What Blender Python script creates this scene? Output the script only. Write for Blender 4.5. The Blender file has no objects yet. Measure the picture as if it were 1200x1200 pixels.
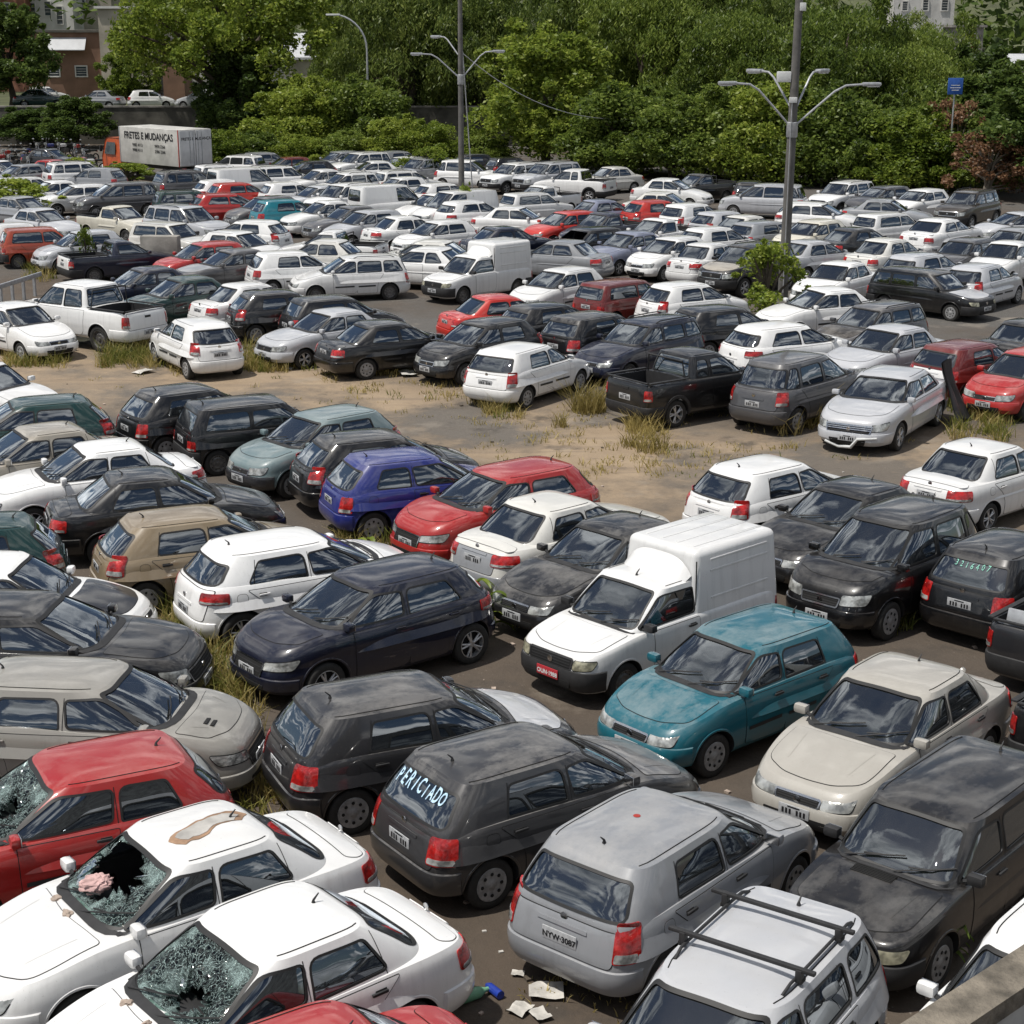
import bpy, bmesh, math, random
import numpy as np
from mathutils import Vector, Matrix
random.seed(7)
rng = np.random.default_rng(11)
PI = math.pi
scene = bpy.context.scene
COL = scene.collection
R = math.radians

# ------------------------------------------------------------------ camera
F_PX, TILT, CAM_H = 1982.7, 0.2810, 9.067          # measured on a 1200 px wide picture
cam_data = bpy.data.cameras.new('camera')
cam = bpy.data.objects.new('camera', cam_data)
COL.objects.link(cam)
cam.location = (0, 0, CAM_H)
cam.rotation_euler = (PI / 2 - TILT, 0, 0)
cam_data.sensor_width = 36
cam_data.lens = 36 * F_PX / 1200
cam_data.clip_end = 3000
scene.camera = cam

def at(px, py, z=0.0):
    """ground (or height z) point seen at a photo pixel"""
    u, v = (px - 600) / F_PX, (py - 600) / F_PX
    d = Vector((u, math.cos(TILT) - v * math.sin(TILT), -math.sin(TILT) - v * math.cos(TILT)))
    t = (z - CAM_H) / d.z
    return Vector((d.x * t, d.y * t, z))

def at_dist(px, py, Y):
    """point at forward distance Y seen at a photo pixel"""
    u, v = (px - 600) / F_PX, (py - 600) / F_PX
    d = Vector((u, math.cos(TILT) - v * math.sin(TILT), -math.sin(TILT) - v * math.cos(TILT)))
    t = Y / d.y
    return Vector((d.x * t, Y, CAM_H + d.z * t))

# ------------------------------------------------------------------ node helpers
def new_mat(name):
    m = bpy.data.materials.new(name)
    m.use_nodes = True
    nt = m.node_tree
    for n in list(nt.nodes): nt.nodes.remove(n)
    out = nt.nodes.new('ShaderNodeOutputMaterial')
    return m, nt, out

def N(nt, kind, **kw):
    n = nt.nodes.new(kind)
    for k, v in kw.items():
        if k == 'ins':
            for a, b in v.items(): n.inputs[a].default_value = b
        else: setattr(n, k, v)
    return n

def L(nt, a, b): nt.links.new(a, b)

def ramp(nt, fac, stops, interp='LINEAR'):
    r = nt.nodes.new('ShaderNodeValToRGB')
    r.color_ramp.interpolation = interp
    e = r.color_ramp.elements
    while len(e) < len(stops): e.new(0.5)
    for i, (p, c) in enumerate(stops):
        e[i].position = p
        e[i].color = c if len(c) == 4 else (*c, 1)
    L(nt, fac, r.inputs[0])
    return r.outputs[0]

def g(v): return (v, v, v, 1)

def mixc(nt, fac, a, b, blend='MIX'):
    n = nt.nodes.new('ShaderNodeMix')
    n.data_type = 'RGBA'; n.blend_type = blend
    for sock, val in ((n.inputs['Factor'], fac), (n.inputs[6], a), (n.inputs[7], b)):
        if hasattr(val, 'links') or hasattr(val, 'is_linked'): L(nt, val, sock)
        elif isinstance(val, (int, float)): sock.default_value = val
        else: sock.default_value = val if len(val) == 4 else (*val, 1)
    return n.outputs[2]

def math_(nt, op, a, b=None, c=None, clamp=False):
    n = nt.nodes.new('ShaderNodeMath'); n.operation = op; n.use_clamp = clamp
    for i, v in enumerate((a, b, c)):
        if v is None: continue
        if isinstance(v, (int, float)): n.inputs[i].default_value = v
        else: L(nt, v, n.inputs[i])
    return n.outputs[0]

def noise(nt, vec, scale, detail=4, rough=.55, w=None):
    n = nt.nodes.new('ShaderNodeTexNoise')
    n.inputs['Scale'].default_value = scale; n.inputs['Detail'].default_value = detail
    n.inputs['Roughness'].default_value = rough
    if vec is not None: L(nt, vec, n.inputs['Vector'])
    return n.outputs['Fac']

def simple(name, col, rough=.5, metal=0.0, var=.25, scale=6.0, coat=0.0, spec=.5, bump=0.0, bscale=30):
    m, nt, out = new_mat(name)
    tc = N(nt, 'ShaderNodeTexCoord')
    p = N(nt, 'ShaderNodeBsdfPrincipled')
    nz = noise(nt, tc.outputs['Object'], scale, 5)
    f = ramp(nt, nz, [(.3, g(1 - var)), (.7, g(1 + var * .5))])
    L(nt, mixc(nt, 1.0, (*col, 1), f, 'MULTIPLY'), p.inputs['Base Color'])
    p.inputs['Roughness'].default_value = rough
    p.inputs['Metallic'].default_value = metal
    p.inputs['Coat Weight'].default_value = coat
    p.inputs['Specular IOR Level'].default_value = spec
    if bump:
        b = N(nt, 'ShaderNodeBump', ins={'Strength': bump, 'Distance': .02})
        L(nt, noise(nt, tc.outputs['Object'], bscale, 6), b.inputs['Height'])
        L(nt, b.outputs[0], p.inputs['Normal'])
    L(nt, p.outputs[0], out.inputs[0])
    return m

# ------------------------------------------------------------------ car materials
def make_paint():
    m, nt, out = new_mat('car_paint')
    tc = N(nt, 'ShaderNodeTexCoord'); oi = N(nt, 'ShaderNodeObjectInfo'); geo = N(nt, 'ShaderNodeNewGeometry')
    off = N(nt, 'ShaderNodeVectorMath', operation='ADD'); L(nt, tc.outputs['Object'], off.inputs[0])
    cmb = N(nt, 'ShaderNodeCombineXYZ')
    rnd = math_(nt, 'MULTIPLY', oi.outputs['Random'], 40)
    for i in range(3): L(nt, rnd, cmb.inputs[i])
    L(nt, cmb.outputs[0], off.inputs[1])
    v = off.outputs[0]
    sep = N(nt, 'ShaderNodeSeparateXYZ'); L(nt, geo.outputs['Normal'], sep.inputs[0])
    up = ramp(nt, sep.outputs['Z'], [(.35, g(0)), (.85, g(1))])
    base = oi.outputs['Color']
    # worn clear coat: bleached blotches on the panels that face the sky
    mpf = N(nt, 'ShaderNodeMapping'); mpf.inputs['Scale'].default_value = (.8, 1.25, 1); L(nt, v, mpf.inputs[0])
    n1 = noise(nt, mpf.outputs[0], 1.15, 12, .70)
    n1 = math_(nt, 'ADD', math_(nt, 'MULTIPLY', n1, .8), math_(nt, 'MULTIPLY', noise(nt, v, 14, 6, .7), .2))
    f1 = ramp(nt, n1, [(.462, g(0)), (.505, g(.45)), (.60, g(1))])
    fade = math_(nt, 'MULTIPLY', math_(nt, 'MULTIPLY', f1, up), oi.outputs['Alpha'], clamp=True)
    bleach = mixc(nt, .24, base, (.50, .48, .45))
    c1 = mixc(nt, fade, base, bleach)
    # dust settled on top and along the sills
    n2 = noise(nt, v, 2.4, 9, .70)
    so = N(nt, 'ShaderNodeSeparateXYZ'); L(nt, tc.outputs['Object'], so.inputs[0])
    low = ramp(nt, so.outputs['Z'], [(.20, g(.30)), (.46, g(.0))])
    n2r = ramp(nt, n2, [(.35, g(0)), (.75, g(1))])
    dtop = math_(nt, 'MULTIPLY', math_(nt, 'MULTIPLY', up, n2r), .105)
    dlow = math_(nt, 'MULTIPLY', low, math_(nt, 'ADD', math_(nt, 'MULTIPLY', n2r, .8), .15))
    dust = math_(nt, 'ADD', dtop, dlow, clamp=True)
    c2 = mixc(nt, dust, c1, (.135, .112, .085))
    # rain streaks down the flanks and grime spots
    mp = N(nt, 'ShaderNodeMapping'); mp.inputs['Scale'].default_value = (9, 9, .7); L(nt, v, mp.inputs[0])
    n3 = noise(nt, mp.outputs[0], 1.0, 5, .6)
    s3 = math_(nt, 'MULTIPLY', ramp(nt, n3, [(.5, g(0)), (.72, g(1))]), math_(nt, 'SUBTRACT', 1.0, up))
    c3 = mixc(nt, math_(nt, 'MULTIPLY', s3, .13), c2, (.050, .045, .038))
    n4 = noise(nt, v, 38, 3, .6)
    c4 = mixc(nt, math_(nt, 'MULTIPLY', ramp(nt, n4, [(.66, g(0)), (.72, g(1))]), .22), c3, (.13, .11, .09))
    p = N(nt, 'ShaderNodeBsdfPrincipled', ins={'Specular IOR Level': .3})
    L(nt, c4, p.inputs['Base Color'])
    worn = math_(nt, 'ADD', math_(nt, 'MULTIPLY', fade, .4), math_(nt, 'MULTIPLY', dust, 1.2), clamp=True)
    grime = math_(nt, 'MULTIPLY', n2r, .16)
    L(nt, math_(nt, 'ADD', math_(nt, 'ADD', math_(nt, 'MULTIPLY', worn, .45), .30), grime, clamp=True), p.inputs['Roughness'])
    L(nt, math_(nt, 'SUBTRACT', 1.0, worn, clamp=True), p.inputs['Coat Weight'])
    L(nt, math_(nt, 'ADD', math_(nt, 'MULTIPLY', n2r, .14), .03), p.inputs['Coat Roughness'])
    bmp = N(nt, 'ShaderNodeBump', ins={'Strength': .10, 'Distance': .03})
    L(nt, noise(nt, v, 2.6, 2, .4), bmp.inputs['Height']); L(nt, bmp.outputs[0], p.inputs['Normal'])
    L(nt, p.outputs[0], out.inputs[0])
    return m

def make_glass(name, tint, trans, dustamt=.22, rough=.02):
    m, nt, out = new_mat(name)
    tc = N(nt, 'ShaderNodeTexCoord'); oi = N(nt, 'ShaderNodeObjectInfo')
    off = N(nt, 'ShaderNodeVectorMath', operation='ADD'); L(nt, tc.outputs['Object'], off.inputs[0])
    L(nt, math_(nt, 'MULTIPLY', oi.outputs['Random'], 50), off.inputs[1])
    gl = N(nt, 'ShaderNodeBsdfGlossy', ins={'Roughness': rough, 'Color': (.86, .93, 1, 1)})
    tr = N(nt, 'ShaderNodeBsdfTransparent', ins={'Color': (tint[0], tint[1], tint[2], 1)})
    df = N(nt, 'ShaderNodeBsdfDiffuse', ins={'Color': (.006, .008, .009, 1)})
    inner = N(nt, 'ShaderNodeMixShader'); inner.inputs[0].default_value = trans
    L(nt, df.outputs[0], inner.inputs[1]); L(nt, tr.outputs[0], inner.inputs[2])
    lw = N(nt, 'ShaderNodeFresnel', ins={'IOR': 1.55})
    fr = math_(nt, 'ADD', math_(nt, 'MULTIPLY', lw.outputs[0], 2.1), .085, clamp=True)
    mx = N(nt, 'ShaderNodeMixShader'); L(nt, fr, mx.inputs[0])
    L(nt, inner.outputs[0], mx.inputs[1]); L(nt, gl.outputs[0], mx.inputs[2])
    # film of dust, thicker in streaks
    d = N(nt, 'ShaderNodeBsdfDiffuse', ins={'Color': (.34, .33, .29, 1)})
    mp = N(nt, 'ShaderNodeMapping'); mp.inputs['Scale'].default_value = (1, 1.6, .8); L(nt, off.outputs[0], mp.inputs[0])
    nz = noise(nt, mp.outputs[0], 2.2, 7, .62)
    da = math_(nt, 'MULTIPLY', ramp(nt, nz, [(.3, g(.15)), (.72, g(1))]), dustamt)
    mx2 = N(nt, 'ShaderNodeMixShader'); L(nt, da, mx2.inputs[0])
    L(nt, mx.outputs[0], mx2.inputs[1]); L(nt, d.outputs[0], mx2.inputs[2])
    b = N(nt, 'ShaderNodeBump', ins={'Strength': .10, 'Distance': .05})
    L(nt, noise(nt, off.outputs[0], 1.9, 1), b.inputs['Height'])
    L(nt, b.outputs[0], gl.inputs['Normal'])
    L(nt, mx2.outputs[0], out.inputs[0])
    return m

def make_shatter():
    m, nt, out = new_mat('shattered_glass')
    tc = N(nt, 'ShaderNodeTexCoord')
    vor = N(nt, 'ShaderNodeTexVoronoi', feature='DISTANCE_TO_EDGE', ins={'Scale': 15.0, 'Randomness': 1.0})
    wp = noise(nt, tc.outputs['Object'], 4, 3)
    mp = N(nt, 'ShaderNodeVectorMath', operation='ADD'); L(nt, tc.outputs['Object'], mp.inputs[0]); L(nt, wp, mp.inputs[1])
    L(nt, mp.outputs[0], vor.inputs['Vector'])
    vor2 = N(nt, 'ShaderNodeTexVoronoi', feature='DISTANCE_TO_EDGE', ins={'Scale': 60.0}); L(nt, mp.outputs[0], vor2.inputs['Vector'])
    c1 = ramp(nt, vor.outputs['Distance'], [(.0, g(1)), (.06, g(0))])
    dens = ramp(nt, noise(nt, tc.outputs['Object'], 3.6, 5), [(.48, g(0)), (.68, g(1))])
    c2 = math_(nt, 'MULTIPLY', ramp(nt, vor2.outputs['Distance'], [(.0, g(1)), (.16, g(0))]), dens)
    crack = math_(nt, 'MAXIMUM', c1, c2)
    fog = math_(nt, 'ADD', math_(nt, 'MULTIPLY', crack, .55), math_(nt, 'MULTIPLY', dens, .20), clamp=True)
    white = N(nt, 'ShaderNodeBsdfDiffuse', ins={'Color': (.42, .56, .54, 1)})
    gl = N(nt, 'ShaderNodeBsdfGlossy', ins={'Roughness': .06})
    tr = N(nt, 'ShaderNodeBsdfTransparent', ins={'Color': (.30, .42, .38, 1)})
    fr = N(nt, 'ShaderNodeFresnel', ins={'IOR': 1.5})
    a = N(nt, 'ShaderNodeMixShader'); L(nt, fr.outputs[0], a.inputs[0]); L(nt, tr.outputs[0], a.inputs[1]); L(nt, gl.outputs[0], a.inputs[2])
    b = N(nt, 'ShaderNodeMixShader'); L(nt, fog, b.inputs[0]); L(nt, a.outputs[0], b.inputs[1]); L(nt, white.outputs[0], b.inputs[2])
    bp = N(nt, 'ShaderNodeBump', ins={'Strength': .6, 'Distance': .01}); L(nt, crack, bp.inputs['Height'])
    L(nt, bp.outputs[0], gl.inputs['Normal'])
    L(nt, b.outputs[0], out.inputs[0])
    return m

def worn_ink(name, col):
    m, nt, out = new_mat(name)
    tc = N(nt, 'ShaderNodeTexCoord')
    f = ramp(nt, noise(nt, tc.outputs['Object'], 26, 6, .7), [(.30, g(.35)), (.55, g(1))])
    d = N(nt, 'ShaderNodeBsdfDiffuse', ins={'Color': (*col, 1)}); t = N(nt, 'ShaderNodeBsdfTransparent')
    mx = N(nt, 'ShaderNodeMixShader'); L(nt, f, mx.inputs[0]); L(nt, t.outputs[0], mx.inputs[1]); L(nt, d.outputs[0], mx.inputs[2]); L(nt, mx.outputs[0], out.inputs[0])
    return m
M = {}
M['paint'] = make_paint()
M['plastic'] = simple('black_plastic', (.022, .022, .023), .62, var=.35, scale=9)
M['seam'] = simple('panel_gap', (.006, .006, .006), .8)
M['rubber'] = simple('window_rubber', (.012, .012, .012), .55)
M['dark'] = simple('cabin_lining', (.018, .018, .019), .8)
M['tyre'] = simple('tyre_rubber', (.024, .023, .021), .85, var=.4, scale=12)
M['alloy'] = simple('alloy_rim', (.50, .50, .50), .38, .6, var=.35, scale=14)
M['steel'] = simple('steel_rim', (.17, .165, .16), .5, .6, var=.5, scale=14)
M['hubcap'] = simple('hubcap_plastic', (.32, .32, .32), .5, .2, var=.4, scale=16)
M['chrome'] = simple('chrome_trim', (.62, .62, .62), .2, 1.0, var=.2)
M['seat'] = simple('seat_cloth', (.055, .055, .06), .9, var=.3)
M['plate'] = simple('grey_plate', (.42, .43, .44), .5, var=.2, scale=20)
M['plate_red'] = simple('red_plate', (.42, .03, .04), .5, var=.15, scale=20)
M['ink'] = simple('black_ink', (.01, .01, .012), .6)
M['ink_white'] = simple('white_ink', (.75, .75, .75), .6)
M['ink_blue'] = worn_ink('pale_blue_ink', (.50, .70, .85))
M['ink_green'] = worn_ink('pale_green_ink', (.30, .70, .55))
M['glass'] = make_glass('windscreen_glass', (.50, .60, .57), .72, .045, .006)
M['tint'] = make_glass('tinted_glass', (.10, .11, .12), .5, .022, .01)
M['shatter'] = make_shatter()

def lamp_mat(name, col, rough=.18, metal=0.0, sub=.0):
    m, nt, out = new_mat(name)
    tc = N(nt, 'ShaderNodeTexCoord')
    p = N(nt, 'ShaderNodeBsdfPrincipled')
    v = N(nt, 'ShaderNodeTexVoronoi', ins={'Scale': 26.0}); L(nt, tc.outputs['Object'], v.inputs['Vector'])
    big = noise(nt, tc.outputs['Object'], 7, 2)
    f = ramp(nt, big, [(.38, g(.38)), (.62, g(1.15))])
    c = mixc(nt, 1.0, (*col, 1), f, 'MULTIPLY')
    L(nt, c, p.inputs['Base Color'])
    p.inputs['Roughness'].default_value = rough; p.inputs['Metallic'].default_value = metal
    p.inputs['Coat Weight'].default_value = 1.0; p.inputs['Coat Roughness'].default_value = .06
    b = N(nt, 'ShaderNodeBump', ins={'Strength': .25, 'Distance': .01}); L(nt, v.outputs['Distance'], b.inputs['Height'])
    L(nt, b.outputs[0], p.inputs['Normal'])
    L(nt, p.outputs[0], out.inputs[0])
    return m
M['headlamp'] = lamp_mat('headlamp_lens', (.46, .47, .45), .2, .35)
M['headlamp_old'] = lamp_mat('yellowed_headlamp_lens', (.44, .42, .30), .35, .15)
M['redlamp'] = lamp_mat('red_lamp_lens', (.42, .012, .010))
M['amber'] = lamp_mat('amber_lamp_lens', (.55, .20, .02))

# ------------------------------------------------------------------ mesh buffers
class MB:
    def __init__(s): s.v = []; s.f = []; s.m = []; s.mats = []
    def slot(s, mat):
        if mat not in s.mats: s.mats.append(mat)
        return s.mats.index(mat)
    def add(s, verts, faces, mat):
        o = len(s.v); k = s.slot(mat)
        s.v.extend([tuple(p) for p in verts])
        for f in faces: s.f.append(tuple(i + o for i in f)); s.m.append(k)
    def grid(s, rows, mat, close=False, flip=False):
        n = len(rows[0]); V = [p for r in rows for p in r]; F = []
        for i in range(len(rows) - 1):
            for j in range(n if close else n - 1):
                a, b = i * n + j, i * n + (j + 1) % n
                q = (a, b, b + n, a + n)
                F.append(q[::-1] if flip else q)
        s.add(V, F, mat)
    def box(s, c, d, mat, rot=None):
        V = []
        for x in (-1, 1):
            for y in (-1, 1):
                for z in (-1, 1):
                    p = Vector((x * d[0] / 2, y * d[1] / 2, z * d[2] / 2))
                    if rot is not None: p = rot @ p
                    V.append((p.x + c[0], p.y + c[1], p.z + c[2]))
        s.add(V, [(0, 1, 3, 2), (4, 6, 7, 5), (0, 4, 5, 1), (2, 3, 7, 6), (0, 2, 6, 4), (1, 5, 7, 3)], mat)
    def rbox(s, c, d, r, mat, rot=None):
        """bevelled box"""
        bm = bmesh.new(); bmesh.ops.create_cube(bm, size=1)
        for v in bm.verts: v.co = Vector((v.co.x * d[0], v.co.y * d[1], v.co.z * d[2]))
        bmesh.ops.bevel(bm, geom=bm.edges[:], offset=r, segments=2, profile=.6, affect='EDGES')
        bm.verts.index_update()
        V = []
        for v in bm.verts:
            p = v.co if rot is None else rot @ v.co
            V.append((p.x + c[0], p.y + c[1], p.z + c[2]))
        s.add(V, [tuple(v.index for v in f.verts) for f in bm.faces], mat); bm.free()
    def tube(s, pts, r, mat, seg=8, cap=True):
        pts = [Vector(p) for p in pts]; rows = []
        rr = r if isinstance(r, (list, tuple)) else [r] * len(pts)
        for i, p in enumerate(pts):
            t = (pts[min(i + 1, len(pts) - 1)] - pts[max(i - 1, 0)])
            t = t.normalized() if t.length > 1e-9 else Vector((0, 0, 1))
            u = t.cross(Vector((0, 0, 1)) if abs(t.z) < .9 else Vector((1, 0, 0))).normalized(); w = t.cross(u)
            rows.append([p + (u * math.cos(2 * PI * k / seg) + w * math.sin(2 * PI * k / seg)) * rr[i] for k in range(seg)])
        s.grid(rows, mat, close=True)
        if cap:
            s.add(rows[0], [tuple(range(seg))[::-1]], mat); s.add(rows[-1], [tuple(range(seg))], mat)
    def lathe(s, prof, mat, seg=24, axis='y', c=(0, 0, 0)):
        """prof: (radius, along) about an axis"""
        rows = []
        for r, a in prof:
            row = []
            for k in range(seg):
                t = 2 * PI * k / seg
                if axis == 'y': p = (c[0] + r * math.cos(t), c[1] + a, c[2] + r * math.sin(t))
                elif axis == 'x': p = (c[0] + a, c[1] + r * math.cos(t), c[2] + r * math.sin(t))
                else: p = (c[0] + r * math.cos(t), c[1] + r * math.sin(t), c[2] + a)
                row.append(p)
            rows.append(row)
        s.grid(rows, mat, close=True)
    def mirrored(s):
        o = MB(); o.v = [(x, -y, z) for x, y, z in s.v]; o.f = [f[::-1] for f in s.f]; o.m = list(s.m); o.mats = list(s.mats)
        return o
    def merge(s, o):
        for k, mat in enumerate(o.mats):
            idx = [i for i, mm in enumerate(o.m) if mm == k]
            off = len(s.v)
        off = len(s.v); s.v.extend(o.v)
        for f, mm in zip(o.f, o.m):
            s.f.append(tuple(i + off for i in f)); s.m.append(s.slot(o.mats[mm]))
    def mesh(s, name, smooth=True, angle=32, fix=True):
        me = bpy.data.meshes.new(name)
        me.from_pydata(s.v, [], s.f)
        for m in s.mats: me.materials.append(M[m] if isinstance(m, str) else m)
        me.polygons.foreach_set('material_index', s.m)
        if fix:
            bm = bmesh.new(); bm.from_mesh(me)
            bmesh.ops.remove_doubles(bm, verts=bm.verts, dist=1e-5)
            bmesh.ops.recalc_face_normals(bm, faces=bm.faces)
            bm.to_mesh(me); bm.free()
        if smooth:
            me.polygons.foreach_set('use_smooth', [True] * len(me.polygons))
            me.set_sharp_from_angle(angle=R(angle))
        me.update()
        return me

def link(name, data, parent=None, loc=(0, 0, 0), rotz=0.0, label=None, cat=None, group=None, kind=None):
    o = bpy.data.objects.new(name, data)
    COL.objects.link(o)
    o.location = loc; o.rotation_euler = (0, 0, rotz)
    if parent is not None: o.parent = parent
    if label: o['label'] = label
    if cat: o['category'] = cat
    if group: o['group'] = group
    if kind: o['kind'] = kind
    return o

def mono(pts):
    xs = [p[0] for p in pts]; ys = [p[1] for p in pts]
    if xs[0] > xs[-1]: xs = xs[::-1]; ys = ys[::-1]
    n = len(xs); d = [(ys[i + 1] - ys[i]) / (xs[i + 1] - xs[i]) for i in range(n - 1)]
    m = [d[0]] + [0 if d[i - 1] * d[i] <= 0 else 2 * d[i - 1] * d[i] / (d[i - 1] + d[i]) for i in range(1, n - 1)] + [d[-1]]
    def f(x):
        if x <= xs[0]: return ys[0]
        if x >= xs[-1]: return ys[-1]
        i = 0
        while x > xs[i + 1]: i += 1
        h = xs[i + 1] - xs[i]; t = (x - xs[i]) / h
        return (ys[i] * (1 + 2 * t) * (1 - t) ** 2 + m[i] * h * t * (1 - t) ** 2 + ys[i + 1] * t * t * (3 - 2 * t) + m[i + 1] * h * t * t * (t - 1))
    return f

def round_poly(pts, r, seg=4, maxlen=.07):
    n = len(pts); out = []
    for i in range(n):
        p0, p1, p2 = (Vector(pts[i - 1]), Vector(pts[i]), Vector(pts[(i + 1) % n]))
        rr = r[i] if isinstance(r, (list, tuple)) else r
        a, b = (p0 - p1), (p2 - p1)
        k = min(rr, a.length * .45, b.length * .45)
        A, B = p1 + a.normalized() * k, p1 + b.normalized() * k
        if rr <= 1e-4: out.append(p1); continue
        for j in range(seg + 1):
            t = j / seg
            out.append(A * (1 - t) ** 2 + p1 * 2 * t * (1 - t) + B * t * t)
    res = []
    for i in range(len(out)):
        a, b = out[i], out[(i + 1) % len(out)]
        k = max(1, int(math.ceil((b - a).length / maxlen)))
        for j in range(k): res.append(a.lerp(b, j / k))
    return [(p[0], p[1]) for p in res]

def offset_map(f, ref):
    """f(u,v)->xyz ; returns g(u,v,off) pushed along the outward normal"""
    def gmap(u, v, off):
        p = Vector(f(u, v))
        if abs(off) < 1e-9: return p
        e = 2e-3
        du = Vector(f(u + e, v)) - Vector(f(u - e, v)); dv = Vector(f(u, v + e)) - Vector(f(u, v - e))
        n = du.cross(dv)
        if n.length < 1e-12: return p
        n.normalize()
        rf = ref(p) if callable(ref) else ref
        if n.dot(rf) < 0: n = -n
        return p + n * off
    return gmap

def patch(mb, poly, gm, off, mat, rings=5, skirt=.012, centre=None):
    """panel following a surface: star-shaped polygon filled with rings, folded edge"""
    n = len(poly)
    c = centre or (sum(p[0] for p in poly) / n, sum(p[1] for p in poly) / n)
    rows = []
    if skirt: rows.append([gm(p[0], p[1], off - skirt) for p in poly])
    for k in range(rings):
        t = 1 - k / rings
        rows.append([gm(c[0] + (p[0] - c[0]) * t, c[1] + (p[1] - c[1]) * t, off) for p in poly])
    mb.grid(rows, mat, close=True)
    base = rows[-1]
    mb.add(list(base) + [gm(c[0], c[1], off)], [(i, (i + 1) % n, n) for i in range(n)], mat)

def ring(mb, poly, gm, w0, w1, off, mat):
    """strip along a polygon between in/outsets w0..w1 (positive = outwards)"""
    n = len(poly)
    P = [Vector(p) for p in poly]
    area = sum(P[i].x * P[(i + 1) % n].y - P[(i + 1) % n].x * P[i].y for i in range(n))
    s = 1 if area > 0 else -1
    nor = []
    for i in range(n):
        t = (P[(i + 1) % n] - P[i - 1]).normalized()
        nor.append(Vector((t.y, -t.x)) * s)
    rows = [[gm(*(P[i] + nor[i] * w), off) for i in range(n)] for w in (w0, w1)]
    mb.grid(rows, mat, close=True)

def strip(mb, pts, gm, w, off, mat, step=.04):
    """thin line on a surface"""
    P = []
    for a, b in zip(pts[:-1], pts[1:]):
        a, b = Vector(a), Vector(b); k = max(1, int((b - a).length / step))
        for j in range(k): P.append(a.lerp(b, j / k))
    P.append(Vector(pts[-1])); r0 = []; r1 = []
    for i, p in enumerate(P):
        t = (P[min(i + 1, len(P) - 1)] - P[max(i - 1, 0)]).normalized(); nn = Vector((-t.y, t.x))
        r0.append(gm(*(p + nn * w / 2), off)); r1.append(gm(*(p - nn * w / 2), off))
    mb.grid([r0, r1], mat)

def tmp_obj(me):
    o = bpy.data.objects.new('tmp', me); COL.objects.link(o); return o

def boolean(me, cutters, op='DIFFERENCE'):
    """cut a list of meshes out of a mesh one after another"""
    o = tmp_obj(me); kill = [o]
    for c in cutters:
        k = tmp_obj(c); kill.append(k)
        md = o.modifiers.new('b', 'BOOLEAN'); md.operation = op; md.solver = 'EXACT'; md.object = k
        md.material_mode = 'TRANSFER'; md.use_self = False
    dg = bpy.context.evaluated_depsgraph_get(); dg.update()
    res = bpy.data.meshes.new_from_object(o.evaluated_get(dg))
    for k in kill: bpy.data.objects.remove(k)
    return res

def mesh_to_mb(me, remap=None):
    mb = MB(); names = [m for m in me.materials]
    off = 0; mb.v = [tuple(v.co) for v in me.vertices]
    for p in me.polygons:
        mt = names[p.material_index] if names else None
        key = next((k for k, vv in M.items() if vv == mt), 'paint')
        mb.f.append(tuple(p.vertices)); mb.m.append(mb.slot(key))
    return mb
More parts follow.
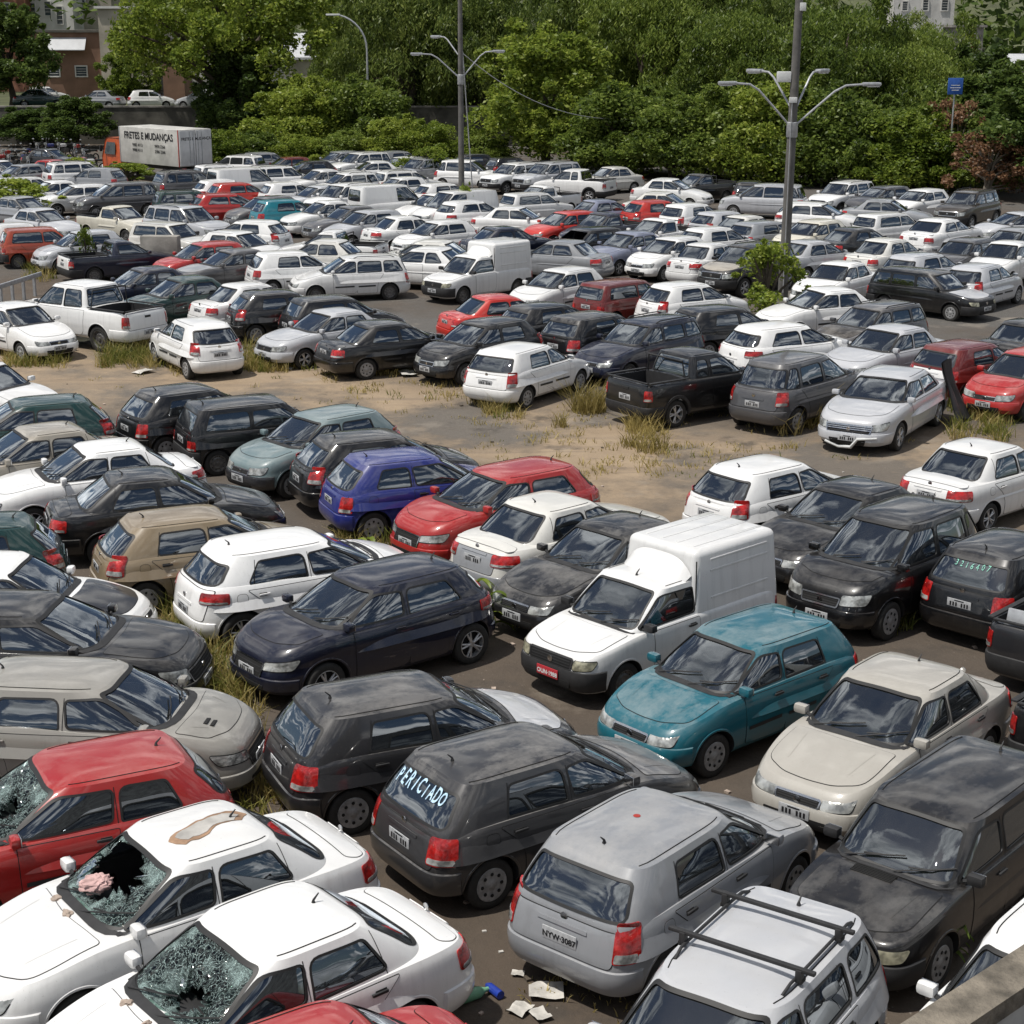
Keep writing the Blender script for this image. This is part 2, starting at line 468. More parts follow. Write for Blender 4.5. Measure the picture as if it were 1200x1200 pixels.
# ------------------------------------------------------------------ car library
class Car:
    """analytic car body: stacked plan outlines below the belt, a greenhouse above, windows cut as real openings"""
    def __init__(s, **k):
        d = dict(xf=1.92, xr=-1.90, W=.82, zb=.21, nf=5.2, nr=7.0,
                 zs=[(1.92, .66), (1.5, .77), (.95, .90), (.5, .93), (-1.0, .96), (-1.9, .93)],
                 lev=[(0, -.12, -.10, .88), (.08, -.05, -.04, .95), (.3, 0, 0, .99), (.5, 0, 0, 1.0), (.64, -.02, -.02, 1.0), (.8, -.05, -.05, .985), (.92, -.10, -.08, .965), (1, -.16, -.13, .935)],
                 crown=.05, zB=.93, xc=.92, xrf=.18, xrr=-1.42, xrb=-1.80, zR=1.38, rcrown=.055, wb=.755, wt=.60, gnf=5.0, gnr=7.0,
                 xa=1.17, xb=-1.22, rw=.29, tw=.185, rim='hubcap',
                 side=[('A', -.10), (-.19, -.98)], top=[('A', -.14), (-.21, -.90)], quarter=None,
                 wind=True, rear=True, kind='hatch', doors=[(.62, -.145), (-.145, -1.0)], bump='paint',
                 head=(.30, .74, .50, .66), tail=(.52, .86, .62, .90), grille=(.30, .50, .60), lamp='headlamp', bed=None,
                 rtz=(.04, .10), wtz=(.05, .08), seats=True, pz=(.42, .70), bumpz=(.25, .50), flare=False)
        d.update(k); s.__dict__.update(d)
        s._zs = mono(s.zs)
        s._l = [mono([(a[0], a[i]) for a in s.lev]) for i in (1, 2, 3)]
        s.outline()

    # ---- lower shell
    def h_of(s, x, z):
        return (z - s.zb) / (s._zs(x) - s.zb)
    def low(s, xn, yn, h):
        hh = min(max(h, 0), 1)
        x = xn * (s.xf + s._l[0](hh)) if xn >= 0 else -xn * (s.xr - s._l[1](hh))
        return (x, yn * s.W * s._l[2](hh), s.zb + (s._zs(x) - s.zb) * h)
    def yL(s, x, z):
        h = min(max(s.h_of(x, z), 0), 1)
        A = s.xf + s._l[0](h) if x >= 0 else -(s.xr - s._l[1](h)); n = s.nf if x >= 0 else s.nr
        r = min(abs(x) / A, .9999)
        return s.W * s._l[2](h) * (1 - r ** n) ** (1 / n)
    def xE(s, y, z, front=True):
        x = s.xf if front else s.xr; n = s.nf if front else s.nr
        for _ in range(5):
            h = min(max(s.h_of(x, z), 0), 1)
            A = s.xf + s._l[0](h) if front else -(s.xr - s._l[1](h))
            q = min(abs(y) / (s.W * s._l[2](h)), .9999)
            x = A * (1 - q ** n) ** (1 / n) * (1 if front else -1)
        return x
    def outline(s):
        """half outline front centre -> rear centre, denser where it bends"""
        def quarter(n, a, b):
            P = []
            for i in range(401):
                t = PI / 2 * i / 400
                P.append((abs(math.cos(t)) ** (2 / n), abs(math.sin(t)) ** (2 / n)))
            acc = [0]
            for i in range(1, len(P)):
                dx, dy = (P[i][0] - P[i - 1][0]) * a, (P[i][1] - P[i - 1][1]) * b
                ang = 0
                if i > 1:
                    d0 = math.atan2((P[i - 1][1] - P[i - 2][1]) * b, (P[i - 1][0] - P[i - 2][0]) * a); d1 = math.atan2(dy, dx)
                    ang = abs(d1 - d0)
                acc.append(acc[-1] + math.hypot(dx, dy) + .55 * min(ang, .3))
            return P, acc
        def samp(n, a, b, k):
            P, acc = quarter(n, a, b); out = []
            for j in range(k + 1):
                t = acc[-1] * j / k; i = 0
                while i < len(acc) - 2 and acc[i + 1] < t: i += 1
                f = 0 if acc[i + 1] == acc[i] else (t - acc[i]) / (acc[i + 1] - acc[i])
                out.append((P[i][0] + (P[i + 1][0] - P[i][0]) * f, P[i][1] + (P[i + 1][1] - P[i][1]) * f))
            return out
        fr = samp(s.nf, s.xf, s.W, 30); rr = samp(s.nr, -s.xr, s.W, 28)
        s.half = [(x, y) for x, y in fr] + [(-x, y) for x, y in rr[::-1][1:]]
        s.half[0] = (1, 0); s.half[-1] = (-1, 0)
        # arc length parameters measured on the widest outline
        pts = [((x * s.xf if x >= 0 else -x * s.xr), y * s.W) for x, y in s.half]
        s.arc = [0]
        for a, b in zip(pts[:-1], pts[1:]): s.arc.append(s.arc[-1] + math.hypot(b[0] - a[0], b[1] - a[1]))
    def around(s, sa, z, rear=False):
        """sa: metres round the corner from the front (rear) centre, z absolute"""
        t = s.arc[-1] - sa if rear else sa
        i = 0
        while i < len(s.arc) - 2 and s.arc[i + 1] < t: i += 1
        f = (t - s.arc[i]) / max(1e-9, s.arc[i + 1] - s.arc[i]); f = min(max(f, 0), 1)
        xn = s.half[i][0] + (s.half[i + 1][0] - s.half[i][0]) * f; yn = s.half[i][1] + (s.half[i + 1][1] - s.half[i][1]) * f
        x0 = xn * s.xf if xn >= 0 else -xn * s.xr
        h = s.h_of(x0, z)
        p = s.low(xn, yn, min(h, 1.0))
        return (p[0], p[1], z)
    def low_mesh(s, hs=None):
        mb = MB()
        hs = [0, .04, .09, .16, .24, .32, .40, .48, .55, .61, .67, .73, .79, .85, .90, .94, .975, 1.0]
        loop = lambda h: [s.low(x, y, h) for x, y in s.half] + [(a, -b, c) for a, b, c in [s.low(x, y, h) for x, y in s.half[1:-1][::-1]]]
        rows = [loop(h) for h in hs]
        mb.grid(rows, 'paint', close=True)
        n = len(s.half); T = [-1, -.96, -.9, -.8, -.66, -.5, -.33, -.16, 0, .16, .33, .5, .66, .8, .9, .96, 1]
        for top in (True, False):
            rws = []
            for (xn, yn) in s.half:
                p = s.low(xn, yn, 1.0 if top else 0.0); row = []
                for t in T:
                    z = p[2]
                    if top: z = s.ztop(p[0], p[1] * t, p[1])
                    row.append((p[0], p[1] * t, z))
                rws.append(row)
            mb.grid(rws, 'paint' if top else 'dark')
        return mb
    def ztop(s, x, y, ye=None):
        xe = (s.xf + s._l[0](1), s.xr - s._l[1](1))
        if ye is None:
            A = xe[0] if x >= 0 else -xe[1]; n = s.nf if x >= 0 else s.nr
            r = min(abs(x) / A, .9999); ye = s.W * s._l[2](1) * (1 - r ** n) ** (1 / n)
        t = min(abs(y) / max(ye, 1e-6), 1)
        e = min((xe[0] - x) / .45, (x - xe[1]) / .30, 1); e = max(e, 0); e = 1 - (1 - e) ** 2
        return s._zs(x) + s.crown * e * (1 - t ** 2.4)

    # ---- greenhouse
    def gx(s, z):
        t = (z - s.zB) / (s.zR - s.zB)
        bow = .035 * 4 * t * (1 - t) if t > 0 else 0
        if t < 0: t *= .08
        return (s.xc + (s.xrf - s.xc) * t + bow, s.xrb + (s.xrr - s.xrb) * t - bow * .7)
    def gw(s, z):
        t = (z - s.zB) / (s.zR - s.zB)
        return s.wb + (s.wt - s.wb) * (t if t < 0 else t ** 1.25)
    def gpt(s, xn, yn, z):
        f, r = s.gx(z); c, a = (f + r) / 2, (f - r) / 2
        return (c + xn * a, yn * s.gw(z), z)
    def yG(s, x, z):
        f, r = s.gx(z); c, a = (f + r) / 2, (f - r) / 2; n = s.gnf if x > c else s.gnr
        q = min(abs(x - c) / a, .9999)
        return s.gw(z) * (1 - q ** n) ** (1 / n)
    def xG(s, y, z, front=True):
        f, r = s.gx(z); c, a = (f + r) / 2, (f - r) / 2; n = s.gnf if front else s.gnr
        q = min(abs(y) / s.gw(z), .9999)
        return c + (1 if front else -1) * a * (1 - q ** n) ** (1 / n)
    def ghalf(s):
        out = []
        for n, sg in ((s.gnf, 1), (s.gnr, -1)):
            P = []
            K = 22
            for j in range(K + 1):
                t = PI / 2 * j / K
                P.append((sg * abs(math.cos(t)) ** (2 / n), abs(math.sin(t)) ** (2 / n)))
            out += P if sg == 1 else P[::-1][1:]
        out[0] = (1, 0); out[-1] = (-1, 0)
        return out
    def roofz(s, x, y, ye, inset=0):
        f, r = s.gx(s.zR); c, a = (f + r) / 2, (f - r) / 2
        q = min(abs(x - c) / a, 1); t = min(abs(y) / max(ye, 1e-6), 1)
        return s.zR + s.rcrown * (1 - q ** 3.5) * (1 - t ** 3.2)
    def green_mesh(s, inset=0.0, z0=None, mat='paint', top=None):
        mb = MB(); H = s.ghalf()
        z0 = s.zB - .30 if z0 is None else z0
        zt = s.zR - inset
        zs = [z0 + (zt - z0) * k / 13 for k in range(14)]
        def pt(xn, yn, z):
            f, r = s.gx(z); c, a = (f + r) / 2, (f - r) / 2
            return (c + xn * (a - inset), yn * (s.gw(z) - inset), z)
        loop = lambda z: [pt(x, y, z) for x, y in H] + [(a, -b, c) for a, b, c in [pt(x, y, z) for x, y in H[1:-1][::-1]]]
        rows = [loop(z) for z in zs]
        mb.grid(rows, mat, close=True)
        T = [-1, -.97, -.92, -.84, -.7, -.5, -.25, 0, .25, .5, .7, .84, .92, .97, 1]
        for tp in (True, False):
            rws = []
            for (xn, yn) in H:
                p = pt(xn, yn, zt if tp else z0)
                rws.append([(p[0], p[1] * t, (s.roofz(p[0], p[1] * t, p[1]) - inset) if tp else p[2]) for t in T])
            mb.grid(rws, mat)
        return mb

    # ---- openings
    def xA(s, z, k=.86):
        f, r = s.gx(z); c, a = (f + r) / 2, (f - r) / 2
        return c + k * a
    def side_polys(s):
        z0, z1 = s.zB + s.wtz[0] - .01, s.zR - s.wtz[1]
        out = []
        for (b, t) in zip(s.side, s.top):
            bx0 = s.xA(z0, .885) if b[0] == 'A' else b[0]
            tx0 = s.xA(z1, .80) if t[0] == 'A' else t[0]
            rise = .012
            out.append(round_poly([(bx0, z0), (tx0, z1), (t[1], z1 - rise), (b[1], z0 + .02)], [.03, .10, .05, .05]))
        if s.quarter:
            out.append(round_poly([(x, z0 + (z1 - z0) * t) for x, t in s.quarter], .05))
        return out
    def wind_poly(s):
        z0, z1 = s.zB + .0 + s.rtz[0] * .5, s.zR - .035
        return round_poly([(-s.gw(z0) * .86, z0 + .03), (0, z0), (s.gw(z0) * .86, z0 + .03), (s.gw(z1) * .84, z1 - .012), (0, z1), (-s.gw(z1) * .84, z1 - .012)], [.06, .3, .06, .05, .3, .05], maxlen=.06)
    def rear_poly(s):
        z0, z1 = s.zB + s.rtz[0], s.zR - s.rtz[1]
        k = s.__dict__.get('rk', .84)
        return round_poly([(-s.gw(z0) * k, z0 + .02), (0, z0), (s.gw(z0) * k, z0 + .02), (s.gw(z1) * k, z1), (-s.gw(z1) * k, z1)], [.07, .3, .07, .05, .05], maxlen=.06)

    # ---- the parts as shared meshes
    def build(s):
        s.parts = []                      # (name, mesh, parent index or None, lod, colour group)
        P = s.parts
        def put(name, mb, lod=0, parent=None, tag=None, angle=32, loc=(0, 0, 0)):
            P.append(dict(name=name, mesh=mb.mesh(name, angle=angle) if isinstance(mb, MB) else mb, lod=lod, parent=parent, tag=tag or name, loc=loc))
            return len(P) - 1
        ref_side = lambda p: Vector((0, 1, .2))
        gl = offset_map(lambda x, z: (x, s.yL(x, z), z), Vector((0, 1, 0)))
        gg = offset_map(lambda x, z: (x, s.yG(x, z), z), Vector((0, 1, .2)))
        gwf = offset_map(lambda y, z: (s.xG(y, z, True), y, z), Vector((1, 0, .5)))
        gwr = offset_map(lambda y, z: (s.xG(y, z, False), y, z), Vector((-1, 0, .5)))
        gf = offset_map(lambda y, z: (s.xE(y, z, True), y, z), Vector((1, 0, 0)))
        gr = offset_map(lambda y, z: (s.xE(y, z, False), y, z), Vector((-1, 0, 0)))
        gt = offset_map(lambda x, y: (x, y, s.ztop(x, y)), Vector((0, 0, 1)))
        rad = lambda p: Vector((p.x * .4, p.y, 0))
        gaf = offset_map(lambda a, z: s.around(a, z), rad)
        gar = offset_map(lambda a, z: s.around(a, z, True), rad)
        # body shell
        low = s.low_mesh().mesh('low', smooth=False); gre = s.green_mesh().mesh('gre', smooth=False)
        wheels = MB()
        for x in (s.xa, s.xb):
            for sd in (1, -1):
                rr = s.rw + .055; prof = [(0, 0), (rr, 0), (rr, .36), (0, .36)]
                w = MB(); w.lathe([(1e-4, 0), (rr, 0), (rr, .42), (1e-4, .42)], 'dark', seg=40, c=(x, s.W - .30 if sd > 0 else -(s.W - .30) - .42, s.rw - .01)); wheels.merge(w)
        wm = wheels.mesh('wh', smooth=False)
        tub = MB()
        if s.kind != 'van':
            xr_t = s.xrb + (.14 if s.kind in ('hatch',) else .05)
            prof = [(.34, s.xc - .22, max(xr_t, s.xr + .35)), (s.zB - .10, s.xc - .10, xr_t + .03), (s.zB + .0, s.xc - .06, s.xrb + .05)]
        else:
            prof = [(.34, s.xc - .22, s.xrb + .05), (s.zB - .10, s.xc - .10, s.xrb + .05), (s.zB, s.xc - .06, s.xrb + .05)]
        H = s.ghalf(); rows = []
        for z, xf_, xr_ in prof:
            c, a = (xf_ + xr_) / 2, (xf_ - xr_) / 2; w = s.wb - .06
            hp = [(c + xn * a, yn * w, z) for xn, yn in H]
            rows.append(hp + [(p[0], -p[1], p[2]) for p in hp[1:-1][::-1]])
        zt = s.zR - .045
        for k in range(1, 9):
            z = s.zB + (zt - s.zB) * k / 8
            f, r = s.gx(z); c, a = (f + r) / 2, (f - r) / 2
            hp = [(c + xn * (a - .045), yn * (s.gw(z) - .045), z) for xn, yn in H]
            rows.append(hp + [(p[0], -p[1], p[2]) for p in hp[1:-1][::-1]])
        tub.grid(rows, 'dark', close=True)
        tub.add(rows[0], [tuple(range(len(rows[0])))[::-1]], 'dark'); tub.add(rows[-1], [tuple(range(len(rows[-1])))], 'dark')
        tm = tub.mesh('tub', smooth=False)
        def prism_side(poly):
            o = MB()
            for sg in (1, -1):
                n = len(poly); a = [(x, sg * .28, z) for x, z in poly]; b = [(x, sg * 1.3, z) for x, z in poly]
                o.add(a + b, [(i, (i + 1) % n, n + (i + 1) % n, n + i) for i in range(n)] + [tuple(range(n))[::-1], tuple(range(n, 2 * n))], 'rubber')
            return o
        def prism_end(poly, x0, x1):
            o = MB(); n = len(poly); a = [(x0, y, z) for y, z in poly]; b = [(x1, y, z) for y, z in poly]
            o.add(a + b, [(i, (i + 1) % n, n + (i + 1) % n, n + i) for i in range(n)] + [tuple(range(n))[::-1], tuple(range(n, 2 * n))], 'rubber')
            return o
        sp = s.side_polys(); sd = MB()
        for q in sp: sd.merge(prism_side(q))
        cut = [tm, sd.mesh('sd', smooth=False)]
        xm = s.xrf - .35
        en = MB()
        if s.wind: en.merge(prism_end(s.wind_poly(), max(xm, (s.xrf + s.xrr) / 2 + .1), s.xf + .5))
        if s.rear: en.merge(prism_end(s.rear_poly(), min((s.xrf + s.xrr) / 2 - .1, s.xrr + .3), s.xr - .6))
        if en.v: cut.append(en.mesh('en', smooth=False))
        gre2 = boolean(gre, cut)
        lowcut = [wm, tm]
        if s.bed:
            x0, x1, z0 = s.bed; b = MB(); hw = s.W - .11
            b.box(((x0 + x1) / 2, 0, z0 + 1), (x0 - x1, hw * 2, 2), 'dark'); lowcut.append(b.mesh('bed', smooth=False))
        low2 = boolean(low, lowcut)
        body = mesh_to_mb(low2); body.merge(mesh_to_mb(gre2))
        # black sill strip and wheel arch lips
        for x in (s.xa, s.xb):
            rr = s.rw + .055
            for sg in (1, -1):
                rows = []
                for off, dr in ((.004, -.004), (.016 if s.flare else .007, .004), (.016 if s.flare else .006, .07 if s.flare else .018), (.0, .075 if s.flare else .024)):
                    row = []
                    for k in range(25):
                        t = PI * (k / 24) * 1.10 - .05 * PI
                        px, pz = x + (rr + dr) * math.cos(t), s.rw - .01 + (rr + dr) * math.sin(t)
                        pz = max(pz, s.zb + .005)
                        p = gl(px, pz, off); row.append((p.x, sg * p.y, p.z))
                    rows.append(row)
                body.grid(rows, 'plastic' if s.flare else 'paint')
        roof_line = [(s.xA(s.zR - .01, .84) - .02, .0), (s.xrr + .12, .0)]
        # roof drip rails
        for sg in (1, -1):
            pts = []
            f, r = s.gx(s.zR)
            for k in range(15):
                x = f - .16 + (r - f + .26) * k / 14
                y = s.yG(x, s.zR) * .90; pts.append((x, sg * y, s.roofz(x, y, s.yG(x, s.zR)) + .002))
            body.tube(pts, .006, 'seam', seg=5)
        # tail panel gap / seams in plain body
        if s.kind == 'sedan':
            pass
        # cowl panel under the windscreen
        cw = []
        for yk in np.linspace(-1, 1, 13):
            y = yk * s.gw(s.zB) * .9; x = s.xG(y, s.zB, True)
            cw.append((x + .035, y, s.ztop(x + .035, y) + .006))
        rows = [cw, [(x - .10, y, z + .022) for x, y, z in cw]]
        body.grid(rows, 'plastic')
        if s.__dict__.get('deco'): s.deco(s, body, gl, gg)
        put('body', body, angle=30)
        paint = 'paint'
        # glass
        def pane(poly, gm, mat, off=-.010):
            mb = MB(); patch(mb, poly, gm, off, mat, rings=5, skirt=0)
            ring(mb, poly, gm, -.004, .020, .0035, 'rubber')
            return mb
        if s.wind: put('windscreen', pane(s.wind_poly(), gwf, 'glass'))
        if s.rear: put('rear_window', pane(s.rear_poly(), gwr, 'tint'))
        for q in sp:
            mb = pane(q, gg, 'tint')
            put('side_window', mb); put('side_window', mb.mirrored())
        # bumpers
        def bumper(rear, z0, z1, sarc, mat):
            mb = MB(); rows = []
            lim = s.xa + s.rw + .085 if not rear else s.xb - s.rw - .085
            sarc = .3
            while (s.around(sarc, (z0 + z1) / 2, rear)[0] > lim) if not rear else (s.around(sarc, (z0 + z1) / 2, rear)[0] < lim): sarc += .01
            prof = [(z0 - .02, -.01), (z0, .014), (z0 + (z1 - z0) * .35, .030), (z0 + (z1 - z0) * .8, .030), (z1, .020), (z1 + .012, -.004)]
            K = 34
            for z, off in prof:
                row = []
                for k in range(-K, K + 1):
                    a = sarc * abs(k) / K
                    taper = 1.0 if abs(k) < K else 0.0
                    p = (gar if rear else gaf)(max(a, .004), z, off * taper + (0 if taper else -.004))
                    row.append((p.x, p.y if k >= 0 else -p.y, p.z))
                rows.append(row)
            mb.grid(rows, mat)
            return mb
        bz0, bz1 = s.bumpz
        put('front_bumper', bumper(False, bz0, bz1, s.W + .42, s.bump), tag='bumper')
        bi = len(P) - 1
        put('rear_bumper', bumper(True, bz0 + .02, bz1 + .03, s.W + .38, s.bump), tag='bumper')
        # grille with slats
        gw_, gz0, gz1 = s.grille
        mb = MB(); poly = round_poly([(-gw_, gz1), (-gw_ * .92, gz0), (gw_ * .92, gz0), (gw_, gz1)], .03)
        patch(mb, poly, gf, .008, 'seam', rings=3)
        ring(mb, poly, gf, -.012, .010, .018, s.__dict__.get('gtrim', 'chrome'))
        for k in range(1, 4):
            z = gz0 + (gz1 - gz0) * k / 4
            strip(mb, [(-gw_ * .88, z), (gw_ * .88, z)], gf, .012, .014, 'plastic')
        mb.lathe([(.045, 0), (.045, .012), (.001, .016)], 'chrome', 16, 'x', (gf(0, (gz0 + gz1) / 2, .012).x, 0, (gz0 + gz1) / 2))
        put('grille', mb, lod=0)
        mb = MB(); patch(mb, round_poly([(-.42, bz0 + .13), (-.38, bz0 + .02), (.38, bz0 + .02), (.42, bz0 + .13)], .03), gf, .034, 'seam', rings=3)
        put('air_intake', mb, lod=1, parent=bi)
        # lamps
        a0, a1, z0, z1 = s.head
        tilt = s.__dict__.get('htilt', .03)
        mb = MB(); q = round_poly([(a0, z0), (a0 + .02, z1 - .01), (a1, z1 + tilt), (a1 - .08, z0 + .03)], .04, maxlen=.05)
        patch(mb, q, gaf, .012, s.lamp, rings=4, skirt=.02); ring(mb, q, gaf, -.002, .012, .006, 'seam')
        put('headlight', mb); put('headlight', mb.mirrored())
        a0, a1, z0, z1 = s.tail
        mb = MB(); q = round_poly([(a0, z0), (a0 + .01, z1), (a1, z1), (a1 + .03, z0)], .035, maxlen=.05)
        patch(mb, q, gar, .014, 'redlamp', rings=4, skirt=.02)
        zc_ = z0 + (z1 - z0) * .26
        q2 = round_poly([(a0 + .015, z0 + .012), (a0 + .02, zc_), (a1 - .02, zc_), (a1, z0 + .012)], .02, maxlen=.05)
        patch(mb, q2, gar, .019, s.__dict__.get('tail2', 'headlamp'), rings=3, skirt=.01)
        put('tail_light', mb); put('tail_light', mb.mirrored())
        # plates
        for (gm, zc, rear) in ((gf, s.pz[0], False), (gr, s.pz[1], True)):
            mb = MB(); p = gm(0, zc, .036 if zc < bz1 + .03 else .014)
            mb.rbox((p.x, 0, zc), (.012, .40, .13), .004, 'plate')
            sg = 1 if not rear else -1
            for k in range(7):
                if k == 3: continue
                mb.box((p.x + sg * .0075, (k - 3) * .047, zc - .012), (.004, .027, .062), 'ink')
            mb.box((p.x + sg * .0075, 0, zc + .045), (.004, .16, .014), 'ink')
            put('number_plate', mb, tag='front_plate' if not rear else 'rear_plate')
        # mirrors
        z = s.zB + .03; xm_ = s.xA(z, .885) - .10; y = s.yG(xm_, z) if s.kind != 'x' else s.W
        mb = MB(); mb.rbox((xm_ + .03, y + .12, z + .055), (.11, .18, .12), .045, s.__dict__.get('mirror', 'paint'))
        mb.rbox((xm_ - .023, y + .12, z + .055), (.012, .16, .10), .004, 'chrome')
        mb.tube([(xm_ + .03, y - .04, z - .01), (xm_ + .03, y + .07, z + .03)], .022, 'plastic', 6)
        put('wing_mirror', mb, lod=0); put('wing_mirror', mb.mirrored(), lod=0)
        # bonnet
        xw = s.xc + .07
        xe = s.xf + s._l[0](1) - .05
        yb = lambda x: min(s.W * .80, s.yL(x, s._zs(x)) * .92)
        q = round_poly([(xw - .02, -yb(xw)), (xw + .06, 0), (xw - .02, yb(xw)), ((xw + xe) / 2, yb((xw + xe) / 2)), (xe - .18, yb(xe - .18)), (xe - .03, yb(xe - .18) * .55), (xe, 0), (xe - .03, -yb(xe - .18) * .55), (xe - .18, -yb(xe - .18)), ((xw + xe) / 2, -yb((xw + xe) / 2))], [.05, .2, .05, .3, .12, .1, .2, .1, .12, .3])
        mb = MB(); patch(mb, q, gt, .006, 'paint', rings=9, skirt=.008); ring(mb, q, gt, 0, .009, .002, 'seam')
        for sg in (1, -1):
            strip(mb, [(xe - .25, sg * yb(xe - .25) * .62), (xw + .12, sg * yb(xw) * .70)], gt, .02, .009, 'paint')
        put('bonnet', mb, lod=1)
        # boot lid / tailgate
        if s.kind == 'sedan':
            x0, x1 = s.xrb - .10, s.xr - s._l[1](1) + .06
            w0, w1 = s.W * .74, s.W * .80
            q = round_poly([(x0, -w0), (x0, w0), ((x0 + x1) / 2, w1), (x1 + .02, w1 * .92), (x1, 0), (x1 + .02, -w1 * .92), ((x0 + x1) / 2, -w1)], [.08, .08, .2, .06, .2, .06, .2])
            mb = MB(); patch(mb, q, gt, .006, 'paint', rings=6, skirt=.008); ring(mb, q, gt, 0, .009, .002, 'seam')
            put('boot_lid', mb, lod=1)
            bl = len(P) - 1
        zt_ = s._zs(s.xr) - .04
        if s.kind in ('hatch', 'sedan', 'van'):
            z0 = bz1 + .06; w = s.W * (.80 if s.kind == 'hatch' else .62)
            q = round_poly([(-w * .9, z0), (w * .9, z0), (w, zt_), (-w, zt_)], .05)
            mb = MB(); patch(mb, q, gr, .006, 'paint', rings=5, skirt=.008); ring(mb, q, gr, 0, .009, .002, 'seam')
            # recess bar above the plate and a badge
            zp = s.pz[1] + .10
            q3 = round_poly([(-.30, zp), (.30, zp), (.29, zp + .035), (-.29, zp + .035)], .012); patch(mb, q3, gr, .018, s.__dict__.get('tbar', 'paint'), rings=2)
            p = gr(0, zp + .09, .012); mb.lathe([(.04, 0), (.04, -.008), (.001, -.012)], 'chrome', 14, 'x', (p.x, 0, p.z))
            put('tailgate' if s.kind != 'sedan' else 'boot_panel', mb, lod=1)
            tg = len(P) - 1
        if s.bed:
            z0 = bz1 + .05; w = s.W * .83
            q = round_poly([(-w, z0), (w, z0), (w, zt_ + .02), (-w, zt_ + .02)], .03)
            mb = MB(); patch(mb, q, gr, .008, 'paint', rings=5, skirt=.01); ring(mb, q, gr, 0, .012, .003, 'seam')
            p = gr(0, zt_ - .10, .01); mb.rbox((p.x - .004, 0, zt_ - .10), (.012, .22, .06), .005, 'plastic')
            put('tailgate', mb, lod=1)
        # doors
        zd0 = s.zb + .07
        for k, (x0, x1) in enumerate(s.doors):
            zt0 = s.zB - .02
            last = (k == len(s.doors) - 1)
            pts = [(x0, zd0 + (.02 if k == 0 else 0)), (x0 + .02, zt0), (x1 - (.10 if last and len(s.doors) > 1 else 0), zt0)]
            # cut round the rear wheel arch
            if last and x1 < s.xb + s.rw + .16:
                pts += [(s.xb + s.rw + .12, s.rw + .36), (s.xb + s.rw + .15, zd0)]
            else: pts += [(x1, zd0)]
            q = round_poly(pts, [.05, .02, .02, .16, .05][:len(pts)], maxlen=.06)
            hx, hz = x1 + .17 if not (last and len(s.doors) > 1) else x1 + .14, s.zB - .10
            for sg in (1, -1):
                mb = MB(); patch(mb, q, gl, .005, 'paint', rings=7, skirt=.008); ring(mb, q, gl, 0, .009, .0018, 'seam')
                if s.__dict__.get('rub', True): strip(mb, [(x0 - .04, s.zb + .30), (x1 + .10 if not last else max(x1 + .1, s.xb + s.rw + .2), s.zb + .31)], gl, .05, .014, s.__dict__.get('rubmat', 'plastic'))
                if sg < 0: mb = mb.mirrored()
                di = put('door', mb, lod=1)
                hb = MB(); p = gl(hx, hz, .010)
                hb.rbox((p.x, p.y + .012, p.z), (.17, .025, .03), .008, s.__dict__.get('hmat', 'plastic'))
                p2 = gl(hx - .02, hz - .002, .004); hb.rbox((p2.x, p2.y, p2.z), (.12, .012, .055), .004, 'seam')
                if sg < 0: hb = hb.mirrored()
                put('handle', hb, lod=2, parent=di)
                # pillar gap above the belt
        mb = MB()
        for (x0, x1) in s.doors:
            xt = x1 + (.0 if x1 > -.6 else .08)
            strip(mb, [(x1 - .0, s.zB - .02), (xt, s.zR - .06)], gg, .009, .003, 'seam')
        mb2 = mb.mirrored(); mb2.merge(mb)
        put('door_seal', mb2, lod=2)
        # fuel flap
        mb = MB(); q = round_poly([(s.xb - .07, s.zB - .20), (s.xb + .09, s.zB - .20), (s.xb + .09, s.zB - .06), (s.xb - .07, s.zB - .06)], .06)
        patch(mb, q, gl, .003, 'paint', rings=2, skirt=.004); ring(mb, q, gl, 0, .006, .0016, 'seam')
        put('fuel_flap', mb.mirrored(), lod=2)
        # wipers and aerial
        if s.wind:
            mb = MB()
            for (ya, yb_) in ((.05, .52), (-.50, .02)):
                z = s.zB + .035; a = gwf(ya, z - .02, .03); b = gwf(yb_ - .12, z + .07, .022); c0 = gwf(yb_ - .34, z + .04, .022); c1 = gwf(yb_ + .08, z + .11, .022)
                mb.tube([a, b], .008, 'plastic', 5); mb.tube([c0, b, c1], .009, 'rubber', 5)
            put('wiper', mb, lod=2)
        mb = MB(); f, r = s.gx(s.zR)
        xa_ = r + .22 if s.__dict__.get('aerial', 'r') == 'r' else f - .16
        zr_ = s.zR + s.rcrown * (1 if s.__dict__.get('aerial', 'r') != 'r' else .9)
        mb.lathe([(.022, 0), (.012, .03), (.003, .04)], 'plastic', 8, 'z', (xa_, 0, zr_ - .01)); mb.tube([(xa_, 0, zr_ + .02), (xa_ - .06, 0, zr_ + .075)], [.012, .006], 'plastic', 6)
        put('aerial', mb, lod=2)
        # cabin
        if s.seats:
            def seat(x, y, w):
                mb = MB(); rot = Matrix.Rotation(R(-14), 3, 'Y')
                mb.rbox((x, y, .50), (.50, w, .16), .05, 'seat'); mb.rbox((x - .30, y, .80), (.14, w, .60), .05, 'seat', rot)
                mb.rbox((x - .40, y, 1.15), (.09, w * .5, .16), .035, 'seat', rot); return mb
            xs = s.xc - 1.15
            put('front_seat', seat(xs, .36, .50), lod=2); put('front_seat', seat(xs, -.36, .50), lod=2)
            if s.kind in ('hatch', 'sedan') and s.xrb < -1.3:
                mb = MB(); rot = Matrix.Rotation(R(-14), 3, 'Y'); xb_ = xs - .74
                mb.rbox((xb_, 0, .46), (.46, 1.12, .16), .05, 'seat'); mb.rbox((xb_ - .26, 0, .68), (.13, 1.12, .46), .05, 'seat', rot)
                put('rear_seat', mb, lod=2)
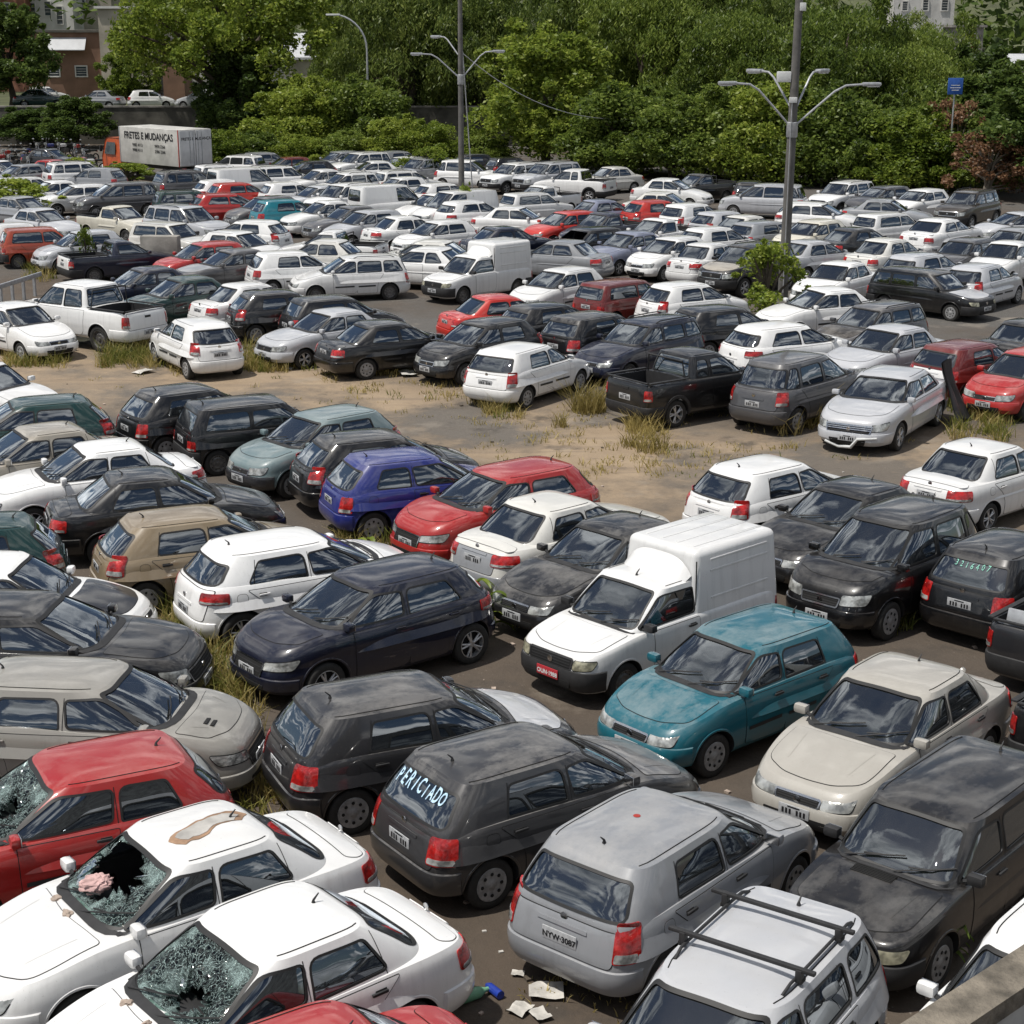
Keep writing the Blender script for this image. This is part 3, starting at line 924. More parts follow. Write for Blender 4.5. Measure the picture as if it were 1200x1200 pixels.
            mb = MB(); mb.rbox((s.xc - .28, 0, s.zB - .10), (.36, s.wb * 1.80, .26), .06, 'dark'); mb.rbox((s.xc - .42, .36, s.zB + .02), (.16, .34, .08), .03, 'dark')
            di = put('dashboard', mb, lod=2)
            mb = MB(); rot = Matrix.Rotation(R(-62), 3, 'Y'); pts = [Vector((s.xc - .58, .36, s.zB - .02)) + rot @ Vector((.18 * math.cos(t), .18 * math.sin(t), 0)) for t in np.linspace(0, 2 * PI, 25)]
            mb.tube(pts, .014, 'plastic', 6, cap=False); mb.tube([pts[0], pts[12]], .014, 'plastic', 6); mb.tube([(s.xc - .58, .36, s.zB - .02), (s.xc - .35, .36, s.zB - .1)], .03, 'plastic', 6)
            put('steering_wheel', mb, lod=2, parent=di)
        # wheels
        s.wheel_mesh()
        return s
    def wheel_mesh(s):
        r, w = s.rw, s.tw
        mb = MB(); h = w / 2
        mb.lathe([(r * .66, -h * .92), (r * .72, -h), (r * .90, -h * 1.0), (r * .975, -h * .86), (r, -h * .6), (r * .992, -h * .3), (r, 0), (r * .992, h * .3), (r, h * .6), (r * .975, h * .86), (r * .90, h), (r * .72, h), (r * .66, h * .92)], 'tyre', 32)
        s.tyre = mb.mesh('tyre', angle=50)
        rr = r * .67; mb = MB()
        if s.rim == 'alloy':
            mb.lathe([(rr, h * .9), (rr * .93, h * .93), (rr * .90, h * .6), (rr * .88, -h * .9)], 'alloy', 32)
            mb.lathe([(rr * .89, h * .1), (.001, h * .1)], 'seam', 24)
            for k in range(5):
                t = 2 * PI * k / 5
                for dt in (-.17, .17):
                    a = (math.cos(t) * rr * .18, h * .74, math.sin(t) * rr * .18); b = (math.cos(t + dt) * rr * .92, h * .80, math.sin(t + dt) * rr * .92)
                    mb.tube([a, b], [rr * .10, rr * .07], 'alloy', 6)
            mb.lathe([(rr * .24, h * .5), (rr * .24, h * .82), (rr * .1, h * .88), (.001, h * .88)], 'alloy', 16)
        elif s.rim == 'hubcap':
            mb.lathe([(rr, h * .88), (rr * .97, h * .98), (rr * .80, h * 1.02), (rr * .45, h * .86), (rr * .28, h * .92), (rr * .18, h * 1.0), (.001, h * 1.02)], 'hubcap', 36)
            for k in range(8):
                t = 2 * PI * k / 8
                c = (math.cos(t) * rr * .64, h * .98, math.sin(t) * rr * .64)
                mb.lathe([(rr * .11, 0), (rr * .10, .006), (.001, .007)], 'seam', 10, 'y', c)
        else:
            mb.lathe([(rr, h * .9), (rr * .94, h * .92), (rr * .88, h * .55), (rr * .70, h * .50), (rr * .55, h * .70), (rr * .35, h * .60), (rr * .22, h * .62), (rr * .2, h * .85), (.001, h * .86)], 'steel', 36)
            for k in range(10):
                t = 2 * PI * k / 10
                mb.lathe([(rr * .07, 0), (.001, .004)], 'seam', 8, 'y', (math.cos(t) * rr * .78, h * .53, math.sin(t) * rr * .78))
        mb.lathe([(rr * .95, -h * .9), (rr * .95, -h * .2), (.001, -h * .2)], 'dark', 20)
        s.rimm = mb.mesh('rim', angle=35)
# ------------------------------------------------------------------ kinds of car
T = {}
def deco_rack(s, body, gl, gg):
    for sg in (1, -1):
        pts = []
        f, r = s.gx(s.zR)
        for k in range(12):
            x = f - .30 + (r - f + .50) * k / 11; y = s.yG(x, s.zR) * .86
            pts.append((x, sg * y, s.roofz(x, y, s.yG(x, s.zR)) + (.045 if 0 < k < 11 else .0)))
        body.tube(pts, .016, 'plastic', 6)
def deco_pickup(s, body, gl, gg):
    """bed liner rails, floor ribs and the headboard bar"""
    x0, x1, z0 = s.bed; hw = s.W - .11; zt = s._zs((x0 + x1) / 2)
    for sg in (1, -1):
        body.rbox(((x0 + x1) / 2, sg * (hw + .03), zt + .055), (x0 - x1 + .06, .09, .03), .010, 'plastic')
        body.rbox(((x0 + x1) / 2, sg * (hw - .14), z0 + .10), (.62, .26, .22), .05, 'dark')
    body.rbox((x1 - .04, 0, zt + .05), (.06, hw * 2 - .06, .03), .008, 'plastic')
    for k in range(7): body.box(((x0 + x1) / 2, -hw + .2 + k * (2 * hw - .4) / 6, z0 + .012), (x0 - x1 - .1, .07, .02), 'dark')
    body.tube([(x0 + .02, -hw + .08, zt), (x0 - .02, -hw + .14, s.zR - .06), (x0 - .02, hw - .14, s.zR - .06), (x0 + .02, hw - .08, zt)], .022, 'plastic', 6)
def deco_box(s, body, gl, gg):
    """tall cargo box behind a small cab: rounded edges, pressed ribs, black seam to the cab"""
    x0, x1, z0, z1, hw = s.xrr + .24, s.xr + .03, s.zs[-1][1] - .28, 1.83, s.W * .97
    bm = bmesh.new(); bmesh.ops.create_cube(bm, size=1)
    for v in bm.verts:
        top = v.co.z > 0
        v.co = Vector(((x0 + x1) / 2 + v.co.x * (x0 - x1) - (.05 if (top and v.co.x < 0) else 0) * -1 - (.10 if (top and v.co.x > 0) else 0), v.co.y * 2 * (hw - (.09 if top else 0)), (z0 + z1) / 2 + v.co.z * (z1 - z0)))
    bmesh.ops.bevel(bm, geom=[e for e in bm.edges], offset=.10, segments=5, profile=.5, affect='EDGES')
    bm.verts.index_update(); body.add([v.co[:] for v in bm.verts], [tuple(v.index for v in f.verts) for f in bm.faces], 'paint'); bm.free()
    ymap = lambda z: hw - .09 * (z - z0) / (z1 - z0)
    for sg in (1, -1):
        for z in (1.66, 1.50, 1.10):
            mb = MB(); mb.rbox(((x0 + x1) / 2 - .05, sg * ymap(z), z), ((x0 - x1) * .66, .022, .035), .010, 'paint'); body.merge(mb)
        body.tube([(x0 - .07, sg * (hw - .055), z0 + .25), (x0 - .10, sg * (hw - .085), z1 - .14)], .010, 'seam', 5)
    for y in (-.45, -.15, .15, .45): body.rbox(((x0 + x1) / 2 - .05, y, z1), ((x0 - x1) * .78, .05, .016), .006, 'paint')
    # sloping fairing from cab roof to box
    f, r = s.gx(s.zR)
    rows = []
    for k in range(9):
        t = k / 8; x = (s.xrf - .34) + (x0 - .06 - (s.xrf - .34)) * t
        zz = s.zR + .045 + (1.70 - s.zR - .03) * t ** 1.3
        row = []
        for q in np.linspace(-1, 1, 15):
            w = (s.wt - .05) + (.62 - s.wt + .05) * t
            row.append((x, w * q, zz - (.10 + .14 * t) * abs(q) ** 3.5))
        rows.append(row)
    body.grid(rows, 'paint')
    body.rbox(((x0 + x1) / 2, 0, (z0 + z1) / 2 - .1), (.1, .1, .1), .01, 'dark')

def mk(name, **k):
    T[name] = Car(**k)
MODERN = [(0, -.13, -.11, .88), (.08, -.05, -.04, .95), (.22, 0, 0, .985), (.42, .0, 0, 1.0), (.58, -.03, -.02, .992), (.70, -.06, -.04, 1.0), (.85, -.09, -.07, .985), (.94, -.15, -.11, .957), (1, -.22, -.16, .925)]
BOXY = [(0, -.10, -.08, .90), (.08, -.04, -.03, .96), (.3, 0, 0, .985), (.5, 0, 0, 1.0), (.66, -.01, -.01, 1.0), (.86, -.03, -.03, .985), (.95, -.05, -.05, .97), (1, -.09, -.08, .945)]
mk('hatch')
mk('hatch_tall_lamps', tail=(.60, .86, .62, .99))
mk('hatch_round', lev=MODERN, nf=4.6, nr=5.6, xf=1.90, xr=-1.86, zs=[(1.9, .74), (1.5, .83), (.95, .92), (.5, .94), (-1.0, .96), (-1.86, .94)], xc=1.0, xrf=.22, xrr=-1.26, xrb=-1.76, gnr=5, tail=(.56, .86, .70, 1.02), head=(.26, .74, .52, .66), wt=.58)
mk('hatch_two_door', lev=MODERN, nf=4.8, nr=5.8, xf=1.88, xr=-1.84, xrr=-1.28, xrb=-1.74, side=[('A', -.36), (-.47, -1.12)], top=[('A', -.40), (-.48, -.98)], doors=[(.62, -.42)], tail=(.54, .80, .58, .86), gnr=5.5, zs=[(1.88, .73), (1.5, .81), (.95, .90), (.5, .93), (-1.0, .96), (-1.84, .93)])
mk('hatch_new', lev=MODERN, nf=4.3, nr=5.0, W=.855, xf=1.99, xr=-1.97, zs=[(1.99, .80), (1.6, .89), (1.05, .98), (.5, .97), (-.8, 1.02), (-1.97, 1.02)], zB=.97, xc=1.10, xrf=.24, xrr=-1.42, xrb=-1.86, zR=1.415, wb=.785, wt=.60, xa=1.20, xb=-1.33, rw=.315, rim='alloy', gnf=4.2, gnr=4.5, side=[('A', -.14), (-.25, -1.18)], top=[('A', -.18), (-.27, -.98)], doors=[(.72, -.195), (-.195, -1.12)], head=(.34, .92, .57, .68), tail=(.52, 1.0, .78, .94), grille=(.36, .40, .66), bumpz=(.24, .46), rtz=(.06, .12), mirror='paint', hmat='paint', rub=False, pz=(.50, .60), htilt=.06)
mk('uno', lev=BOXY, nf=6.5, nr=9, W=.775, xf=1.83, xr=-1.82, zs=[(1.83, .72), (1.5, .80), (.9, .88), (.4, .90), (-1.82, .90)], crown=.03, zB=.90, xc=.92, xrf=.34, xrr=-1.52, xrb=-1.76, zR=1.37, rcrown=.04, wb=.72, wt=.60, gnf=7, gnr=10, xa=1.12, xb=-1.24, rw=.275, tw=.16, rim='steel', side=[('A', -.16), (-.24, -1.42)], top=[('A', -.18), (-.26, -1.32)], doors=[(.58, -.20), (-.20, -1.0)], bump='plastic', head=(.42, .78, .52, .66), htilt=0, tail=(.50, .74, .56, .76), grille=(.40, .52, .66), gtrim='plastic', lamp='headlamp_old', mirror='plastic', rub=False)
mk('uno_two_door', lev=BOXY, nf=6.5, nr=9, W=.775, xf=1.83, xr=-1.82, zs=[(1.83, .72), (1.5, .80), (.9, .88), (.4, .90), (-1.82, .90)], crown=.03, zB=.90, xc=.92, xrf=.34, xrr=-1.52, xrb=-1.76, zR=1.37, rcrown=.04, wb=.72, wt=.60, gnf=7, gnr=10, xa=1.12, xb=-1.24, rw=.275, tw=.16, rim='steel', side=[('A', -.42), (-.50, -1.46)], top=[('A', -.42), (-.50, -1.34)], doors=[(.58, -.46)], bump='plastic', head=(.42, .78, .52, .66), htilt=0, tail=(.50, .74, .56, .76), grille=(.40, .52, .66), gtrim='plastic', lamp='headlamp_old', mirror='plastic', rub=False)
SED = dict(kind='sedan', xf=2.06, xr=-2.12, zs=[(2.06, .66), (1.6, .78), (.95, .91), (.5, .93), (-1.0, .94), (-1.6, .93), (-2.12, .89)], xc=.92, xrf=.14, xrr=-.96, xrb=-1.60, xa=1.25, xb=-1.22, side=[('A', -.16), (-.25, -1.02)], top=[('A', -.20), (-.27, -.84)], doors=[(.62, -.205), (-.205, -1.02)], rtz=(.05, .05), tail=(.48, .88, .66, .86), pz=(.42, .74), rk=.82, gnr=5)
mk('sedan', **SED)
S2 = dict(SED); S2.update(zs=[(2.12, .74), (1.6, .83), (.95, .92), (.5, .93), (-1.0, .95), (-1.6, .95), (-2.16, .92)], head=(.34, .84, .53, .66), lev=MODERN, nf=4.6, nr=5.4, W=.845, tail=(.42, .92, .70, .88), rim='alloy', grille=(.38, .48, .64), xf=2.12, xr=-2.16, rub=False, hmat='paint')
mk('sedan_new', **S2)
S3 = dict(SED); S3.update(lev=MODERN, nf=4.6, nr=5.4, W=.915, xf=2.42, xr=-2.34, xa=1.46, xb=-1.27, rw=.33, rim='alloy', tw=.21, zs=[(2.42, .79), (1.9, .89), (1.1, .97), (.6, .98), (-1.0, 1.0), (-1.6, .99), (-2.34, .95)], zB=.97, xc=1.18, xrf=.26, xrr=-1.04, xrb=-1.78, zR=1.395, wb=.84, wt=.64, side=[('A', -.12), (-.22, -1.16)], top=[('A', -.18), (-.24, -.92)], doors=[(.78, -.17), (-.17, -1.08)], grille=(.52, .50, .68), head=(.50, .98, .56, .72), rub=False, hmat='paint', pz=(.40, .80))
mk('sedan_big', **S3)
mk('coupe', **{**S2, 'side': [('A', -.34), (-.46, -1.06)], 'top': [('A', -.40), (-.48, -.82)], 'doors': [(.66, -.40)]})
mk('suv', lev=BOXY, nf=4.6, nr=7, W=.90, xf=2.12, xr=-2.10, zb=.30, zs=[(2.12, .86), (1.7, .98), (1.1, 1.06), (.5, 1.07), (-2.10, 1.08)], zB=1.07, xc=1.10, xrf=.42, xrr=-1.72, xrb=-1.98, zR=1.60, wb=.83, wt=.66, xa=1.28, xb=-1.34, rw=.345, tw=.21, rim='alloy', side=[('A', -.16), (-.27, -1.12), (-1.22, -1.74)], top=[('A', -.18), (-.29, -1.10), (-1.20, -1.58)], doors=[(.72, -.215), (-.215, -1.10)], bump='plastic', bumpz=(.36, .62), head=(.46, .88, .68, .84), tail=(.62, .86, .72, 1.0), grille=(.44, .68, .86), pz=(.52, .86), flare=True, deco=deco_rack, rub=False, gnr=8)
mk('wagon', xf=2.0, xr=-2.06, nr=7, zs=[(2.0, .66), (1.55, .78), (.95, .90), (.5, .92), (-2.06, .94)], xrr=-1.74, xrb=-1.98, xb=-1.30, xa=1.24, side=[('A', -.14), (-.22, -1.04), (-1.14, -1.78)], top=[('A', -.16), (-.24, -1.02), (-1.12, -1.60)], doors=[(.62, -.18), (-.18, -1.0)], tail=(.54, .78, .58, .90), zR=1.40, deco=deco_rack, rim='steel')
mk('wagon_boxy', lev=BOXY, nf=6.5, nr=9, W=.78, xf=1.98, xr=-2.04, zs=[(1.98, .70), (1.5, .80), (.9, .88), (.4, .90), (-2.04, .90)], crown=.03, zB=.90, xc=.92, xrf=.34, xrr=-1.72, xrb=-1.96, zR=1.37, wb=.72, wt=.60, gnf=7, gnr=10, xa=1.16, xb=-1.25, rw=.28, rim='hubcap', side=[('A', -.14), (-.22, -1.06), (-1.14, -1.78)], top=[('A', -.16), (-.24, -1.04), (-1.12, -1.66)], doors=[(.58, -.18), (-.18, -.98)], bump='plastic', head=(.42, .80, .52, .66), htilt=0, tail=(.54, .74, .56, .80), grille=(.40, .52, .66), gtrim='plastic', lamp='headlamp_old', mirror='plastic', rub=False)
mk('mpv', lev=MODERN, nf=4.6, nr=5.8, W=.86, xf=1.98, xr=-1.96, zb=.24, zs=[(1.98, .85), (1.6, .95), (1.15, 1.02), (.5, 1.02), (-1.96, 1.03)], zB=1.01, xc=1.22, xrf=.36, xrr=-1.46, xrb=-1.82, zR=1.56, wb=.79, wt=.62, xa=1.22, xb=-1.28, rw=.31, side=[('A', -.10), (-.20, -1.06), (-1.16, -1.60)], top=[('A', -.14), (-.22, -1.02), (-1.12, -1.34)], doors=[(.72, -.15), (-.15, -1.04)], tail=(.60, .90, .70, 1.0), head=(.34, .84, .62, .78), grille=(.34, .58, .72), bumpz=(.28, .54), gnf=4.2, gnr=4.6, rtz=(.05, .10), rub=False)
mk('minivan', lev=MODERN, nf=4.6, nr=6, W=.865, xf=2.16, xr=-2.20, zb=.24, zs=[(2.16, .86), (1.7, .95), (1.2, 1.0), (.5, 1.0), (-2.2, 1.02)], zB=1.0, xc=1.28, xrf=.40, xrr=-1.80, xrb=-2.08, zR=1.58, wb=.795, wt=.64, xa=1.30, xb=-1.32, rw=.31, side=[('A', -.10), (-.20, -1.14), (-1.26, -1.90)], top=[('A', -.14), (-.22, -1.10), (-1.24, -1.66)], doors=[(.76, -.15), (-.15, -1.10)], tail=(.60, .92, .72, .94), head=(.34, .88, .62, .80), grille=(.38, .56, .72), gnf=4.4, gnr=5.5, rub=False)
PK = dict(kind='pickup', rear=True, lev=BOXY, nf=4.6, nr=12, deco=deco_pickup, seats=True, bump='plastic')
mk('pickup', **{**PK, **dict(W=.83, xf=2.10, xr=-2.24, zs=[(2.1, .70), (1.6, .80), (.95, .92), (.4, .95), (-2.24, .98)], zB=.95, xc=.92, xrf=.16, xrr=-.46, xrb=-.62, zR=1.42, xa=1.25, xb=-1.34, rw=.30, side=[('A', -.36)], top=[('A', -.38)], doors=[(.62, -.42)], bed=(-.78, -2.12, .52), tail=(.66, .86, .62, .86), rtz=(.05, .06), gnr=12, rim='steel', rub=False)})
mk('pickup_extended', **{**PK, **dict(W=.85, xf=2.16, xr=-2.30, zs=[(2.16, .76), (1.7, .88), (1.0, .98), (.4, 1.02), (-2.3, 1.04)], zB=1.02, xc=.98, xrf=.24, xrr=-.72, xrb=-.88, zR=1.52, xa=1.30, xb=-1.38, rw=.32, side=[('A', -.18), (-.28, -.66)], top=[('A', -.20), (-.30, -.62)], doors=[(.66, -.23)], bed=(-1.02, -2.18, .58), tail=(.66, .86, .68, .92), rtz=(.05, .06), gnr=12, rim='alloy', rub=False, flare=True, zb=.26)})
mk('pickup_double', **{**PK, **dict(W=.89, xf=2.58, xr=-2.68, zb=.36, zs=[(2.58, .86), (2.0, 1.02), (1.2, 1.12), (.4, 1.14), (-2.68, 1.14)], zB=1.13, xc=1.22, xrf=.50, xrr=-.86, xrb=-1.04, zR=1.70, wb=.81, wt=.66, xa=1.56, xb=-1.53, rw=.375, tw=.24, side=[('A', -.04), (-.14, -.86)], top=[('A', -.08), (-.16, -.78)], doors=[(.80, -.09), (-.09, -.92)], bed=(-1.16, -2.54, .72), tail=(.70, .92, .74, 1.04), head=(.46, .92, .70, .88), grille=(.46, .68, .90), bumpz=(.42, .64), bump='paint', rtz=(.06, .07), gnr=12, rim='steel', rub=False, pz=(.54, .58), hmat='paint')})
mk('van', lev=BOXY, kind='van', nf=6.5, nr=14, W=.785, xf=1.98, xr=-2.16, zs=[(1.98, .72), (1.6, .80), (1.0, .89), (.4, .92), (-2.16, .92)], crown=.03, zB=.91, xc=1.02, xrf=.40, xrr=-.42, xrb=-.50, zR=1.40, wb=.72, wt=.62, gnf=7, gnr=14, xa=1.24, xb=-1.34, rw=.285, tw=.165, rim='steel', side=[('A', -.22)], top=[('A', -.24)], doors=[(.66, -.28)], rear=False, bump='plastic', bumpz=(.26, .54), head=(.42, .80, .56, .70), htilt=0, tail=(.66, .80, .50, .80), grille=(.42, .55, .70), gtrim='plastic', lamp='headlamp_old', mirror='plastic', deco=deco_box, rub=False, aerial='f', pz=(.44, .62))
mk('panel_van', lev=MODERN, nf=4.2, nr=9, W=.86, xf=2.06, xr=-2.12, zb=.25, zs=[(2.06, .82), (1.7, .95), (1.2, 1.04), (.5, 1.06), (-2.12, 1.06)], zB=1.05, xc=1.24, xrf=.52, xrr=-1.96, xrb=-2.06, zR=1.76, wb=.80, wt=.68, gnf=5, gnr=11, xa=1.24, xb=-1.34, rw=.31, rim='steel', side=[('A', -.16)], top=[('A', -.20)], doors=[(.76, -.22)], rtz=(.10, .14), tail=(.68, .86, .80, 1.05), head=(.36, .84, .66, .82), grille=(.36, .60, .76), bump='plastic', bumpz=(.30, .56), rub=False, rk=.72)
T_USED = set()

def get_type(name):
    if name not in T_USED:
        T[name].build(); T_USED.add(name)
    return T[name]

C = dict(white=(.74, .74, .73), offwhite=(.62, .61, .57), silver=(.25, .26, .275), palesilver=(.44, .45, .47), beige=(.33, .30, .25), grey=(.07, .07, .075), darkgrey=(.018, .018, .020), dusk=(.0065, .0065, .0075),
         black=(.0045, .0045, .0055), navy=(.007, .010, .026), night=(.004, .006, .019), blue=(.016, .024, .16), blueslate=(.20, .22, .30), teal=(.008, .115, .155), tealbright=(.01, .17, .22), green=(.006, .035, .032), greengrey=(.16, .22, .23),
         red=(.36, .018, .016), brightred=(.48, .03, .02), orange=(.36, .055, .022), maroon=(.13, .012, .010), gold=(.24, .185, .115), brown=(.035, .028, .020), cream=(.60, .57, .48))

CARS = []
def place(kind, px, py, hd, colour, label, fade=.3, name='parked_car', cat='car', over=None, skip=(), lod=None, z=0.0, xy=None, group='cars parked in the lot', wheel_skip=(), pitch=0):
    if py and py < 300 and xy is None:
        kind = {'hatch': ['hatch', 'hatch_round', 'hatch_new', 'hatch_tall_lamps'], 'sedan': ['sedan', 'sedan_new']}.get(kind, [kind])[(int(px * 7 + py * 3)) % (4 if kind == 'hatch' else 2 if kind == 'sedan' else 1)]
    t = get_type(kind)
    lx, lz = (t.xrf + t.xrr) / 2, t.zR + t.rcrown
    a = R(hd)
    if xy is None:
        p = at(px, py, lz + z)
        x, y = p.x - math.cos(a) * lx, p.y - math.sin(a) * lx
    else: x, y = xy
    CARS.append(dict(kind=kind, x=x, y=y, a=a, z=z, colour=colour, label=label, fade=fade, name=name, cat=cat, over=over or {}, skip=skip, lod=lod, group=group, wheel_skip=wheel_skip, fixed=False, pitch=pitch))
    return CARS[-1]

def relax(it=120):
    """nudge apart cars whose footprints overlap"""
    def axes(a): return ((math.cos(a), math.sin(a)), (-math.sin(a), math.cos(a)))
    for c in CARS:
        t = T[c['kind']]; c['hl'] = (t.xf - t.xr) / 2 - .04; c['hw'] = t.W - .0; c['cx'] = (t.xf + t.xr) / 2; c['x0'], c['y0'] = c['x'], c['y']
    for _ in range(it):
        moved = False
        ctr = [(c['x'] + math.cos(c['a']) * c['cx'], c['y'] + math.sin(c['a']) * c['cx']) for c in CARS]
        for i in range(len(CARS)):
            for j in range(i):
                A, B = CARS[i], CARS[j]
                if abs(A['z'] - B['z']) > 1: continue
                dx, dy = ctr[i][0] - ctr[j][0], ctr[i][1] - ctr[j][1]
                if dx * dx + dy * dy > 30: continue
                best = None
                for ax in axes(A['a']) + axes(B['a']):
                    d = dx * ax[0] + dy * ax[1]
                    ra = sum(h * abs(u[0] * ax[0] + u[1] * ax[1]) for h, u in zip((A['hl'], A['hw']), axes(A['a'])))
                    rb = sum(h * abs(u[0] * ax[0] + u[1] * ax[1]) for h, u in zip((B['hl'], B['hw']), axes(B['a'])))
                    o = ra + rb + .04 - abs(d)
                    if o <= 0: best = None; break
                    if best is None or o < best[0]: best = (o, ax, 1 if d >= 0 else -1)
                if best:
                    o, ax, sg = best; moved = True
                    wa = 1.0 if A['y'] > B['y'] else .45; wb = 1.45 - wa
                    o *= .5
                    A['x'] += ax[0] * sg * o * wa / 1.45; A['y'] += ax[1] * sg * o * wa / 1.45
                    B['x'] -= ax[0] * sg * o * wb / 1.45; B['y'] -= ax[1] * sg * o * wb / 1.45
        if not moved: break
    return [(round(math.hypot(c['x'] - c['x0'], c['y'] - c['y0']), 2), c['label'][:50]) for c in CARS if math.hypot(c['x'] - c['x0'], c['y'] - c['y0']) > .45]

def build_car(c):
    t = get_type(c['kind'])
    root = link(c['name'], None, None, (c['x'], c['y'], c['z']), c['a'], c['label'], c['cat'], c['group'])
    root.empty_display_size = .3
    rs = random.Random(int(c['x'] * 100) + int(c['y'] * 77))
    if c['y'] > 37: root.scale = (rs.uniform(.96, 1.03), rs.uniform(.97, 1.02), rs.uniform(.96, 1.05))
    root.rotation_euler[1] = R(c['pitch'])
    lod = c['lod'] if c['lod'] is not None else (2 if c['y'] < 37 else 1 if c['y'] < 72 else 0)
    base = C[c['colour']] if isinstance(c['colour'], str) else c['colour']
    k = random.uniform(.9, 1.08); base = tuple(min(.8, v * k) for v in base)
    made = {}; out = {}
    for i, p in enumerate(t.parts):
        if p['lod'] > lod or p['tag'] in c['skip'] or p['name'] in c['skip']: continue
        par = root if p['parent'] is None else made.get(p['parent'], root)
        o = link(p['name'], p['mesh'], par)
        col = c['over'].get(p['tag'], c['over'].get(p['name'], base))
        if isinstance(col, str): col = C[col]
        o.color = (*col, c['fade'])
        made[i] = o; out.setdefault(p['name'], []).append(o)
    for wi, (x, sg) in enumerate(((t.xa, 1), (t.xa, -1), (t.xb, 1), (t.xb, -1))):
        if wi in c['wheel_skip']: continue
        w = link('wheel', t.tyre, root, (x, sg * (t.W - t.tw / 2 - .035), t.rw - .012), 0 if sg > 0 else PI)
        rm = link('rim', t.rimm, w)
        if wi < 2 and lod: w.rotation_euler[2] += R(c.get('steer', 0))
        out.setdefault('wheel', []).append(w)
    c['root'] = root; c['parts'] = out
    return c
# ------------------------------------------------------------------ light
SKY_OFF = (8.3, 5.1)
SUN_EL, SUN_AZ = 66, 204          # azimuth: where the sun stands, degrees from +x towards +y
def make_world():
    w = bpy.data.worlds.new('World'); scene.world = w; w.use_nodes = True
    nt = w.node_tree
    for n in list(nt.nodes): nt.nodes.remove(n)
    out = N(nt, 'ShaderNodeOutputWorld'); bg = N(nt, 'ShaderNodeBackground'); L(nt, bg.outputs[0], out.inputs[0])
    sky = N(nt, 'ShaderNodeTexSky'); sky.sky_type = 'NISHITA'; sky.sun_disc = False
    sky.sun_elevation = R(SUN_EL); sky.sun_rotation = R(90 - SUN_AZ)
    sky.air_density = 1.0; sky.dust_density = .7; sky.ozone_density = 1.0
    tc = N(nt, 'ShaderNodeTexCoord')
    sep = N(nt, 'ShaderNodeSeparateXYZ'); L(nt, tc.outputs['Generated'], sep.inputs[0])
    zz = math_(nt, 'ADD', math_(nt, 'MAXIMUM', sep.outputs['Z'], 0.06), .22)
    dv = N(nt, 'ShaderNodeCombineXYZ')
    L(nt, math_(nt, 'DIVIDE', sep.outputs['X'], zz), dv.inputs[0]); L(nt, math_(nt, 'DIVIDE', sep.outputs['Y'], zz), dv.inputs[1])
    dvo = N(nt, 'ShaderNodeVectorMath', operation='ADD'); dvo.inputs[1].default_value = (SKY_OFF[0], SKY_OFF[1], 0); L(nt, dv.outputs[0], dvo.inputs[0])
    nz = noise(nt, dvo.outputs[0], 4.6, 9, .56)
    cl = ramp(nt, nz, [(.485, g(0)), (.56, g(1))])
    shade = ramp(nt, noise(nt, dvo.outputs[0], 5.0, 6, .6), [(.36, (5.0, 5.5, 6.4, 1)), (.60, (24, 23.7, 23.2, 1))])
    col = mixc(nt, cl, sky.outputs[0], shade)
    L(nt, col, bg.inputs[0]); bg.inputs[1].default_value = .060
    sd = bpy.data.lights.new('sun', 'SUN'); so = bpy.data.objects.new('sun', sd); COL.objects.link(so)
    sd.energy = 4.5; sd.angle = R(1.2); sd.color = (1, .955, .89)
    d = Vector((math.cos(R(SUN_EL)) * math.cos(R(SUN_AZ)), math.cos(R(SUN_EL)) * math.sin(R(SUN_AZ)), math.sin(R(SUN_EL))))
    so.rotation_euler = d.to_track_quat('Z', 'Y').to_euler(); so.location = (0, 0, 60)
make_world()
vs = scene.view_settings
vs.view_transform = 'Standard'; vs.look = 'None'; vs.exposure = 0; vs.gamma = 1; vs.use_curve_mapping = False
scene.cycles.max_bounces = 8; scene.cycles.transparent_max_bounces = 12; scene.cycles.glossy_bounces = 3; scene.cycles.diffuse_bounces = 3
scene.cycles.use_denoising = True
# ------------------------------------------------------------------ every car in the lot: kind, roof centre in the photo (px), heading, colour, label
P_ = dict(pickup=('pickup_truck', 'pickup truck'), pickup_extended=('pickup_truck', 'pickup truck'), pickup_double=('pickup_truck', 'pickup truck'), van=('delivery_van', 'van'), panel_van=('delivery_van', 'van'))
def car(kind, px, py, hd, colour, label, fade=.35, **k):
    nm, ct = P_.get(kind, ('parked_car', 'car'))
    return place(kind, px, py, hd, colour, label, fade, nm, ct, **k)

# ---- nearest cars, bottom of the photo
silver_hatch = car('hatch_tall_lamps', 748, 961, 50, 'silver', 'silver hatchback with bleached roof and red sticker, white roof-rack car beside it', 1.0, skip=('rear_plate',))
gol_text = car('hatch', 584, 876, 35, (.036, .036, .038), 'dark grey hatchback with pale writing across its rear window', 1.0, over=dict(bonnet=(.075, .075, .078)))
car('hatch', 415, 806, 25, 'darkgrey', 'dark grey hatchback with bleached bonnet, rear towards us, left of the one with writing', .9, over=dict(bonnet='palesilver'))
siena_a = car('sedan', 235, 968, 217, 'white', 'white sedan with a torn grey patch on its roof and gaping windscreen', .1, skip=('windscreen',), over=dict())
siena_b = car('sedan', 352, 1090, 220, 'white', 'white sedan with a shattered windscreen, lower of the two wrecked white sedans', .1, skip=('windscreen',))
car('sedan', 352, 1212, 214, 'red', 'red sedan cut off by the bottom edge below the wrecked white sedans', .2)
red_left = car('hatch_two_door', 137, 872, 207, 'red', 'red two-door hatchback with smashed windscreen above the white wrecked sedan', .5, skip=('windscreen',))
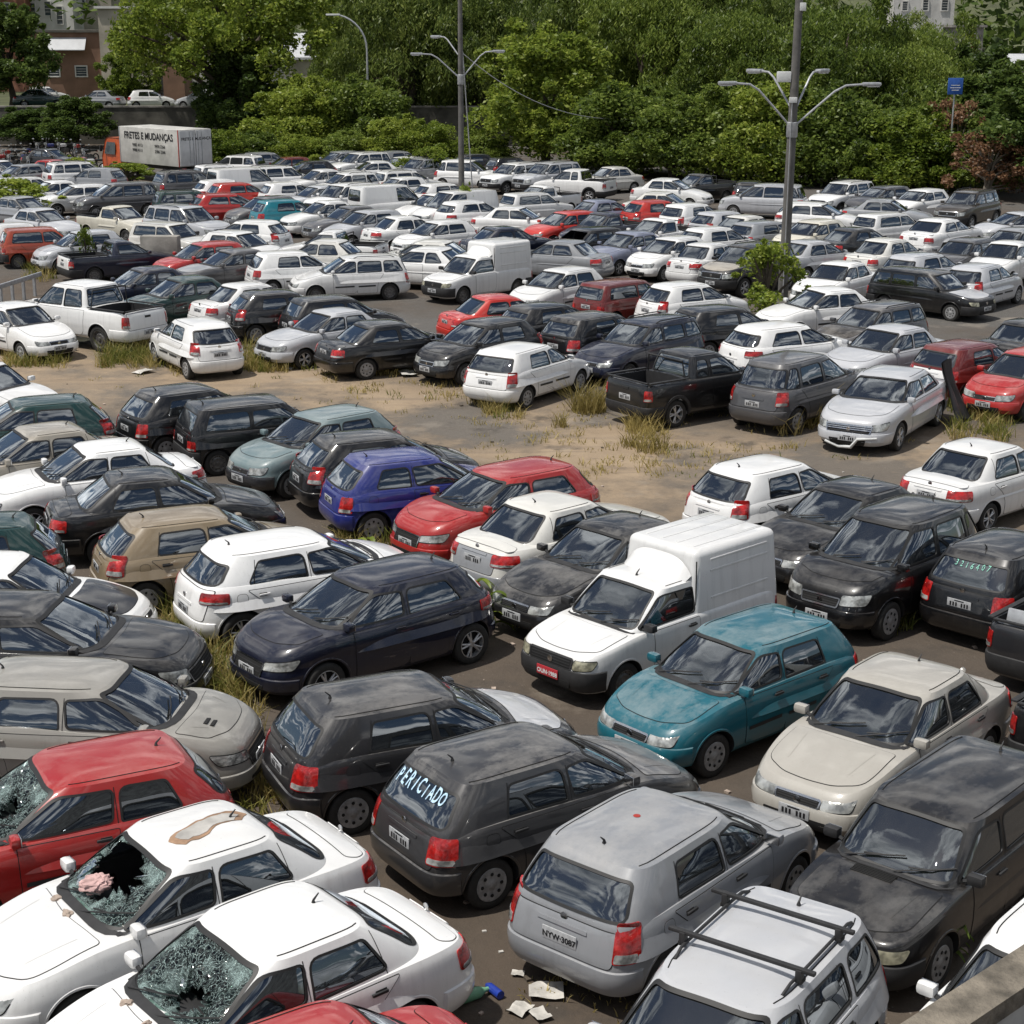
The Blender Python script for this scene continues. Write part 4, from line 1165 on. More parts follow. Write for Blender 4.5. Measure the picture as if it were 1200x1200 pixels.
rack_car = car('wagon', 893, 1100, 236, 'palesilver', 'silver wagon with two black roof bars at the bottom of the lot', .5, over=dict())
big_uno = car('wagon_boxy', 1133, 905, 229, 'dusk', 'dusty black boxy wagon with bonnet vent beside the beige sedan', .45)
car('sedan', 1068, 784, 229, (.37, .352, .315), 'beige sedan with long roof aerial, teal hatchback on one side, dusty black wagon on other', .5)
car('hatch', 897, 728, 221, 'teal', 'teal hatchback with peeling paint in front of the white box van', 1.0)
fiorino = car('van', 795, 655, 223, 'white', 'white cargo van with tall ribbed box and red front plate', .05, skip=('front_plate',), xy=(1.97, 23.3))
car('hatch_new', 447, 662, 219, 'night', 'midnight blue hatchback with alloy wheels and chrome-edged grille', .25)
car('hatch_new', 312, 630, 30, 'white', 'white hatchback, rear towards us, directly behind the midnight blue hatchback', .05)
car('hatch_round', 205, 601, 24, 'gold', 'gold hatchback with rounded tail left of the white hatchback', .4)
car('sedan_big', 10, 703, -4, 'black', 'black sedan at left edge with pale headlamp, nose pointing right', .5)
car('hatch_new', 58, 803, -6, (.25, .24, .215), 'beige-grey hatchback with twin bonnet slots nosing right at left edge', .6)
car('sedan', -22, 650, -3, 'white', 'white sedan with faded black bonnet poking in from left edge', .1, over=dict(bonnet='darkgrey'))
car('hatch_round', -25, 617, 196, 'green', 'dark green hatchback tail with red lamp at left edge', .2)
car('sedan', 165, 553, 20, 'dusk', 'charcoal sedan between gold hatchback and white sedan, nose pointing right', .5)
car('sedan_new', 128, 519, 207, 'white', 'white sedan with dark side glass left of the two black hatchbacks', .05)
car('sedan', 58, 499, 211, 'beige', 'beige sedan at left edge behind the white sedan', .4)
car('hatch_round', 58, 466, 201, 'green', 'dark green hatchback at left edge by the lane, behind the beige sedan', .2, over=dict(rear_bumper='palesilver'))
car('hatch_two_door', 218, 459, 35, 'black', 'black hatchback with bleached roof behind the boxy black one', .8)
car('uno_two_door', 283, 470, 26, 'black', 'boxy black two-door hatchback left of the grey-green hatchback', .7)
car('hatch_round', 402, 482, 222, 'greengrey', 'grey-green hatchback facing us with dark bumper, black hatchbacks either side', .8, over=dict(front_bumper='darkgrey'))
car('hatch_round', 415, 506, 24, 'black', 'black hatchback with red lamps squeezed between grey-green and blue hatchbacks', .7)
car('hatch_two_door', 463, 532, 24, 'blue', 'bright blue two-door hatchback with red tail lamps', .6)
car('hatch_new', 618, 545, 217, 'red', 'red hatchback facing us beside the blue two-door', .35)
car('sedan_new', 652, 586, 42, 'offwhite', 'off-white sedan with grey tail between red hatchback and black sedan', .2, over=dict(rear_bumper='silver', boot_panel='silver'))
car('sedan', 728, 607, 223, 'dusk', 'black sedan with bleached bonnet left of the white box van', .9)
car('hatch_round', 890, 541, 38, 'white', 'white hatchback with tall red tail lamps above the white box van', .05)
car('sedan', 1040, 573, 222, 'dusk', 'black sedan facing us at the rear corner of the white box van', .5)
car('sedan_new', 1150, 519, 42, 'white', 'white sedan at right with rear window towards us behind the tall black car', .05)
car('mpv', 1122, 604, 226, 'black', 'tall black car with chrome grille bars facing us at right', .35)
car('hatch', 1246, 648, 45, 'black', 'black hatchback at right edge with chalk writing on its rear window', .3)
def tail_at(kind, px, py, hd, colour, label, **k):
    t = get_type(kind); p = at(px, py); a = R(hd)
    return car(kind, 0, 0, hd, colour, label, xy=(p.x - math.cos(a) * t.xr, p.y - math.sin(a) * t.xr), **k)
WRECK = [tail_at('pickup', 1190, 815, 47, 'darkgrey', 'stripped dark pickup with spare tyre in its bed at right', skip=('tailgate', 'rear_plate'))]
WRECK.append(tail_at('pickup', 1212, 925, 47, 'dusk', 'stripped black pickup with pale bed rail at right edge beside the boxy wagon', skip=('tailgate', 'rear_plate')))
car('hatch', 1268, 1078, 229, 'white', 'white hatchback mostly hidden by the concrete parapet', .1)
# ---- middle row in front of the dirt lane
car('sedan_big', 1047, 431, 239, 'palesilver', 'large silver sedan with broken front bumper facing the dirt lane', .1)
car('mpv', 918, 416, 48, 'grey', 'grey people carrier with red tail lamps left of the large silver sedan', .5)
car('pickup_extended', 822, 413, 36, 'dusk', 'dark green-black pickup with open bed beside the dry grass tuft', .3)
car('hatch_tall_lamps', 607, 402, 56, 'white', 'white hatchback alone at the lane edge, rear lamps towards us', .05)
car('hatch_round', 577, 373, 222, 'black', 'black hatchback with pale headlamps left of the white hatchback at the lane', .4)
car('sedan', 463, 377, 30, 'black', 'black sedan, rear towards us, beside the black hatchback at the lane', .4)
car('sedan_new', 393, 359, 219, 'palesilver', 'silver-white sedan facing us with black grille beside the black sedan', .05)
car('hatch_round', 235, 374, 121, 'white', 'small white hatchback alone on grass at left, rear towards us', .0)
car('pickup_double', 97, 333, 146, 'white', 'white double-cab pickup with open bed left of the small white hatchback', .0)
car('sedan', 14, 353, 316, 'white', 'white sedan at left edge with chrome grille, nose towards the lane', .0)
car('sedan', -33, 424, 330, 'white', 'white car bumper just inside the left edge', .0)
car('sedan', 179, 312, 217, 'navy', 'dusty navy sedan behind the white double-cab pickup', .8)
car('sedan', 228, 327, 218, 'green', 'dark green sedan right of the white double-cab pickup', .8)
car('sedan', 297, 332, 40, 'white', 'white sedan with boot towards us right of the dark green sedan', .1)
car('hatch_round', 325, 345, 24, 'black', 'black hatchback with tall red lamp behind the small white hatchback', .6)
car('hatch', 377, 347, 28, 'dusk', 'dusty black hatchback behind the silver-white sedan', .8)
car('wagon', 765, 373, 225, 'navy', 'navy wagon with roof rails facing us beside the open pickup', .4)
car('hatch', 678, 369, 43, 'black', 'black hatchback with dusty roof right of the lone white hatchback', 1.0)
car('hatch_round', 633, 354, 36, 'black', 'black hatchback with red lamp behind the one with dusty roof', .5)
car('sedan', 580, 344, 26, 'brightred', 'red sedan with boot towards us behind the black hatchback at the lane', .2)
car('hatch', 835, 357, 28, 'black', 'black car half hidden behind the open pickup and tall grass', .5)
car('hatch_new', 915, 381, 30, 'white', 'white hatchback, rear towards us, right of the bushy plant', .0)
car('wagon', 1036, 354, 220, 'grey', 'brown-grey wagon with pale roof rails facing us', .9, over=dict(bonnet='brown'))
car('sedan_new', 1047, 382, 221, 'palesilver', 'silver-white sedan directly behind the large silver sedan', .0)
car('hatch', 1135, 399, 38, 'maroon', 'maroon hatchback with white tailgate right of the large silver sedan', .3, over=dict(tailgate='white'))
car('hatch_round', 1216, 408, 224, 'red', 'red hatchback at right edge with chrome grille facing us', .8)
car('sedan', 1196, 376, 42, 'dusk', 'dark grey car at right edge behind the red hatchback', .5)
car('wagon_boxy', 1073, 314, 314, 'black', 'boxy black wagon with pale bonnet, nose pointing right into the lane', .9, over=dict(bonnet='palesilver'))
car('hatch_round', 1143, 310, 50, 'palesilver', 'silver-white hatchback with wide oval rear window right of the boxy black wagon', .0)
car('sedan_new', 1174, 285, 232, 'white', 'white sedan facing us at right edge behind the silver-white hatchback', .0)
car('hatch', 1078, 296, 40, 'palesilver', 'pale silver hatchback directly behind the boxy black wagon', .0)
car('hatch', 1125, 276, 226, 'grey', 'grey hatchback facing us directly behind the pale silver hatchback', .3)
car('sedan_big', 1090, 258, 46, 'white', 'white sedan with bracket-shaped red lamps, rear towards us at right', .0)
car('sedan', 973, 337, 204, 'white', 'white sedan beside the bushy plant and tall pole, nose left', .0)
car('sedan_new', 988, 305, 231, 'white', 'white sedan facing us between the pole and the boxy black wagon', .0)
car('sedan', 1032, 280, 42, 'offwhite', 'off-white sedan with oval red lamp behind the boxy black wagon', .0)
car('sedan', 951, 281, 36, 'palesilver', 'pale sedan with bright red lamp immediately right of the tall pole', .0)
car('suv', 890, 284, 226, 'black', 'black off-roader with dusty bonnet left of the tall pole', 1.0, over=dict(bonnet='beige'))
car('hatch_round', 797, 332, 31, 'white', 'white hatchback, rear towards us, in front of the black off-roader', .0)
car('sedan_new', 831, 286, 48, 'white', 'white sedan with dark red lamps left of the black off-roader', .0)
car('hatch_round', 790, 277, 226, 'white', 'white hatchback facing us with wide black air intake, beside the white sedan with red lamps', .0)
car('sedan', 742, 273, 222, 'blueslate', 'slate-blue sedan facing us right of the side-on silver sedan', .3)
car('sedan', 668, 281, 152, 'silver', 'silver sedan parked side-on, boot to the right, mid lot', .2)
car('hatch_round', 667, 314, 226, 'white', 'white hatchback facing us in front of the side-on silver sedan', .0)
car('uno', 720, 327, 42, 'maroon', 'maroon boxy hatchback in mid lot, rear towards us', .6)
car('van', 549, 298, 224, 'white', 'white cargo van with tall box in the middle of the lot', .0)
car('sedan_new', 588, 265, 27, 'navy', 'dark blue sedan with red lamps behind the middle cargo van', .2)
car('coupe', 512, 292, 160, 'white', 'white coupe side-on behind the middle cargo van', .0)
car('sedan', 503, 281, 163, 'offwhite', 'off-white sedan side-on immediately behind the white coupe', .0)
car('wagon', 430, 297, 195, 'white', 'white estate-like hatchback side-on, nose left, left of the middle cargo van', .0)
car('sedan', 401, 283, 165, 'offwhite', 'off-white sedan side-on, nose left, behind the long white hatchback', .0)
car('pickup', 384, 270, 165, 'white', 'white pickup side-on, nose left, above the off-white sedan beside the long white hatchback', .0)
car('hatch', 337, 299, 22, 'white', 'white hatchback with spare wheel beside it, rear lamps towards us', .0)
car('sedan', 285, 290, 217, 'grey', 'weathered grey sedan facing us right of the concrete block', 1.0, over=dict(bonnet='silver'))
car('hatch', 252, 283, 216, 'red', 'faded red hatchback facing us right of the concrete block', .9)
car('hatch', 277, 270, 328, 'white', 'white hatchback with nose to the right above the faded red hatchback', .0)
car('hatch_round', 292, 258, 160, 'white', 'white hatchback with dark window strip, tail to the right', .0)
car('uno', 187, 261, 330, 'offwhite', 'off-white boxy hatchback with dented bonnet behind the concrete block', .0)
car('pickup', 138, 279, 32, 'navy', 'navy pickup with white tailgate left of the concrete block', .2, over=dict(tailgate='white', rear_bumper='offwhite'))
car('hatch_round', 106, 270, 216, 'palesilver', 'silver-white small hatchback facing us right of the orange hatchback', .0)
car('uno', 39, 270, 24, 'orange', 'orange-red boxy hatchback at left edge', .5)
car('hatch', 15, 264, 28, 'white', 'white hatchback roof behind the orange-red boxy hatchback', .0)
# ---- far rows
car('suv', 212, 242, 322, 'palesilver', 'silver-white off-roader with roof rails, nose right, behind the faded red hatchback', .0)
car('pickup', 163, 243, 322, 'cream', 'cream old pickup with long bed, cab to the right', .1)
car('hatch', 325, 230, 216, 'grey', 'grey hatchback with dusty bonnet left of the turquoise hatchback', .9)
car('hatch', 333, 235, 30, 'tealbright', 'turquoise hatchback with dark rear window', .1)
car('hatch_new', 262, 227, 22, 'red', 'red hatchback, lower of the two red ones left of the turquoise', .0)
car('hatch', 275, 214, 30, 'brightred', 'bright red hatchback, upper of the two red ones near the lorry', .1)
car('wagon', 213, 226, 22, 'green', 'dark green-black wagon left of the two red hatchbacks', .3)
car('hatch_new', 247, 207, 27, 'white', 'white hatchback with arched window above the dark green wagon', .0)
car('suv', 219, 201, 35, 'grey', 'grey off-roader with its rear to us below the lorry doors', .6)
car('wagon', 250, 194, 30, 'white', 'white wagon just right of the lorry rear doors', .0)
car('panel_van', 281, 197, 35, 'white', 'white tall van-like car right of the lorry, tail towards us', .0)
car('wagon', 289, 183, 160, 'white', 'white wagon side-on in the back row right of the lorry', .0)
car('hatch', 305, 179, 30, 'silver', 'silver car roof in the back row beneath pale bushes', .0)
car('suv', 318, 194, 30, 'white', 'white off-roader with roof rails right of the tall white van-like car', .0)
car('sedan', 367, 200, 216, 'white', 'white sedan facing us right of the white off-roader with roof rails', .0)
car('wagon', 421, 202, 214, 'white', 'white wagon with long side glass, back rows left of the plants', .0)
car('hatch', 330, 214, 27, 'white', 'white hatchback directly behind the turquoise hatchback', .0)
car('sedan', 378, 217, 217, 'palesilver', 'silver-white sedan facing us behind the white sedan near the turquoise hatchback', .0)
car('suv', 413, 215, 226, 'white', 'boxy white off-roader facing us left of the white panel van', .0)
car('sedan_new', 383, 235, 216, 'white', 'white sedan with chrome grille facing us right of the turquoise hatchback', .0)
car('sedan', 417, 242, 216, 'grey', 'grey-beige sedan facing us right of the white chrome-grille sedan', 1.0, over=dict(bonnet='beige'))
car('hatch', 441, 247, 218, 'palesilver', 'pale sedan-like hatchback facing us below the white panel van', .0)
car('hatch', 404, 177, 224, 'silver', 'silver hatchback in the back row beneath bright bushes', .0)
car('suv', 434, 178, 220, 'white', 'white off-roader in the back row left of the plants', .0)
car('sedan', 445, 188, 202, 'white', 'white sedan side-on second from the back row, left of the plants', .0)
car('hatch', 368, 187, 210, 'black', 'black car in the shade of the back row', .0)
car('hatch', 343, 184, 205, 'maroon', 'rust-red car in the shade of the back row', .0)
car('panel_van', 466, 220, 34, 'white', 'white panel van with rear doors towards us', .0)
car('hatch', 474, 182, 221, 'white', 'white hatchback with dark side window, back row left of the near plants', .0)
car('hatch', 461, 176, 30, 'silver', 'silver hatchback, tail to us, farthest row left of the middle lamp pole', .0)
car('suv', 519, 185, 225, 'silver', 'silver off-roader behind the yellow-green plants', .0)
car('wagon', 456, 200, 30, 'white', 'white wagon behind the white panel van', .0)
car('hatch', 476, 207, 217, 'white', 'white hatchback facing us right of the white wagon and panel van', .0)
car('hatch_round', 513, 213, 30, 'white', 'white hatchback with curved rear glass under the middle lamp pole', .0)
car('mpv', 575, 191, -18, 'white', 'white people carrier right of the middle lamp pole, nose right', .0)
car('sedan', 520, 228, 217, 'white', 'white sedan facing us left of the round white van', .0)
car('panel_van', 565, 223, 217, 'white', 'round-nosed white van facing us below the middle lamp pole', .0)
car('sedan_new', 471, 253, 30, 'white', 'white sedan with slim red lamp, boot towards us, below the panel van', .0)
car('hatch_round', 523, 258, 217, 'white', 'white hatchback facing us beside the dark blue sedan', .0)
car('hatch', 588, 242, 35, 'white', 'white hatchback, rear towards us, below the round-nosed van', .0)
car('hatch', 556, 180, 200, 'black', 'black hatchback in the farthest row by the middle lamp pole', .0)
car('hatch', 592, 185, 30, 'black', 'black hatchback in farthest row right of the middle lamp pole', .0)
car('suv', 622, 190, 222, 'white', 'white off-roader facing us in the back row, left of the white pickup', .0)
car('suv', 657, 191, 221, 'palesilver', 'silver-white off-roader behind the white modern pickup', .0)
car('pickup_extended', 668, 198, 152, 'white', 'white modern pickup side-on with black bed, tail right', .0, over=dict(rear_bumper='white'))
car('sedan', 710, 194, 216, 'offwhite', 'off-white sedan behind the tail of the white modern pickup', .0)
car('pickup', 645, 219, 222, 'white', 'white small pickup facing us in front of the white modern pickup', .0)
car('uno', 612, 225, 32, 'white', 'boxy white hatchback left of the white small pickup', .0)
car('sedan', 612, 243, -18, 'white', 'white sedan, nose right, above the dark blue sedan', .0)
car('hatch_round', 662, 246, 217, 'brightred', 'bright red hatchback facing us above the side-on silver sedan', .1)
car('sedan', 712, 235, 32, 'blueslate', 'pale blue-silver sedan left of the bright red tail', .0, over=dict(boot_lid='palesilver'))
car('hatch_round', 752, 234, 28, 'brightred', 'bright red hatchback with its tail to us right of the pale blue sedan', .0)
car('pickup', 704, 250, 222, 'navy', 'black pickup facing us between the two bright red hatchbacks', .4)
car('hatch', 698, 267, 218, 'black', 'wrecked black hatchback with stripped front behind the side-on silver sedan', .4, skip=('windscreen', 'bonnet', 'headlight', 'grille', 'front_bumper'))
car('sedan', 780, 210, 331, 'white', 'white sedan, nose right, left of the dark grey pickup', .0)
car('sedan', 771, 225, 336, 'offwhite', 'off-white sedan, nose right, behind the bright red tail', .0)
car('pickup', 820, 204, 216, 'dusk', 'dark grey pickup facing us beneath the trees', .8)
car('hatch', 878, 211, 78, 'black', 'black hatchback with both red lamps showing beneath the trees', .0)
car('hatch_tall_lamps', 805, 240, 40, 'white', 'white hatchback with red lamps, rear to us, right of the bright red tail', .0)
car('hatch_round', 850, 247, 36, 'palesilver', 'silver-white hatchback, rear to us, left of the pole behind the white trio', .0)
car('sedan', 888, 253, 40, 'offwhite', 'off-white sedan with dusty rear glass just left of the tall pole', .0)
car('pickup', 772, 257, 225, 'white', 'white pickup facing us below the white red-lamped hatchback', .0)
car('hatch', 836, 267, 35, 'white', 'white hatchback behind the white sedan with dark red lamps', .0)
car('minivan', 938, 216, 160, 'palesilver', 'silver minivan side-on, nose left, behind the tall pole', .0)
car('suv', 993, 213, 226, 'white', 'white off-roader with black front bumper right of the silver minivan', .0, over=dict(front_bumper='black'))
car('hatch', 1036, 218, 216, 'grey', 'grey hatchback in tree shade right of the white black-bumpered off-roader', .0)
car('sedan', 1033, 232, 337, 'silver', 'silver sedan side-on, nose right, in front of the shaded grey hatchback', .0)
car('hatch_new', 945, 238, 337, 'white', 'white hatchback, nose right, below the silver minivan', .0)
car('uno', 1035, 250, 36, 'white', 'boxy white hatchback with small red lamp below the side-on silver sedan', .0)
car('hatch', 952, 258, 226, 'cream', 'cream hatchback facing us right of the tall pole', .0)
car('sedan', 993, 264, 36, 'dusk', 'black sedan with dusty rear glass right of the cream hatchback', .7)
car('hatch', 905, 263, 36, 'silver', 'silver hatchback partly hidden by the tall pole', .0)
car('hatch_new', 1075, 220, 222, 'white', 'white hatchback with black side glass beside the brown off-roader', .0)
car('suv', 1139, 223, 231, 'brown', 'dark brown off-roader facing us at the edge of the trees', .2)
car('hatch_new', 1205, 247, 200, 'palesilver', 'silver hatchback nosing in from right edge', .0)
car('hatch', 1195, 268, 221, 'silver', 'silver hatchback at right edge behind the white sedan', .0)
car('sedan', 54, 174, 334, 'black', 'black sedan with pale windscreen in the back row left of the lorry', .3, over=dict(bonnet='silver'))
car('sedan', 58, 186, 338, 'red', 'red sedan roof behind the white off-roader left of the lorry', .0)
car('hatch', 34, 193, 230, 'silver', 'silver hatchback behind the white off-roader at left', .0)
car('sedan', 8, 190, 330, 'white', 'white sedan at left edge of the back rows, nose right', .0)
car('suv', 78, 191, 30, 'white', 'white off-roader with dark tail lamp below the lorry cab', .0)
car('hatch', 112, 196, 160, 'silver', 'silver hatchback behind the vine below the lorry', .0)
car('uno', 24, 207, 30, 'white', 'white boxy hatchback at left edge, red lamp towards us', .0)
car('sedan', 68, 212, 216, 'white', 'white sedan facing us left of the large white hatchback', .0)
car('hatch_new', 103, 215, 208, 'white', 'large white hatchback facing us left of the grey people carrier', .0)
car('minivan', 152, 213, 208, 'grey', 'grey people carrier behind the wire cage', .5)
car('sedan', 20, 228, 322, 'silver', 'silver sedan behind the bush at left edge', .2)
car('sedan', 43, 243, 322, 'palesilver', 'pale silver sedan nosing out right of the bush', .2)
# ---- cars on the upper terrace behind the wall
TZ = 2.6
def up(px, Y): return (at_dist(px, 60, Y).x, Y)
car('hatch', 55, 104, 20, 'white', 'white hatchback parked on the upper terrace at left', .0, z=TZ, xy=up(52, 146), group='cars on the upper terrace')
car('sedan', 44, 118, 10, 'green', 'dark green sedan parked on the upper terrace at left', .0, z=TZ, xy=up(44, 139.5), group='cars on the upper terrace')
car('sedan', 127, 121, 170, 'silver', 'silver car on the upper terrace below the small tree', .0, z=TZ, xy=up(126, 138), group='cars on the upper terrace')
car('hatch', 158, 123, 10, 'white', 'white car on the upper terrace right of the small tree', .0, z=TZ, xy=up(166, 138), group='cars on the upper terrace')
car('hatch', 222, 127, 180, 'palesilver', 'pale car roof at the terrace wall by the steps', .0, z=TZ, xy=up(226, 137.5), group='cars on the upper terrace')
moved = relax()
print('MOVED', moved)
for c in CARS: build_car(c)
print('CARS', len(CARS))
# ------------------------------------------------------------------ setting
LANE = [at(-60, 428), at(120, 436), at(330, 448), at(560, 500), at(760, 556), at(1000, 545), at(1260, 560)]
def make_ground():
    m, nt, out = new_mat('dirt_and_worn_asphalt')
    tc = N(nt, 'ShaderNodeTexCoord'); pos = tc.outputs['Object']
    n1 = noise(nt, pos, .11, 8, .62); n2 = noise(nt, pos, .9, 8, .65); n3 = noise(nt, pos, 9, 6, .7)
    asph = mixc(nt, n3, (.055, .052, .048), (.125, .117, .106))
    soil = mixc(nt, n2, (.175, .125, .080), (.39, .30, .20))
    dark = mixc(nt, n2, (.034, .026, .019), (.115, .084, .058))
    # the lane: distance to a broken line, edges broken up by noise
    sep = N(nt, 'ShaderNodeSeparateXYZ'); L(nt, pos, sep.inputs[0])
    best = None
    for a, b in zip(LANE[:-1], LANE[1:]):
        dx, dy = b.x - a.x, b.y - a.y; l2 = dx * dx + dy * dy
        px = math_(nt, 'SUBTRACT', sep.outputs['X'], a.x); py = math_(nt, 'SUBTRACT', sep.outputs['Y'], a.y)
        t = math_(nt, 'DIVIDE', math_(nt, 'ADD', math_(nt, 'MULTIPLY', px, dx), math_(nt, 'MULTIPLY', py, dy)), l2, clamp=True)
        ex = math_(nt, 'SUBTRACT', px, math_(nt, 'MULTIPLY', t, dx)); ey = math_(nt, 'SUBTRACT', py, math_(nt, 'MULTIPLY', t, dy))
        d = math_(nt, 'SQRT', math_(nt, 'ADD', math_(nt, 'MULTIPLY', ex, ex), math_(nt, 'MULTIPLY', ey, ey)))
        best = d if best is None else math_(nt, 'MINIMUM', best, d)
    dn = math_(nt, 'ADD', best, math_(nt, 'MULTIPLY', math_(nt, 'SUBTRACT', n2, .5), 5.0))
    dn = math_(nt, 'ADD', dn, math_(nt, 'MULTIPLY', math_(nt, 'SUBTRACT', n1, .5), 9.0))
    lane = ramp(nt, math_(nt, 'DIVIDE', dn, 6.0), [(.30, g(1)), (.85, g(0))])
    near = ramp(nt, math_(nt, 'DIVIDE', sep.outputs['Y'], 60), [(.45, g(1)), (.62, g(0))])
    patchy = ramp(nt, n1, [(.42, g(0)), (.60, g(1))])
    c = mixc(nt, patchy, asph, dark)
    c = mixc(nt, math_(nt, 'MULTIPLY', near, .75), c, dark)
    rub = ramp(nt, noise(nt, pos, .22, 7, .68), [(.41, g(.15)), (.55, g(1))])
    lane = math_(nt, 'MULTIPLY', lane, rub)
    c = mixc(nt, lane, c, soil)
    stain = ramp(nt, noise(nt, pos, .55, 9, .7), [(.56, g(0)), (.66, g(.75))])
    c = mixc(nt, stain, c, (.045, .038, .031))
    mpr = N(nt, 'ShaderNodeMapping'); mpr.inputs['Rotation'].default_value = (0, 0, R(-14)); mpr.inputs['Scale'].default_value = (.12, 1.3, 1); L(nt, pos, mpr.inputs[0])
    rut = ramp(nt, noise(nt, mpr.outputs[0], 1.0, 5, .6), [(.52, g(0)), (.62, g(.5))])
    c = mixc(nt, math_(nt, 'MULTIPLY', rut, lane), c, (.15, .115, .085))
    # pale worn concrete patches and pebbles
    pale = ramp(nt, noise(nt, pos, .35, 6, .6), [(.60, g(0)), (.70, g(1))])
    c = mixc(nt, math_(nt, 'MULTIPLY', pale, .55), c, (.30, .26, .21))
    v = N(nt, 'ShaderNodeTexVoronoi', ins={'Scale': 11.0}); L(nt, pos, v.inputs['Vector'])
    peb = math_(nt, 'MULTIPLY', ramp(nt, v.outputs['Distance'], [(.10, g(1)), (.16, g(0))]), ramp(nt, n2, [(.5, g(0)), (.7, g(1))]))
    c = mixc(nt, math_(nt, 'MULTIPLY', peb, .6), c, (.34, .30, .25))
    p = N(nt, 'ShaderNodeBsdfPrincipled'); L(nt, c, p.inputs['Base Color']); p.inputs['Roughness'].default_value = .92
    b = N(nt, 'ShaderNodeBump', ins={'Strength': .55, 'Distance': .06})
    L(nt, math_(nt, 'ADD', n3, math_(nt, 'MULTIPLY', n2, 1.5)), b.inputs['Height']); L(nt, b.outputs[0], p.inputs['Normal'])
    L(nt, p.outputs[0], out.inputs[0])
    M['ground'] = m
make_ground()
def flat_sheet(name, x0, x1, y0, y1, z, mat, kind='structure', nx=1, ny=1):
    mb = MB(); mb.grid([[(x0 + (x1 - x0) * i / nx, y0 + (y1 - y0) * j / ny, z) for i in range(nx + 1)] for j in range(ny + 1)], mat)
    return link(name, mb.mesh(name, smooth=False, fix=False), kind=kind)
flat_sheet('ground', -900, 900, -60, 1800, 0, 'ground')

M['concrete'] = simple('weathered_concrete', (.27, .255, .23), .9, var=.55, scale=1.6, bump=.5, bscale=22)
M['concrete_dark'] = simple('mossy_concrete', (.10, .095, .08), .95, var=.6, scale=.9, bump=.4, bscale=8)
M['pole'] = simple('pole_concrete', (.125, .12, .112), .9, var=.35, scale=2.5)
M['galv'] = simple('galvanised_steel', (.45, .46, .47), .42, .5, var=.25)
M['lampglass'] = simple('lamp_glass', (.62, .63, .62), .2, var=.1)
M['brown_render'] = simple('brown_render', (.215, .125, .085), .9, var=.3, scale=.8)
M['cream_render'] = simple('cream_render', (.42, .38, .31), .9, var=.45, scale=.5)
M['white_render'] = simple('white_render', (.62, .61, .58), .9, var=.3, scale=.7)
M['brick'] = simple('red_brick_wall', (.26, .12, .075), .9, var=.4, scale=1.2)
M['roofsheet'] = simple('pale_roof_sheet', (.44, .45, .46), .6, var=.2, scale=.8)
M['winglass'] = simple('building_window_glass', (.06, .075, .085), .12, var=.3)
M['bluepaint'] = simple('blue_paint', (.03, .11, .42), .5)
M['bluedoor'] = simple('pale_blue_door', (.20, .36, .46), .5)
M['orange_paint'] = simple('orange_cab_paint', (.48, .085, .02), .4, coat=.4, var=.3, scale=3)
M['boxwhite'] = simple('box_panel_paint', (.47, .46, .43), .55, var=.3, scale=1.2)
M['boxdoor'] = simple('box_door_paint', (.62, .62, .62), .5, var=.25, scale=1.2)
M['redpaint'] = simple('red_paint', (.34, .03, .02), .45)
M['terrace'] = simple('terrace_soil_and_grass', (.075, .085, .035), .95, var=.5, scale=.6)
M['bark'] = simple('bark', (.085, .068, .05), .95, var=.5, scale=4, bump=.6, bscale=18)
M['bark_pale'] = simple('pale_bark', (.20, .175, .14), .95, var=.4, scale=4)
M['stone'] = simple('broken_stone', (.42, .34, .28), .9, var=.4, scale=9, bump=.5, bscale=20)
M['wood'] = simple('weathered_wood', (.20, .13, .08), .85, var=.5, scale=6)
M['cloth_pink'] = simple('pink_cloth', (.58, .38, .36), .9, var=.35, scale=7)
M['cover'] = simple('black_cover_sheet', (.016, .017, .018), .55, var=.4, scale=5)
M['board'] = simple('grey_laminate_board', (.40, .385, .36), .6, var=.3, scale=6)
M['board_edge'] = simple('brown_board_edge', (.30, .19, .12), .9, var=.4, scale=8)
M['bottle_green'] = simple('green_plastic', (.16, .36, .22), .25, var=.3)
M['bottle_blue'] = simple('blue_plastic', (.02, .05, .34), .25, var=.3)
M['paper'] = simple('dirty_paper', (.50, .48, .44), .9, var=.4, scale=8)

def leaf_mat(name, dark, mid, bright, trans=.48):
    m, nt, out = new_mat(name)
    tc = N(nt, 'ShaderNodeTexCoord'); geo = N(nt, 'ShaderNodeNewGeometry'); oi = N(nt, 'ShaderNodeObjectInfo')
    nz = noise(nt, tc.outputs['Object'], .55, 4, .6)
    f = math_(nt, 'ADD', math_(nt, 'MULTIPLY', nz, .75), math_(nt, 'MULTIPLY', geo.outputs['Random Per Island'], .45))
    f = math_(nt, 'ADD', f, math_(nt, 'MULTIPLY', math_(nt, 'SUBTRACT', oi.outputs['Random'], .5), .22))
    c = ramp(nt, f, [(.28, dark), (.58, mid), (.88, bright)])
    d = N(nt, 'ShaderNodeBsdfDiffuse'); t = N(nt, 'ShaderNodeBsdfTranslucent'); gl = N(nt, 'ShaderNodeBsdfGlossy', ins={'Roughness': .45, 'Color': (.6, .6, .6, 1)})
    L(nt, c, d.inputs[0]); L(nt, c, t.inputs[0])
    mx = N(nt, 'ShaderNodeMixShader'); mx.inputs[0].default_value = trans; L(nt, d.outputs[0], mx.inputs[1]); L(nt, t.outputs[0], mx.inputs[2])
    m2 = N(nt, 'ShaderNodeMixShader'); m2.inputs[0].default_value = .025; L(nt, mx.outputs[0], m2.inputs[1]); L(nt, gl.outputs[0], m2.inputs[2])
    L(nt, m2.outputs[0], out.inputs[0])
    M[name] = m
